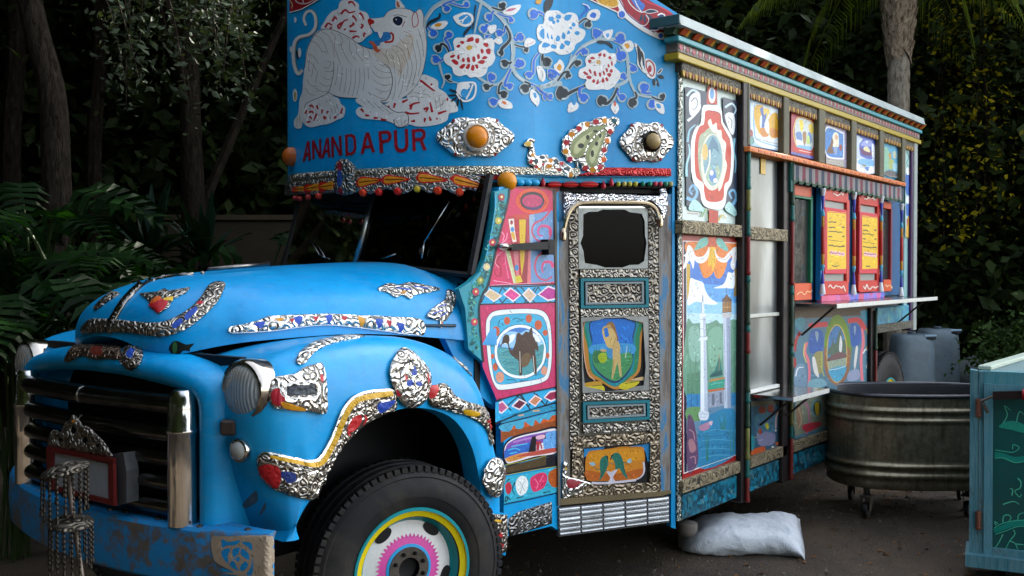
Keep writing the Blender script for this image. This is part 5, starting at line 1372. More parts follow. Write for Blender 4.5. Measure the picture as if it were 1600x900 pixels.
# shield picture in its frame
so_ = [(908, 496), (1014, 494), (1016, 610), (910.5, 614)]
pic = quad('shield_board', DOOR, so_, -.010, .004, paint('08080c', .5), dr)
sh_o = [(908, 496), (935, 495), (950, 494.6), (985, 494.4), (990, 494.2), (1014, 494), (1014.5, 530), (1015, 560), (1016, 610), (985, 611), (975, 611.5), (945, 612.5), (940, 613), (910.5, 614), (909.5, 580), (909, 540)]
sh_i = [(911, 503), (935, 500), (945, 497), (975, 496), (985, 499.5), (1005, 504), (1006.5, 530), (1009, 575), (1006, 602), (990, 605), (980, 609), (947, 612), (940, 609), (914, 604), (911.5, 580), (910, 540)]
frame('shield_frame', DOOR, sh_o, sh_i, .003, .016, metal('grey_sheet', '8d9190', .35), dr)
art('shield_painting', dr, DOOR, (890, 480, 6.431), '''
b5782c F|145,170 190,130 690,130 740,170 725,400 715,620 640,720 480,830 300,740 200,700 160,560 140,350
d0a890 S 8|140,200 145,420 180,640 260,740
1d7a52 F|185,150 700,150 710,300 690,600 620,700 460,800 300,710 220,640 190,430
0f7f86 F|190,140 660,135 668,300 650,620 590,700 460,800 330,710 240,640 205,450 180,260
0d2f5c F|225,130 640,128 645,320 628,600 460,765 255,620 235,400
1a6cc0 F|238,140 632,135 635,300 620,480 245,480 235,330
3a92c8 F|240,380 630,370 622,480 245,480
3f8a54 F|243,450 330,440 480,470 620,460 622,590 465,745 262,610
2f6f44 F|245,455 330,440 340,540 260,560
2f5f3c S 5 2|255,445 250,390;275,445 278,370;300,440 310,385;545,470 535,380;600,460 598,380;615,470 622,400
cfd8c4 S 8 3|565,510 585,380
9cb01c F|290,500 320,460 370,470 375,540 320,560
b59a6c F|310,430 350,420 380,440 340,450
3a86b4 F|380,420 440,420 430,520 390,500
8a6438 F|375,180 410,148 450,165 480,260 495,330 470,320 440,230
c9aa68 F|390,215 430,210 475,290 470,380 440,415 380,395 360,310 400,290
c9aa68 S 22 16|345,235 345,270 375,360 410,390
c0a060 S 20 14|375,195 350,205 335,235
b8965a F|370,190 410,175 425,205 395,220
c2a468 F|440,400 490,340 515,420 500,510 480,570 440,715 428,700 440,560
c2a468 F|480,520 512,470 520,570 528,690 510,690 495,600
8a6c3c S 4|470,300 440,400;450,520 445,690
b88a28 F|155,765 300,745 330,780 230,800 165,800
c4b41c F|170,800 240,795 340,790 350,850 250,830
c4b41c F|500,810 540,760 700,745 670,790 580,830
2a3a30 S 6|230,795 320,785;560,768 690,748
c9a878 F|610,735 740,700 745,735
''', -.005, None)
# lower panel with two parrots
art('parrot_board', dr, DOOR, (870, 660, 6.922), '0c0a10 P|290,270 1015,222 1005,655 300,665', -.006, None)
art('parrot_painting', dr, DOOR, (870, 660, 6.922), '''
1f7db4 P|297,285 520,268 505,300 400,310 350,335 310,375 297,370
1f7db4 P|780,260 1005,228 1003,420 985,430 965,330 940,280 820,270
c47a18 F|345,320 430,300 560,285 700,262 820,262 930,268 950,330 955,420 930,520 880,600 800,620 480,635 350,630 315,580 312,420
d08a14 F|360,340 600,290 900,290 930,400 700,420 400,440
b05a18 F|320,520 600,560 930,500 870,600 500,630 340,620
c8c2cc S 22 8|940,430 945,540 880,610 720,650
c8c2cc S 24|380,655 560,655 860,625
c8c2cc F|540,530 590,535 620,520 660,505 630,560 610,600 640,650 560,650 580,600
1f6a58 F|475,400 510,368 550,362 560,420 545,500 510,570 460,632 475,560 465,470
1f6a58 F|590,360 640,328 690,350 720,420 740,520 768,610 720,570 680,500 640,510 630,440 605,400
174f44 S 7|650,350 700,430 740,540;520,390 520,480 480,590
123a34 F|535,365 556,365 555,410;590,360 615,350 585,410
1f6a58 S 8 3|640,440 580,440 545,470
1f6a58 S 10 6|720,430 770,440 830,420
8ab0b8 F|355,440 400,430 420,460 380,470;760,420 800,390 810,430 780,440
1f6a58 S 10 6|400,480 450,515 480,510
''', -.002, None)
fo = [(896, 683), (1034, 673.5), (1033, 768), (877, 778)]; fi = [(911.5, 699.5), (1016.5, 692), (1015.5, 754.5), (913, 758)]
frame('lower_frame', DOOR, [(896, 683), (1031, 674), (1033, 768), (892, 777)], fi, .008, .03, GOLDT, dr)
art('corner_ornament', dr, DOOR, (870, 660, 6.922), '''
c9c9c9 F|60,440 95,425 115,450 105,500 100,560 140,600 240,620 350,650 370,680 290,690 270,740 220,790 130,800 60,820 50,700
8a1a24 F|95,620 150,605 200,625 250,640 170,700 100,690
b5b5b5 S 12 8|75,540 110,590 200,610 350,655
c9a030 C|85,495 14,16
''', .012, 3, (.012, 14, .004, .06), {'c9c9c9': SILVER(), 'b5b5b5': CHROME()})
quad('sill', DOOR, [(876, 780), (1034, 768.5), (1048.5, 766.5), (1048, 771), (1034, 775), (877, 789.5)], .02, .07, paint('6e5f42', .6, .3, .4))
# header foil and bead arch
art('header_foil', TR, DOOR, (860, 250, 7.5), 'cfd4da F|150,385 200,390 700,400 1150,420 1270,415 1275,345 1340,350 1355,480 1340,640 1300,700 1280,600 1200,500 1120,480 400,485 300,510 240,560 210,640 200,720 150,690 145,560', .014, 3, (.006, 8, .004, .09), {'cfd4da': repousse('bright_foil', 'e4e6ea', 55, '2a2c50', .35, .16)})
q = DOOR.moved(.03); bead = spl([(880, 371), (881.5, 358), (886, 340), (893, 327), (903, 319), (920, 316.5), (960, 316.5), (1000, 317), (1016, 320), (1026, 330), (1031, 349)], 5)
MB().tube([q.at(*p) for p in bead], .012, 8).build('bead', metal('worn_brass', 'b9a88c', .25, bumpk=.1, dirt=.3), TR, True)
for p in ((879.5, 366), (1031, 345)): MB().lathe(q.at(*p), (0, 0, 1), [(0, -.04), (.018, -.03), (.02, 0), (.012, .03), (0, .04)], 10).build('bead_end', metal('worn_brass', 'b9a88c', .25), TR, True)
# slatted step under the door
sq = [(872, 793.5), (1045.5, 775.2), (1045.6, 816), (873.5, 838.7)]
quad('step_plate', DOOR, sq, .012, .03, paint('6a6a6e', .5, .3, .4)); slm = metal('slat_tin', 'c4c8c8', .28, .75, .1, .3)
def sq_at(u, v):
    a = Vector(sq[0]).lerp(Vector(sq[1]), u); b = Vector(sq[3]).lerp(Vector(sq[2]), u); return a.lerp(b, v)
for i in range(5):
    for j in range(6):
        u0, u1 = i/5+.004, (i+1)/5-.012; v0, v1 = j/6+.01, (j+1)/6-.02; q = DOOR.moved(.012); m = MB(); rws = []
        for k in range(6):
            t = k/5; o = .011*math.sin(math.pi*t)+.001; rws.append([q.at(*sq_at(u, v0+(v1-v0)*t+random.uniform(-.006, .006)))+DOOR.n*o for u in (u0, u0+.01, u1-.01, u1)])
        m.grid(rws); m.build('slat', slm, TR, True)
# ================================================================ COWL PANEL PAINTINGS
q = [(773, 300), (796, 293), (793, 318), (778, 376), (764, 440), (754, 460), (748.5, 480), (750, 513), (755, 566), (732, 545), (727, 483), (717, 452), (735, 440), (748, 426), (757, 406), (766, 366), (772, 330)]
PIL = quad('windscreen_pillar', COWL, q, .012, .03, paint('1d8796', .45, .25, .2))
ptx = '23a0c8 S 1.6|%s\n' % ' '.join('%g,%g' % p for p in [(774, 306), (773, 330), (767, 366), (758, 407), (749, 428), (737, 442)])
ptx += '10131a S 3|%s\n' % ' '.join('%g,%g' % p for p in [(796, 294), (793, 318), (778, 376), (764, 440), (754, 460), (748.5, 480), (750, 513), (755, 566)])
rnd = random.Random(3)
mid = spl([(784, 312), (781, 335), (772, 370), (764, 400), (757, 425), (746, 448), (738, 470), (739, 500), (743, 545)], 8)
for i, (x, y) in enumerate(mid):
    for k in range(3):
        a = rnd.uniform(0, 6.28); ox, oy = x+rnd.uniform(-6, 6), y+rnd.uniform(-4, 4)
        ptx += '%s S 2.2 .6|%.1f,%.1f %.1f,%.1f %.1f,%.1f\n' % (rnd.choice(['145c4a', '0f4a52', '2f8a5c', '5fb09c', '103640']), ox, oy, ox+3*math.cos(a), oy+3*math.sin(a), ox+5*math.cos(a+.6), oy+5*math.sin(a+.6))
for c_, x, y in (('8e2a3c', 783, 308), ('b0a03c', 778.5, 345), ('a82040', 769, 379), ('c8b890', 760, 417), ('b02a48', 743, 456), ('b83050', 741, 503), ('7a8a3c', 750, 438)):
    ptx += '%s C|%g,%g 5.5,6\n%s C|%g,%g 2,2.2\n' % (c_, x, y, 'd8c87a', x+.5, y-.5)
art('floral_painting', PIL, COWL.moved(.012), (0, 0, 1), ptx, .002, None)
art('pink_painting', TR, COWL, (740, 280, 5), '''
c01e50 P|280,60 640,75 640,820 120,840 190,480 262,180
7a1420 F|300,60 640,60 640,110 560,80 420,80
c8381c C|455,170 130,100
d0551c L 8|335,170 400,95 520,95 575,170 520,250 400,250
10101c C|455,170 95,72
3a2a5c C|465,190 78,52
b0285c C|455,170 80,50
7a1838 S 5 3|400,180 420,150 450,165 440,190;470,150 500,160 490,185
a82030 P|262,290 430,290 440,820 330,830
b83a28 P|300,280 430,270 425,330 345,315
8c2030 P|345,310 430,310 420,820 380,820
d8cfc4 S 44 30|290,310 300,400 318,490
8a2030 C|293,338 11,18
2f7fb8 C|300,392 14,20
c8982c F|288,425 312,415 322,470 305,470
c9a412 P|352,315 406,315 392,640 372,760 362,640
6a8a3c S 12 6|360,790 340,720
5f88b4 P|430,280 640,240 640,800 440,810
8aa0b8 P|430,280 470,270 460,500 440,640
b8405c S 16 10|600,240 540,310 470,350 455,420 500,480 570,490 600,440
c83a70 S 26 8|595,440 590,380 530,365 500,400 510,440 540,440
b8405c S 16 12|570,560 500,600 475,680 500,760 560,790 610,760
c83a70 S 30 8|620,690 600,650 550,650 530,690 540,730
cc6a70 P|425,550 440,555 445,810 415,815
a83048 S 10|415,300 425,540
c8285c P|200,480 262,440 262,540 300,820 120,835
e08aa8 S 7|215,410 235,440 225,480;260,420 250,470 215,500
d8789c S 6|180,600 240,560 245,640 270,780
a8163c S 14 9|200,600 180,650 205,680 210,730 190,760 165,740 165,710 185,705
e8b0c4 S 4|185,590 165,650 195,690;150,790 200,800 290,815
b8c08c P|245,560 275,545 335,810 308,815
d8d2b8 S 6|250,560 315,810
c8707c P|305,560 345,560 352,760 330,760
2f7fb8 C|333,692 16,24
c8b42c P|320,760 360,750 380,800 330,815
c8c8c0 F|205,510 260,500 285,530 260,560 200,545
120e14 S 7|130,835 300,828 640,815
e0a0b8 S 4|130,828 300,820 600,808
1c0c12 P|612,80 640,80 640,820 628,820
''', .003, None)  # the near-black strip at its right edge is painted shade beside the jamb
art('camel_painting', TR, COWL, (740, 440, 4.5), '''
1f9ac8 P|108,30 575,22 572,158 42,158 60,100
12101c S 9|108,34 330,36 575,22
12101c S 10|42,160 300,155 575,145
12101c Z 8|100,40 50,150;110,38 200,150 290,42 380,152 450,38 540,148;200,40 140,152;205,45 290,150;330,40 430,150;430,40 355,150;560,30 450,100
d8d4d0 P|70,92 112,48 200,100 140,145
c8b088 P|80,92 115,58 188,100 138,134
dcd4d8 P|203,90 255,40 332,95 275,145
c93a80 P|215,90 258,52 320,95 275,132
dcd4d0 P|338,90 385,42 440,95 395,150
c8ac90 P|350,92 385,56 428,96 393,136
dcd4d8 P|445,90 520,28 580,50 580,125 520,138
b02a88 P|458,90 522,40 580,60 580,115 520,126
b8285c P|42,166 575,150 575,745 160,830 60,600
8a1440 S 3|60,170 100,240;110,165 130,210;160,165 170,200;220,160 222,195;280,158 280,190;340,155 335,185;400,152 390,185;470,150 440,200;530,150 480,220;570,200 510,270;575,280 530,310;575,350 545,360;575,430 548,430;575,520 550,510;570,600 545,580;570,690 520,650;52,260 88,280;55,330 85,340;58,400 85,405;60,470 88,470;65,540 92,530
8a1440 S 3|200,760 205,810;260,745 262,800;330,735 335,785;400,720 405,770;470,705 480,755;520,690 540,740
d6dcdf F|150,205 290,192 420,192 490,210 530,270 545,380 548,520 535,640 500,700 380,735 200,762 150,740 112,640 92,500 82,330 95,250
12101c L 4|150,205 290,192 420,192 490,210 530,270 545,380 548,520 535,640 500,700 380,735 200,762 150,740 112,640 92,500 82,330 95,250
2f9fc4 F|160,240 300,226 420,228 480,248 510,310 524,420 520,560 505,650 460,682 330,705 200,722 150,700 128,600 116,450 112,320 122,262
12101c L 3|160,240 300,226 420,228 480,248 510,310 524,420 520,560 505,650 460,682 330,705 200,722 150,700 128,600 116,450 112,320 122,262
b8502c C|155,350 26,36;232,275 22,28;385,260 22,30;452,305 26,34;500,360 17,22;150,600 18,28;518,520 12,22;130,525 12,18
8a3418 S 3|145,340 165,355;228,265 238,285;445,300 462,312
c88a70 C|182,672 30,38;492,625 22,32
123a44 S 6 3|180,270 170,310 190,320;205,310 195,290;270,270 300,255 330,270 360,262;300,280 340,275;230,690 280,690 300,710;320,700 380,690;430,660 460,650
dfe3e4 C|325,492 182,190
12101c L 3|325,302 420,325 490,400 507,492 490,590 420,660 325,682 230,660 160,590 143,492 160,400 230,325
2f6fb4 C|325,492 164,170
8ab8d8 F|190,390 250,350 330,360 380,340 470,400 485,450 400,460 200,460
dfe6ea F|205,410 250,380 290,370 270,420 220,440;400,360 440,375 470,420 430,420
3f8a90 F|165,470 220,465 300,490 400,480 485,440 488,500 470,580 400,645 325,660 240,640 180,570
2a6a74 S 6|190,500 250,490;200,560 280,570;260,610 300,620;440,520 480,500;430,600 460,580
5f9a94 S 6|180,530 260,530;420,560 480,540;230,600 290,600
3f2c22 F|182,450 195,430 205,390 225,372 245,380 250,410 245,440 255,470 270,480 290,430 300,370 318,360 335,375 350,365 365,350 385,355 395,330 408,325 415,380 430,410 445,450 452,490 430,480 438,560 440,640 420,640 412,560 400,540 370,580 340,600 338,650 318,655 312,560 290,540 250,500 235,440 205,435 190,455
5f4a30 F|340,520 380,500 400,540 375,590 340,600 330,560
2c1e18 S 6 3|440,420 450,480 430,490
dcdcd4 S 3|322,490 325,640;415,520 425,640
12101c S 9|150,838 330,790 575,742
12101c S 10|150,1000 330,925 575,850
1f9ac8 P|150,850 330,800 575,755 575,840 330,915 150,990
12101c Z 8|200,905 320,795 395,900;260,905 175,820;375,870 300,800;395,900 330,790;380,880 440,790 500,870 560,760;480,850 420,780
dccdd0 P|175,850 200,835 245,885 195,930 175,920
b0507c P|175,860 200,848 232,885 195,918 175,908
dccdd0 P|262,875 315,820 375,850 320,905
5c1030 P|275,875 318,832 360,852 320,893
dccdd0 P|380,845 430,795 480,825 430,880
c07a54 P|392,845 432,806 468,827 430,868
dccdd0 P|488,815 530,770 575,760 575,830 540,845
8c1840 P|500,815 534,780 575,772 575,820 542,834
''', .003, None)
art('sea_painting', TR, COWL, (740, 620, 3.6), '''
12101c S 6|150,155 300,115 470,70
1f86a8 P|150,108 470,40 470,68 300,112 150,150
c8986c S 8|330,80 370,76;250,105 280,102
b8501c P|150,160 470,80 470,180 350,190 200,225 152,260
8a4418 P|152,200 470,130 470,180 200,225 152,260
3f9ab8 F|150,158 300,122 470,82 470,100 440,105 420,130 390,125 370,150 345,130 330,165 300,150 285,140 275,175 240,180 225,160 205,190 175,195 152,190
12101c F|165,290 185,250 240,215 350,190 470,172 470,320 350,345 210,385 175,380 162,340
d8d0d4 F|172,290 192,255 245,225 350,200 470,184 470,308 345,335 210,372 185,370 172,340
7a4a9c F|178,290 195,260 250,232 350,208 470,192 470,240 330,270 180,320
a878b8 S 10|220,255 300,235 340,230
2a5fb0 F|176,300 240,280 320,255 330,300 250,320 180,350
4fb0d0 S 6|190,300 230,290 260,300;210,280 300,262;200,320 240,310
5f9ad0 F|395,215 470,195 470,300 400,300
c8843c F|180,345 250,320 330,312 300,335 200,366
b04a3c F|240,335 330,308 470,285 470,305 345,330
120c14 P|305,312 325,225 400,208 405,235 350,245 348,305
d8a8b8 F|350,222 395,212 395,232 355,240
a02838 P|350,250 375,248 385,290 378,295 370,262 365,300 350,303
12101c P|160,395 470,330 470,390 165,440
a8a838 S 3|170,385 320,352 410,330;180,440 330,412 470,390
4a3a20 P|165,400 405,335 405,385 165,432
8a9c3c S 5|200,378 220,374;260,366 275,362
2f9fb8 P|165,455 470,395 470,535 170,600
123a44 S 8 3|230,480 215,520 230,550;300,460 295,500;240,570 280,560;390,540 430,530;200,460 180,480
123a44 S 6|180,560 175,590 190,575 185,560 205,580
b02a3c F|175,500 195,478 212,500 205,540 185,545
d8dcd8 F|235,480 262,445 295,455 305,500 290,540 260,555 240,530
8a9a9c S 3|250,470 270,500 260,540;290,470 272,500 285,530
c8305c F|315,470 340,440 390,425 412,450 400,500 370,525 330,530
e07a98 S 4|340,460 360,490 350,520;390,440 370,480
a8501c F|420,430 450,405 470,410 470,500 440,505 418,470
8a3418 S 4|440,430 455,460
12101c S 5|170,605 330,572 470,540
''', .003, None)
art('skirt_plate', TR, COWL, (740, 620, 3.6), '8f8f8f P|186,690 250,645 345,615 436,590 436,712 330,745 200,785', .006, 3, (.008, 8, .004, .07), {'8f8f8f': repousse('old_tin', '7d7c7a', 40, '15130f', .7, .3)})
quad('cowl_side', COWL, [(690, 519), (748, 474), (772, 480), (792, 640), (775, 640), (730, 600)], -.03, .04, body_blue())
# black mirror arm across the cowl
q = COWL.moved(.05); MB().prism([q.at(*p) for p in ((798, 381.5), (858, 377.5), (860, 389.5), (800, 391.5))], COWL.n*-.03).build('mirror_arm', BLACK(), TR)
MB().tube([q.at(781, 384), q.at(798, 385)], .012, 8).build('mirror_arm_tip', CHROME(), TR, True)
quad('mirror_bracket', COWL, [(856, 374), (867, 374), (867, 398), (858, 398)], .05, .05, BLACK())
# ================================================================ CROWN BOARD PAINTINGS
BL, DK, GY, WH, RE = '2463c4', '18232a', '9db0b4', 'dcdcd8', 'a81e26'
# the beast with its rocks
art('beast_painting', CROWN, CR, (440, 0, 4.5), '''
d6d6d2 F|280,200 300,160 330,110 360,80 400,60 410,20 450,-5 500,0 545,30 550,70 600,90 620,130 625,190 640,230 600,260 570,290 540,300 490,290 470,265 400,225 340,205
a81e26 S 17 9|310,195 330,165 360,180;360,150 380,120 390,140;420,100 450,70 480,90 520,80;470,20 500,15 520,45;430,160 400,180 410,200 440,150 470,140;550,90 570,110 580,140;480,190 510,170 500,160;500,110 520,130 530,150;560,200 575,180 560,170;500,270 530,255 550,265;480,220 530,222;445,200 450,215;340,200 360,195;590,230 580,250 585,260
d6d6d2 F|150,760 200,715 260,690 330,675 400,690 420,730 450,760 440,820 400,840 340,870 280,880 200,895 150,850
a81e26 S 16 9|200,750 215,740 230,760;195,790 220,785 225,800;200,830 205,820 215,840;170,800 180,770;250,800 230,850;290,770 285,800;310,840 300,820 320,830;340,690 360,710;390,790 350,800;420,800 430,760;370,830 385,825 380,815;250,740 260,770;330,780 320,800;180,860 210,855
d6d6d2 F|525,790 545,755 600,750 680,745 760,720 800,700 880,690 930,660 960,600 970,550 1000,525 1050,540 1100,570 1105,620 1150,650 1180,690 1220,720 1240,780 1180,800 1160,850 1080,880 960,890 880,870 800,870 740,850 640,840 560,830
a81e26 S 19 10|560,765 580,790;590,810 620,815;650,830 680,830;700,840 740,845;750,745 760,760;800,725 790,760;850,720 890,700;900,750 930,730 975,720;905,770 920,740;870,790 910,800 970,795;940,850 910,855;1000,770 1030,760 1015,790;1010,830 1005,860;1050,850 1040,820;1090,840 1095,830;1060,790 1045,720;975,570 990,575 1060,630 1080,640;1050,590 1060,600;1160,690 1170,710;1100,800 1160,780
cdcdc6 S 24 18|150,490 120,520 95,470 85,390 95,300 130,260 200,240 240,190 240,120 215,80 180,85 160,130 175,180
8a7a62 S 4|150,485 125,505 108,460 98,390 108,310 140,272 205,255 252,200 250,110 215,70 175,75
d0d0cb F|165,480 170,420 180,350 210,280 250,225 300,205 350,210 430,240 500,280 570,325 620,345 650,345 650,300 700,290 690,240 660,225 640,200 620,180 610,150 625,130 660,130 720,120 740,90 790,65 850,55 910,75 935,90 965,65 985,75 1000,110 1002,160 1015,220 1022,300 1020,380 1005,450 990,520 960,590 900,650 850,690 800,715 710,720 640,700 560,690 440,685 370,670 330,650 300,670 230,700 180,730 165,760 150,820 145,895 100,900 90,850 120,800 130,700 150,640 155,560
d0d0cb F|540,690 530,720 600,760 700,800 790,830 800,880 840,895 890,880 895,830 860,790 800,780 740,745 700,715 660,700
d0d0cb F|880,660 960,600 1060,640 1140,650 1160,670 1150,760 1110,780 1080,770 1060,700 980,690 900,690
d0d0cb F|240,700 330,655 380,690 400,730 415,770 400,800 350,800 335,760 280,750
cdc4b4 F|640,360 700,340 760,340 850,280 920,240 925,350 880,450 830,540 800,480 740,460 680,420
2a74b0 F|665,225 700,230 740,225 765,235 770,270 740,290 700,300 690,320 650,325 655,290 700,280 680,250
a82218 S 14|765,230 785,245 785,280 770,295 725,297
c25a3c F|615,295 640,290 670,320 680,345 700,350 680,370 650,350 640,315
e0e0da F|680,225 715,230 700,270 690,260
a81e1e F|608,150 620,130 650,145 652,165 630,175 635,200 620,180
d0d0cb F|808,55 805,0 820,-10 850,25 868,55
a85a3c F|812,45 812,5 830,30 832,52
a82a20 L 6|925,185 920,120 945,85 960,130 960,170 940,190
10121c F|785,150 790,125 820,115 850,130 850,160 830,180 805,175
e0e0e0 L 5|775,160 785,120 820,108 880,125 870,170 830,190 800,185
10121c S 4|785,115 820,106 885,122
8a2a22 S 6|850,190 870,150
16203c C|820,148 22,26
c8c8d0 C|808,138 5,6
3a2824 S 4|165,480 175,400 190,330 230,255 280,215 330,205 400,225 470,260 570,325 640,345
3a2824 S 4|370,430 368,520 345,620 320,660 260,690 180,725 165,760
3a2824 S 5|720,450 760,480 782,560 770,640 740,700 700,715 760,760 810,790 860,790 890,810 890,870 840,895 800,880 790,840
3a2824 S 3|330,650 400,680 470,688 530,690;720,120 760,75 830,58 910,72 935,90 970,65 995,95 1003,200 1022,300 1010,440 980,540 920,640 850,690
8a6a4a S 3|210,290 240,300 270,330 290,370;240,250 280,270 310,320 330,380;290,225 330,250 360,310 375,400;350,225 380,260 375,330 400,400 420,460;400,240 430,270 425,330 450,390 480,440;450,262 480,290 480,340 500,390 530,430;510,295 530,330 530,370 560,410 580,430;560,325 580,350 575,390 610,420;600,345 620,370 625,410;190,380 230,400 260,450;180,430 220,450 250,500;320,430 350,440 330,480 300,470;310,500 350,505 365,490;290,540 330,560 362,545;270,580 310,605 350,600;240,620 290,645 330,640;180,560 210,600 250,610;170,620 200,660 240,670
5a4c44 S 2.5|400,450 395,520 380,600;430,470 425,560 410,640;460,480 455,570 440,660;490,480 490,570 470,670;520,490 520,580 500,680;550,480 552,570 530,670;580,480 585,560 575,640;610,480 615,560;200,420 190,500;230,440 215,540;260,500 240,580
8a6a4a S 3|670,420 690,450 730,470 765,480;650,460 680,490 730,510 775,510;640,500 680,540 740,550 778,540;645,560 690,590 740,600 775,590;660,620 700,640 740,645 765,630;640,660 690,690 730,690
4a3c38 S 2.5|760,380 790,440 800,520;800,360 830,420 840,520 820,600;840,340 870,400 890,480 870,580;880,320 905,400 920,480 900,590;920,300 940,380 950,470 930,570;950,280 970,360 980,440 960,540;970,240 990,300 1000,400;740,400 760,450;860,520 850,620 820,690;900,560 880,640;940,520 920,610;800,540 800,640 780,700;960,200 980,260;870,250 910,260;830,270 860,300 900,310;780,320 820,330 860,360
a8702c S 3|860,220 900,240 925,290;840,380 870,440;700,360 730,400;890,350 900,420;850,440 845,510
5a4c44 S 2.5|560,700 600,740;600,700 660,760;650,720 720,785;700,740 770,800;810,850 830,890;840,840 850,890;865,850 870,885;1080,690 1090,770;1110,680 1120,770;1135,700 1130,750;350,760 360,795;375,750 385,795;395,750 402,790;930,650 1040,670;900,680 1000,685
8a7a5a S 4 2|130,820 135,890;115,830 110,890;160,830 165,880
d6d6d2 C|98,670 16,46
a89a6a C|98,675 9,30
d6d6d2 C|130,370 12,34;68,345 8,22;100,140 8,20
1c2a30 F|105,350 120,370 118,420 108,400
''', .003, 9)
# lettering
art('lettering', CROWN, CR, (430, 0, 2.8125), '''
8e1420 P|122,711 141,622 152,619 158,704 148,706 147,684 137,687 133,708
8e1420 P|165,702 163,618 173,615 196,672 194,611 203,608 206,694 196,697 174,645 175,699
8e1420 P|204,698 226,608 237,605 244,690 234,692 232,670 220,673 215,695
8e1420 P|249,693 247,603 258,600 284,660 281,597 292,594 296,682 285,686 259,628 260,690
8e1420 P|311,685 308,593 338,588 352,597 357,615 358,655 352,672 340,681
8e1420 P|376,678 398,584 414,581 440,668 427,671 421,650 396,654 390,675
8e1420 P|461,673 455,578 493,573 508,580 513,597 510,615 498,625 474,630 477,671
8e1420 P|522,573 536,571 539,640 546,653 560,655 570,648 573,633 570,568 584,566 587,640 580,660 565,670 545,670 530,660 525,645
8e1420 P|605,665 601,569 643,565 658,573 662,592 658,608 649,617 666,658 652,663 636,620 617,622 619,664
1272ad P|145,640 146,671 139,672
1272ad P|229,625 231,657 223,659
1272ad P|320,603 334,601 343,608 346,620 347,652 342,665 334,670 323,671
1272ad P|407,603 416,637 400,640
1272ad P|469,591 488,588 497,593 498,605 494,612 473,616
1272ad P|615,582 640,579 648,586 648,598 641,604 617,607
''', .003, 9)
# flowers and scrolls (white flowers, blue and black curls on grey stems)
def curl(col, cx, cy, r, tail, w0=None, d=1):
    """comma-shaped scroll with a pale outline: round head at (cx, cy), tail through the given points"""
    w0 = w0 or r*1.1; pts = ['%g,%g' % (cx, cy)]
    t = pts_of(tail); a0 = math.atan2(t[0][1]-cy, t[0][0]-cx)
    arc = ['%g,%g' % (cx+r*.75*math.cos(a0+d*(2.6-k*.65)), cy+r*.75*math.sin(a0+d*(2.6-k*.65))) for k in range(4)]
    b = ' '.join(arc)+' '+tail
    s = '%s S %g %g|%s\n%s C|%g,%g %g,%g\n' % (GY, w0+15, w0*.42+12, b, GY, cx, cy, r+7, r+7)
    return s, '%s S %g %g|%s\n%s C|%g,%g %g,%g\n' % (col, w0*1.02, w0*.42, b, col, cx+r*.1, cy, r*.78, r*.78)
def floral(T, stems, curls, extra, name):
    lo = stems; hi = ''
    for c in curls:
        a, b = curl(*c); lo += a; hi += b
    art(name, CROWN, CR, T, lo+hi+extra, .003, 9)
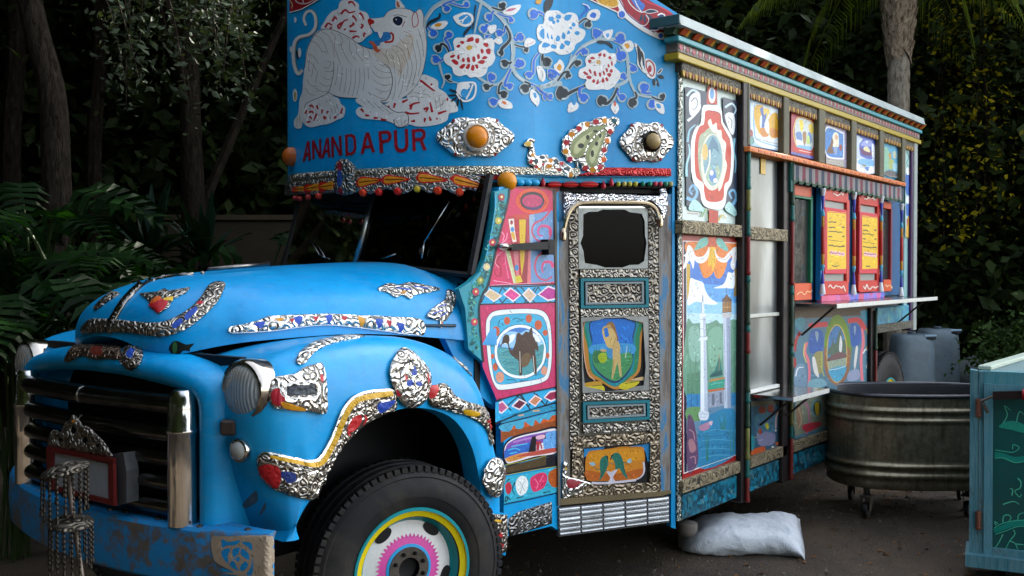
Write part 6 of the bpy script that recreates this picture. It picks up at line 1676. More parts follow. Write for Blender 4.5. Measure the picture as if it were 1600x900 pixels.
floral((650, 0, 4.738), '''
9db0b4 S 30 26|60,200 75,140 130,60 200,15 300,-20
9db0b4 S 26 30|440,-10 520,40 620,120 690,230 720,350 712,470 735,545 800,600 900,645 1000,630 1080,615
9db0b4 S 18 12|175,470 190,540 210,600 190,655
9db0b4 S 22 10|480,30 460,110 430,250
9db0b4 S 22 18|712,480 660,570 600,625 520,610 450,565
9db0b4 S 12 10|240,600 290,610 320,620
c2cdd0 S 6|75,150 130,75 200,30;530,60 630,150 690,260 708,400;740,550 810,610 900,650
''', [
 (BL, 225, 68, 26, '200,40 260,10 330,-10', 22, 1), (BL, 370, 30, 22, '330,45 250,20', 22, -1), (BL, 125, 250, 30, '100,215 90,190', 26, 1), (BL, 240, 255, 26, '215,290 240,330 255,375', 26, -1),
 (DK, 160, 355, 28, '190,325 225,345 245,385', 28, 1), (BL, 145, 445, 30, '180,450 200,435', 28, -1), (DK, 237, 570, 22, '245,600 270,605', 20, 1), (BL, 535, 125, 28, '560,100 575,80', 26, 1), (BL, 495, 212, 28, '520,185 545,215 560,240', 28, 1),
 (DK, 640, 38, 26, '655,65 620,75 560,55', 26, 1), (BL, 705, 150, 18, '700,130 650,120 600,100', 20, -1), (BL, 615, 250, 26, '650,240 660,190', 26, -1), (DK, 620, 390, 18, '635,360 690,300 690,250 660,190', 34, 1), (BL, 770, 280, 30, '740,300 720,280', 30, 1), (DK, 815, 375, 16, '825,355 770,345 725,330', 22, -1),
 (DK, 655, 475, 28, '690,470 705,455', 30, -1), (BL, 770, 470, 34, '760,500 725,480', 30, 1), (BL, 560, 572, 30, '545,600 570,615', 26, 1), (DK, 520, 648, 26, '545,640 570,630', 24, -1), (DK, 645, 705, 30, '610,690 615,640 635,610', 28, 1), (BL, 690, 645, 22, '655,630 670,580 700,510', 32, 1), (BL, 570, 760, 30, '600,750 615,735', 28, -1), (DK, 805, 660, 34, '840,640 835,620 800,605', 30, -1), (BL, 960, 715, 14, '940,690 890,650 850,620', 34, -1),
 (BL, 865, 100, 36, '900,90 930,100 945,115', 30, 1), (BL, 835, 560, 24, '865,540 870,450 905,395', 30, -1), (DK, 960, 465, 34, '935,440 935,400', 34, 1), (BL, 995, 560, 20, '1010,590 1000,600', 16, 1), (BL, 520, 268, 14, '540,262 552,270', 14, 1)], '''
18232a F|75,215 90,165 130,140 165,125 175,95 185,110 175,140 140,160 105,180
18232a F|435,40 445,45 435,110 430,180 415,225 418,160 428,100
18232a F|350,270 360,230 400,195 410,200 385,235
dcdcd8 F|110,200 160,165 220,155 235,175 205,210 160,220
d08a1c F|135,188 165,172 192,178 180,195 160,200
dcdcd8 F|275,130 300,110 360,92 410,105 425,140 410,180 370,200 310,180
2f8cc4 F|315,140 340,115 380,108 410,140 395,170 350,180
dcdcd8 S 9|300,150 340,150 380,120;340,170 350,150
dcdcd8 F|640,90 690,50 770,35 760,75 720,110 670,110
b8607a F|665,85 690,65 740,62 710,80
dcdcd8 F|530,200 590,185 585,230 550,250
dcdcd8 F|575,300 620,270 640,310 610,330
dcdcd8 F|800,310 830,280 880,300 870,330 810,350
c87a80 S 4|815,330 850,320 870,305
dcdcd8 F|840,690 860,660 900,700 912,740 895,782 850,740
2f8cc4 F|865,690 885,690 890,720 875,725
dcdcd8 F|605,750 640,735 700,760 710,800 660,805 620,790
d0682c F|635,750 660,752 668,775 645,770
dcdcd8 F|890,500 920,490 955,540 950,590 930,605 905,570
dcdcd8 F|205,430 220,400 265,380 285,370 275,310 300,280 355,280 370,262 420,255 470,262 500,290 560,285 580,320 575,380 585,430 560,480 530,500 520,540 480,570 430,570 400,575 370,555 320,565 280,545 265,500 220,470
a81e26 F|375,310 385,285 420,275 425,300 400,310;438,290 465,285 462,318 440,318;325,310 345,303 358,318 340,328;298,345 315,330 328,340 315,355;495,325 525,318 535,340 515,350;515,370 545,360 550,395 525,400;475,370 490,362 500,385 485,398
a81e26 F|250,420 275,405 290,412 270,430;262,450 285,440 315,465 295,482;305,415 318,405 322,435 308,440;338,440 355,430 360,455 345,460;375,430 392,425 400,460 380,460;415,425 432,418 440,450 420,460;450,410 465,400 472,430 455,438;485,435 505,415 528,425 510,440;455,465 480,445 508,450 495,475;320,500 345,475 365,480 345,510;365,505 385,475 400,480 390,510;405,515 415,480 432,495 425,525;435,480 455,480 460,505 445,508
c8a040 F|370,350 395,335 418,350 400,372 378,368
dcdcd8 L 14|310,650 320,620 380,612 435,620 438,690 410,735 350,748 305,700
dcdcd8 F|310,650 330,622 380,615 400,640 370,670 330,690 345,720 310,690
2f8cc4 F|330,690 345,660 380,665 395,690 370,722 340,715
dcdcd8 S 12|420,625 400,680 370,735
18232a F|245,660 290,670 305,690 265,680;235,705 290,698 300,712 250,712;258,745 300,715 310,720 275,752;297,780 305,735 318,735 312,785;325,735 340,750 350,820 335,790
''', 'floral_painting')
floral((840, 0, 4.736), '''
9db0b4 S 32 24|-40,650 20,645 100,615 200,540 260,440 330,350 430,300 540,290 620,330 660,420 670,560 640,610 560,640
9db0b4 S 20 16|672,540 690,620 730,690 800,715 880,720
9db0b4 S 16 10|600,640 570,720 540,770
9db0b4 S 14 8|235,470 250,400;860,640 880,600
c2cdd0 S 6|20,635 110,600 200,525 265,430 340,345 430,305
''', [
 (DK, 375, 185, 24, '385,155 350,140 300,175', 26, -1), (BL, 440, 250, 32, '420,220 470,240 490,260', 28, -1), (BL, 610, 275, 34, '640,300 620,320 560,300', 28, 1), (BL, 620, 410, 40, '600,380 590,350', 34, -1), (BL, 350, 385, 24, '345,360 310,380 280,410', 26, -1), (DK, 300, 465, 24, '290,450 260,470 230,510', 28, -1), (BL, 110, 550, 36, '85,520 130,530 160,560', 28, -1), (DK, 230, 560, 18, '225,535 190,540 145,600', 32, -1),
 (DK, 60, 465, 38, '30,450 35,400', 34, 1), (DK, 185, 690, 46, '170,650 200,700 270,670 360,630', 44, -1), (BL, 335, 730, 32, '310,710 310,660 340,640', 36, 1), (DK, 480, 745, 36, '470,720 500,770 550,730 590,650', 36, -1), (BL, 620, 725, 26, '600,710 590,680 600,660', 26, 1), (DK, 705, 760, 32, '690,740 730,720 718,680', 34, -1), (BL, 780, 645, 36, '770,680 800,690 840,690', 32, -1), (DK, 915, 715, 22, '920,740 880,735 840,715', 26, -1), (BL, 840, 775, 32, '830,750 860,740', 28, 1), (BL, 700, 510, 28, '690,480 675,470', 28, 1), (BL, 625, 565, 24, '640,590 660,570', 22, -1), (BL, 90, 710, 20, '60,700 20,680 -10,640', 34, -1)], '''
18232a F|435,305 480,300 540,320 558,360 540,350 500,325 460,325
18232a F|45,40 60,0 110,-10 105,40 75,85 50,95
c8901c F|0,-10 30,-10 15,30 -20,20
2463c4 S 24 6|350,30 370,60 340,100 300,140
dcdcd8 S 7|330,30 365,40 385,65
dcdcd8 F|360,130 385,80 440,70 462,100 450,140 410,155
2463c4 F|385,120 405,92 432,105 420,135
dcdcd8 F|45,130 65,85 110,78 150,80 190,105 230,92 280,105 300,150 302,200 345,225 350,260 325,300 280,330 265,370 220,400 160,405 115,380 60,395 10,390 5,340 30,310 0,290 -10,230 5,185 40,175
2f8cc4 F|78,150 85,125 115,128 110,160;130,130 145,108 170,115 165,140;195,145 205,115 250,110 240,140 220,155;250,185 262,165 280,185 265,200;270,250 285,230 310,240 295,262;195,320 205,300 240,310 225,340;160,360 175,320 195,335 190,362;95,350 105,328 140,340 125,362;30,350 45,315 90,330 70,350;12,260 20,225 45,215 45,290;65,270 72,240 82,290;95,285 100,255 112,290;130,300 145,262 165,280 155,305;175,280 185,240 205,262 198,290;215,255 225,225 240,245;232,210 245,195 255,220;20,200 30,195 35,205
2f8cc4 F|105,170 115,150 130,165 118,180;135,155 150,140 160,160 145,170
dcdcd8 F|115,490 140,465 160,440 185,460 195,500 170,540 140,530
d0901c F|140,505 155,475 175,490 165,525
dcdcd8 F|480,240 510,225 555,222 545,270 520,295 490,270
5a9ad0 F|500,260 520,245 528,262 515,280
dcdcd8 F|625,330 680,300 712,335 700,370 660,385
d0901c F|640,330 665,322 680,345 660,362
dcdcd8 F|300,560 310,515 355,490 350,440 385,400 440,395 490,368 530,395 575,400 580,460 565,490 610,540 600,590 560,640 520,665 480,660 430,665 370,660 350,620 360,590 320,580
a8202e F|335,540 345,528 370,545 365,560;358,575 375,560 398,570 385,588;375,520 388,512 398,540 388,545;412,535 425,525 435,560 420,562;450,545 462,535 470,560 458,570;480,535 488,525 498,545 488,560;500,510 512,505 520,525 508,535;510,550 530,540 545,550 530,572;530,525 545,510 555,530 540,540;515,480 525,475 532,495 520,500;540,465 550,450 555,480 545,490;520,425 535,415 545,435 530,440;480,405 495,395 502,415 490,425;445,405 465,392 472,410 455,420;400,600 415,585 425,605 410,615;430,620 445,585 452,610 440,625;470,600 482,575 495,600 482,615;498,585 508,570 522,590 512,605;370,450 385,440 398,455 380,470;385,430 405,420 425,435 400,440
c8a060 C|448,460 18,16
dcdcd8 F|715,320 750,345 785,390 790,440 780,480 800,540 780,535 750,500 735,470 735,400
18232a F|735,335 760,370 768,420 760,470 775,520 750,480 740,420;765,375 782,410 785,460 778,490 770,430
dcdcd8 F|790,450 820,435 865,470 875,520 865,575 830,580 800,545
a8202e L 10|800,470 825,450 855,480 862,530 845,565 815,530
a8202e C|828,510 14,26
18232a F|880,545 905,515 922,512 905,540;885,565 915,555 935,580 910,582;875,575 890,600 900,640 882,620;860,580 870,610 865,640 850,610
dcdcd8 L 5|880,545 905,515 922,512 905,540
dcdcd8 F|220,820 230,770 270,750 300,775 290,810 240,832
2f8cc4 F|250,760 270,735 285,750 270,780
dcdcd8 F|540,790 560,760 590,770 600,810 575,845 550,820
c85a3c F|560,770 570,745 580,770 570,790
dcdcd8 F|865,750 900,760 930,780 935,840 900,835 870,800
2f8cc4 F|875,770 900,770 910,800 885,800
dcdcd8 F|-10,750 5,720 10,760 -10,790
dcdcd8 F|0,540 30,520 55,560 45,600 10,590
''', 'floral_painting')
# red top border with scrolls, right and left
TOPR = ('9a1424 P|%s' % ' '.join('%g,%g' % p for p in [(380, -300), (600, -300), (760, -40), (850, 20), (960, 75), (1000, 105), (990, 150), (980, 325), (900, 280), (760, 195), (600, 100), (420, 20), (200, -90), (200, -300)]))
art('top_border', CROWN, CR, (840, 0, 4.736), TOPR+'''
dcdcd8 S 9|200,-95 420,15 600,98 760,192 900,278 975,318
e0e0dc S 40|540,-60 600,20 640,100 740,185 830,240 900,270
5a2a6a S 8|570,-60 625,40 670,110 760,180 860,240
c8941c F|440,-20 560,-20 595,30 560,55 500,45 450,20
e0d0a0 L 7|440,-20 560,-20 595,30 560,55 500,45 450,20
e0e0dc S 30 50|830,215 880,210 920,170 920,120 895,130
16245c S 20 36|830,210 890,205 925,160 920,125 895,135
e0e0dc C|620,105 32,34
2463c4 C|620,108 24,26
e0e0dc C|910,265 26,28
2463c4 C|908,268 17,19
c8941c F|930,215 955,225 955,270 935,280
3a70c0 F|680,-20 720,-30 760,10 790,40 770,80 730,60
dcdcd8 S 7|650,-30 690,40 760,90 830,75 890,90;700,-30 740,50 770,95
18304a F|790,90 830,70 885,85 830,100;800,110 830,115 855,145 820,130;770,105 775,140 750,160 755,125;790,110 800,150 790,175 780,140
e0e0dc L 4|790,90 830,70 885,85 830,100
e0e0dc S 6|800,110 820,150 790,190 740,180
d84050 S 7|720,-60 800,10 900,50 985,100
''', .004, 9)
art('top_border', CROWN, CR, (440, 0, 4.5), '''
8a1420 P|62,-200 60,85 110,80 180,45 270,-10 420,-200
dcdcd8 S 6|60,88 130,70 200,35 290,-20
b8b0a8 S 8|90,-20 120,20 180,25 230,0;150,-20 160,30
c8a878 S 6|60,0 80,30 75,60
''', .004, 9)
# rails: pale stamped strip and red strip
art('silver_rail', CROWN, CR, (0, 0, 1), 'c0c0c0 P|454,274 470,271 520,267 560,264.5 600,262.5 640,261 700,259.5 760,259 850,262 905,263.5 905,274 850,274.5 760,273 700,273.5 640,274 600,275 560,276 520,279.5 470,284 454,287', .012, 4, (.01, 5, .004, .09), {'c0c0c0': repousse('rail_tin', 'b9b4a4', 62, '2e2a24', .8, .28)})
art('red_rail', CROWN, CR, (0, 0, 1), 'b01a1c P|902,274 938,262 960,262 1000,262.5 1046,263.5 1047,275.5 1000,275.5 960,275 902,275.5', .013, 4, (.01, 5, .006, .1), {'b01a1c': repousse('red_foil', 'c01c1c', 60, '7a1010', .5, .3, .35)})
art('red_strip', CROWN, CR, (0, 0, 1), '9a1a1c P|900,271.5 940,271 940,275.5 900,275.5\n9a1a1c P|690,274 800,273.5 800,279 770,281 690,277\n1a9ac4 P|800,275.5 1048,277.5 1048,286 800,285.5', .006, 9)
# peacock with a jewelled tail
pk = '''
c4c4c4 F|100,345 130,310 150,290 190,290 205,310 190,340 195,370 215,440 240,455 280,440 330,450 340,480 400,465 440,500 480,505 520,540 560,570 585,610 575,660 530,670 470,640 400,630 380,590 330,590 300,620 250,635 210,620 190,560 145,530 140,460 155,400 150,370 110,365
2a3a44 C|270,470 30,18;210,505 22,26;510,580 34,18;405,505 26,20
9a1c24 F|400,575 430,580 470,635 430,620;430,570 470,600 490,645 460,620
c07a1c C|350,500 22,24;235,600 24,28;335,555 28,22;550,635 24,32;180,445 18,18
a81e28 C|460,530 24,18;215,560 18,16;165,510 14,24;275,540 14,14
c8a84a F|102,340 130,315 160,320 165,350 130,365
c4c4c4 S 14|610,500 615,560 595,670;600,470 640,480
'''
art('peacock', CROWN, CR, (800, 170, 6.154), pk, .014, 3, (.010, 16, .003, .05), {'c4c4c4': SILVER()})
tail = '''
c4c4c4 F|470,330 480,280 520,250 545,205 590,195 620,155 670,130 740,125 790,95 840,85 880,80 920,100 950,80 1010,95 1010,150 975,180 965,230 930,270 935,330 905,360 905,410 880,440 900,490 870,525 880,560 855,605 780,640 720,600 660,590 650,540 600,500 560,520 510,500 505,470 470,430 465,380
8d9468 F|540,430 545,340 600,270 680,210 780,170 910,175 800,240 730,330 690,430 620,475 560,465
8d9468 F|690,500 690,420 730,340 800,250 880,190 870,290 830,410 800,520 760,570 710,540
b9bc8c F|570,420 590,340 680,260 760,220 690,300 640,400 600,440;720,480 740,400 810,300 850,250 830,340 790,450 750,530
c4c4c4 S 12|910,175 800,245 720,340 680,430 665,490
34382c C|640,360 30,24 -40;705,280 16,24 20;780,222 24,12 -20;750,435 16,34 10;790,340 16,22;825,265 12,20
'''
for c_, x, y in (('a81e28', 505, 330), ('c07a1c', 555, 250), ('a81e28', 625, 195), ('c07a1c', 705, 155), ('a81e28', 790, 130), ('c8841c', 872, 122), ('134a50', 965, 122), ('a81e28', 925, 222), ('c8701c', 897, 310), ('a81e28', 868, 400), ('c85a1c', 865, 492), ('a81e28', 830, 565), ('c8841c', 757, 590), ('a81e28', 688, 575), ('a81e48', 540, 488), ('c8841c', 497, 415)):
    tail += '%s C|%g,%g 27,27\n' % (c_, x, y)
art('peacock_tail', CROWN, CR, (800, 170, 6.154), tail, .016, 3, (.012, 18, .003, .05), {'c4c4c4': SILVER()})
# stamped medallions with round lamps
def medallion(cx, cy, rx, ry, lamp, T=(0, 0, 1)):
    P = []
    for k in range(40):
        a = 2*math.pi*k/40; r = 1+.10*math.cos(6*a)*(.6)+.12*math.cos(2*a); P.append('%g,%g' % (cx+rx*.92*r*math.cos(a), cy+ry*.98*r*math.sin(a)*(1-.0*abs(math.cos(a)))))
    md = art('medallion', CROWN, CR, (0, 0, 1), 'c4c4c4 F|'+' '.join(P)+'\n9a8f80 L 3|'+' '.join('%g,%g' % (cx+rx*.5*math.cos(2*math.pi*k/24), cy+ry*.72*math.sin(2*math.pi*k/24)) for k in range(24))+'\n7a1c1c C|%g,%g 2.5,3;%g,%g 2.5,3;%g,%g 2.5,3;%g,%g 2.5,3' % (cx-rx*.6, cy-ry*.72, cx+rx*.6, cy-ry*.72, cx-rx*.55, cy+ry*.75, cx+rx*.55, cy+ry*.75), .016, 2.2, (.018, 14, .010, .09), {'c4c4c4': SILVER()})
    c, n = CR.hit(*lamp[:2]); d = (c-CAM).dot(_A); R = lamp[2]/F*d; nn = n.normalized()
    m = MB(); m.lathe(c+nn*.02, nn, [(R*1.3, 0), (R*1.32, .02), (R*1.15, .028), (R*1.02, .02)], 28); m.build('bezel', paint(lamp[4], .3), md, True)
    m = MB(); m.lathe(c+nn*.02, nn, [(R*1.02, .0), (R, .03), (R*.85, .045), (R*.5, .055), (0, .058)], 28); m.build('lamp_lens', paint(lamp[3], .3, .05), md, True)
medallion(741.5, 215, 55, 36, (741, 215.5, 16.5, 'c9780a', 'b8b0a2')); medallion(1008, 222.5, 39, 36, (1013, 222, 12.5, '9a8458', '18120e'))
c, n = CR.hit(457, 245); m = MB(); m.lathe(c, n, [(.055, -.01), (.05, .03), (.03, .05), (0, .056)], 20); m.build('marker_lamp', paint('a8541c', .35), TR, True)
c, n = CR.hit(785.5, 285); m = MB(); q = c+n*.05; m.lathe(q, n, [(.0, -.048), (.03, -.04), (.046, -.018), (.049, 0), (.046, .018), (.03, .04), (0, .048)], 24); m.tube([q-n*.08, q], .02, 8); m.build('amber_globe', paint('cf8410', .3, .05), TR, True)
# visor of stamped tin over the windscreen, with spear ornaments and red tongues
vs = [(453, 288), (470, 284), (520, 279), (555, 277), (600, 274), (660, 272), (715, 272), (745, 276), (762, 284), (768, 295), (765, 303), (755, 308), (745, 306), (737, 298), (728, 297), (720, 303), (710, 305), (700, 298), (692, 296), (684, 300), (672, 303), (660, 296), (650, 296), (640, 302), (628, 305), (618, 298), (608, 296), (598, 301), (585, 304), (572, 300), (560, 302), (545, 306), (530, 302), (515, 303), (500, 305), (480, 304), (460, 306), (452, 306)]
vt = '7a7a78 P|'+' '.join('%g,%g' % p for p in vs)+'\n'
for x0_, y0_, x1_, y1_, h_ in ((466, 297, 484, 295, 9), (484, 296, 507, 292, 13), (507, 293, 529, 290, 15), (565, 286, 600, 282, 16), (603, 282, 640, 281, 15), (655, 278, 696, 282, 16), (706, 280, 752, 293, 16)):
    dx, dy = x1_-x0_, y1_-y0_
    def Q(u, v): return '%g,%g' % (x0_+dx*u, y0_+dy*u+v*h_)
    vt += 'b0201c F|%s %s %s %s %s %s\n' % (Q(-.05, .05), Q(.12, -.5), Q(.5, -.42), Q(1.15, 0), Q(.5, .42), Q(.12, .5))
    if x0_ < 530: vt += 'd0841c F|%s %s %s %s\n' % (Q(.05, 0), Q(.9, -.45), Q(1., 0), Q(.9, .45))
    else: vt += 'd0841c F|%s %s %s %s %s\n' % (Q(.1, -.3), Q(.5, -.3), Q(.95, 0), Q(.5, .3), Q(.1, .35))
    vt += '5a1410 S 1.5|%s %s %s\n' % (Q(.1, 0), Q(.5, 0), Q(.9, 0))
vz = art('visor', TR, CR, (0, 0, 1), vt, .03, 4, (.006, 6, .005, .09), {'7a7a78': repousse('visor_tin', '8f8c84', 60, '15130f', .75, .3)})
vt = '6a6864 P|'+' '.join('%g,%g' % p for p in [(534, 262), (536, 254), (543, 249), (552, 250), (560, 256), (562, 264), (562, 303), (552, 306), (538, 304), (534, 296)])+'\n8a2430 C|543,262 4,9;544,300 4,6\n2a4a8a C|543,280 4,14'
art('visor_shield', TR, CR, (0, 0, 1), vt, .045, 3, (.012, 6, .005, .09), {'6a6864': repousse('visor_tin', '8f8c84')})
for x, y, r, c_ in ((471, 310, 4, '8a2018'), (478, 311, 4, '8a2018'), (491, 309, 4.5, '8a2018'), (507, 307, 5, 'b02a18'), (574, 302, 6, 'b83418'), (598, 301, 6, 'b02018'), (626, 300, 6, 'b02018'), (655, 296.5, 5, 'b09a2c'), (686, 299, 6.5, 'b83418'), (717, 301.5, 6.5, 'b83418'), (749.5, 306, 6.5, 'c86818')):
    c, n = CR.hit(x, y); d = (c-CAM).dot(_A); m = MB(); m.lathe(c+n*.04, n, [(r/F*d, -.012), (r/F*d, .0), (r/F*d*.7, .01), (0, .013)], 14); m.build('tongue', paint(c_, .35), vz, True)
# tubes, drops and beads along the side
def onside(px, py): return CR.hit(px, py)
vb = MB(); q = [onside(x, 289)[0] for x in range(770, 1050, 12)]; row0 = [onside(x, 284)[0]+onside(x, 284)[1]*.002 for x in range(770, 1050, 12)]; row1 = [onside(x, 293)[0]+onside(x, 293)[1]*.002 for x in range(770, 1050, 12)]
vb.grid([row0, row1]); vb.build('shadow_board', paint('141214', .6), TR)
def tube_piece(name, x0_, x1_, y, r, mat):
    pts = []
    for k in range(5):
        c, n = onside(x0_+(x1_-x0_)*k/4, y); d = (c-CAM).dot(_A); pts.append(c+n*(r/F*d+.004))
    rr = [r/F*d*f for f in (.55, .95, 1, .95, .55)]; MB().tube(pts, rr, 10).build(name, mat, TR, True)
for a, b_ in ((852, 873), (875.5, 900), (902.5, 931)): tube_piece('red_tube', a, b_, 288.5, 4.6, paint('c01410', .35))
for x in (809, 820.5, 832): tube_piece('cyan_curl', x-5, x+5, 286, 5.5, paint('1690c0', .35))
for x, y in ((844, 286), (952, 286), (939.5, 290)):
    c, n = onside(x, y); MB().lathe(c+n*.02, (0, 0, 1), [(0, -.022), (.012, -.016), (.015, 0), (.008, .014), (0, .03)], 10).build('red_drop', paint('a01828', .3), TR, True)
for x, c_ in ((963.5, 'a8a82a'), (973, 'b8a85a'), (981.5, 'b0a838'), (990.5, 'a8a02a'), (1002, '14705a'), (1013, '147a58'), (1021.5, 'a83448'), (1029.5, 'a0303c'), (1038, '2a7a5c'), (1045.5, 'a09a5a')):
    c, n = onside(x, 287.5); MB().lathe(c+n*.014, (0, 0, 1), [(0, -.016), (.011, -.011), (.014, 0), (.011, .010), (0, .014)], 10).build('bead', paint(c_, .3), TR, True)
# ================================================================ HOOD, FENDER, GRILLE AND BUMPER ORNAMENT
S1 = SILVERC(); S0 = SILVER(); DT = repousse('dark_old_tin', '9a948a', 50, '14110e', .85, .3); RL = (.010, 12, .006, .07)
art('ridge_trim', HOOD, HS, (0, 280, 3.2146), 'c0c0c0 S 34 16|545,770 580,690 640,600 740,512 860,482 1030,466', .010, 3, (.010, 6, .002, .1), {'c0c0c0': metal('old_chrome', '8f8c86', .22, bumpk=.15, dirt=.55)})
art('lip_trim', HOOD, HS, (0, 280, 3.2146), '''
c0c0c0 F|415,775 450,710 560,705 740,722 840,715 930,670 1000,610 1060,530 1130,530 1095,610 1005,700 900,768 800,790 650,772 540,770
2448a0 F|930,690 980,650 990,670 940,715;870,735 910,705 920,725 880,755
a82430 C|1005,630 16,10
c0c0c0 S 9|800,790 900,768 1005,700 1095,610 1130,530''', .008, 3, RL, {'c0c0c0': DT})
art('hood_badge', HOOD, HS, (0, 280, 3.2146), '''
c0c0c0 P|703,580 790,572 830,555 850,568 955,550 935,575 870,605 850,645 800,680 770,652 745,612
a81e26 F|750,635 790,620 845,615 835,650 800,675 770,655
c8a020 F|825,615 870,598 865,615 835,620
c05a1c F|760,625 800,600 815,615 775,632''', .008, 3, RL, {'c0c0c0': DT})
art('lip_trim', HOOD, HS, (0, 280, 3.2146), 'c0c0c0 F|475,650 510,610 560,572 600,575 575,595 530,625 490,655', .008, 3, RL, {'c0c0c0': DT})
art('hood_trim', HOOD, HS, (340, 400, 1.8), '''
c0c0c0 F|35,200 75,192 110,183 130,176 150,170 240,166 330,164 410,168 480,171 572,180 571,226 480,214 330,196 240,200 150,212 40,218
2448a0 F|100,192 130,185 120,205;210,176 235,172 225,196;300,170 320,168 310,192;440,180 460,182 450,205;500,190 520,192 510,216
c88a20 F|160,178 185,176 170,186;390,172 410,178 400,200
a82430 F|200,180 212,178 205,190;345,172 362,172 352,184;265,174 280,172 272,186;470,182 485,186 478,200
e8e8e8 S 2.5|38,217 150,211 240,199 330,195 480,213 571,225''', .008, 2.4, RL, {'c0c0c0': S0})
art('cloud_ornament', HOOD, HS, (340, 400, 1.8), 'c0c0c0 F|450,95 480,80 510,84 540,77 590,86 625,95 600,103 560,110 540,122 520,112 500,118 478,105\n2448a0 S 4|500,96 540,100;550,92 590,96\na87020 C|520,106 8,4', .008, 2, RL, {'c0c0c0': S0})
art('bird_ornament', HOOD, HS, (340, 400, 1.8), '''
c0c0c0 F|585,172 600,150 635,126 641,108 645,97 662,102 669,120 661,150 642,180 632,184 631,198 624,202 622,184 610,180
2448a0 S 3|600,165 630,155;615,145 640,140;620,172 640,160
b0581c S 4|627,186 629,200
1c3040 P|578,192 668,192 668,200 578,200''', .008, 2, RL, {'c0c0c0': S0})
art('brow_trim', FEN, FS, (340, 400, 1.8), 'c0c0c0 F|220,300 235,270 280,242 360,226 440,222 350,239 285,264 242,305', .008, 2.4, RL, {'c0c0c0': S0})
art('brow_trim', FEN, FS, (340, 400, 1.8), 'c0c0c0 F|560,230 620,240 690,275 747,340 738,362 690,315 640,268 580,242\na82430 F|722,330 738,340 735,352', .008, 2.4, RL, {'c0c0c0': S0})
art('fender_badge', FEN, FS, (340, 400, 1.8), '''
c0c0c0 F|145,370 163,345 195,338 220,333 240,318 265,310 290,306 300,340 303,380 302,440 270,440 240,435 200,432 160,425 145,400
a82430 F|150,385 170,375 185,400 175,420 155,415
c88a20 F|175,410 230,425 240,436 190,430
2a3038 P|188,370 264,360 268,390 190,395
a82430 C|285,345 6,10
e8e8e8 L 4|186,367 266,357 271,393 187,398''', .012, 2, (.014, 14, .008, .08), {'c0c0c0': S0})
art('medallion', FEN, FS, (340, 400, 1.8), '''
c0c0c0 F|478,330 484,300 497,278 515,262 540,270 562,288 588,318 596,350 588,385 574,412 540,426 510,412 488,370
1c3f96 F|515,355 530,350 535,362 520,366;545,352 560,356 555,366 542,364
a82430 F|495,375 505,390 498,392;575,330 585,345 580,360;512,335 520,345 512,352
1c3f96 F|538,310 545,335 530,335
2a2420 L 3|500,330 520,300 545,310 565,340 555,380 530,395 508,375''', .014, 2, (.026, 18, .012, .09), {'c0c0c0': S0})
art('arch_trim', FEN, FS, (340, 400, 1.8), '''
c0c0c0 F|114,575 122,555 142,548 190,560 240,570 270,572 295,545 312,515 330,470 348,428 372,398 400,384 450,374 490,374 498,395 498,430 470,445 430,462 400,488 370,528 335,588 310,640 292,670 270,686 200,672 140,640 118,605
b98f14 S 13|150,556 240,582 280,582 305,548 328,502 350,450 375,412 410,396 485,385
a81e22 F|125,585 160,580 180,610 170,650 140,630 122,605
1a2f6c F|178,604 208,608 212,630 192,634
a81e22 F|355,480 375,450 405,445 410,465 380,490 360,505
1f3f96 F|440,415 475,400 490,410 450,440
e4e4e0 S 5|125,570 190,590 260,600 300,590 330,540 355,470 400,425 440,410 490,400
d8d4cc S 10 4|260,680 300,610 240,615 200,650 230,660
d8d4cc S 10 4|365,500 390,480 400,450 380,430 420,415 440,430
e8e8e4 S 5|116,580 130,552 190,562 270,574 312,517 350,428 400,385 488,376''', .010, 2.2, (.016, 12, .008, .075), {'c0c0c0': DT, 'e4e4e0': CHROME(), 'e8e8e4': CHROME(), 'd8d4cc': CHROME()})
art('arch_trim', FEN, FS, (340, 400, 1.8), '''
c0c0c0 F|590,372 610,362 632,358 650,372 665,392 700,410 720,415 745,425 765,450 778,490 778,515 768,532 758,500 745,478 700,450 670,442 640,432 595,418
a81e22 F|592,368 612,364 610,385 592,400
b98f14 F|685,430 725,440 720,452 690,444
a81e22 S 6|755,455 762,490;748,465 770,470
d8d4cc S 8 3|615,380 640,375 650,400 690,420''', .010, 2.2, (.016, 12, .008, .075), {'c0c0c0': DT, 'd8d4cc': CHROME()})
FPB = Plane((3, 2.775, 1), (0, -1, 0))
art('shell_ornament', FEN, FPB, (740, 620, 3.6), 'c0c0c0 F|45,480 60,430 55,415 75,380 95,352 118,340 150,350 170,385 178,440 167,500 148,555 110,567 82,550 62,510\ne0e0dc S 14 6|75,480 110,450 140,400;90,400 120,380', .004, 2, (.03, 16, .010, .08), {'c0c0c0': S0, 'e0e0dc': CHROME()})
art('fender_foot', FEN, FPB, (740, 620, 3.6), 'c0c0c0 P|45,652 185,664 188,780 178,872 150,880 132,856 110,770\nb98f14 P|65,682 145,690 140,705 70,698\na81e22 F|125,750 145,765 150,790 128,785;135,825 155,828 150,850', .006, 2.2, (.012, 10, .008, .08), {'c0c0c0': DT})
MB().prism([FPB.at(*p) for p in ((752, 798), (795, 803), (790, 868), (776, 864))], (0, .1, 0)).build('fender_skirt', body_blue(), FEN)
art('shell_badge', SHELL, SS, (0, 400, 1.8), 'c0c0c0 F|185,290 215,250 270,250 335,256 342,275 340,292 280,290 225,284 200,298\n6a2a20 F|262,262 290,262 292,282 265,282', .008, 2.2, RL, {'c0c0c0': repousse('rusty_tin', '7a6858', 50, '16100c', .8, .4)})
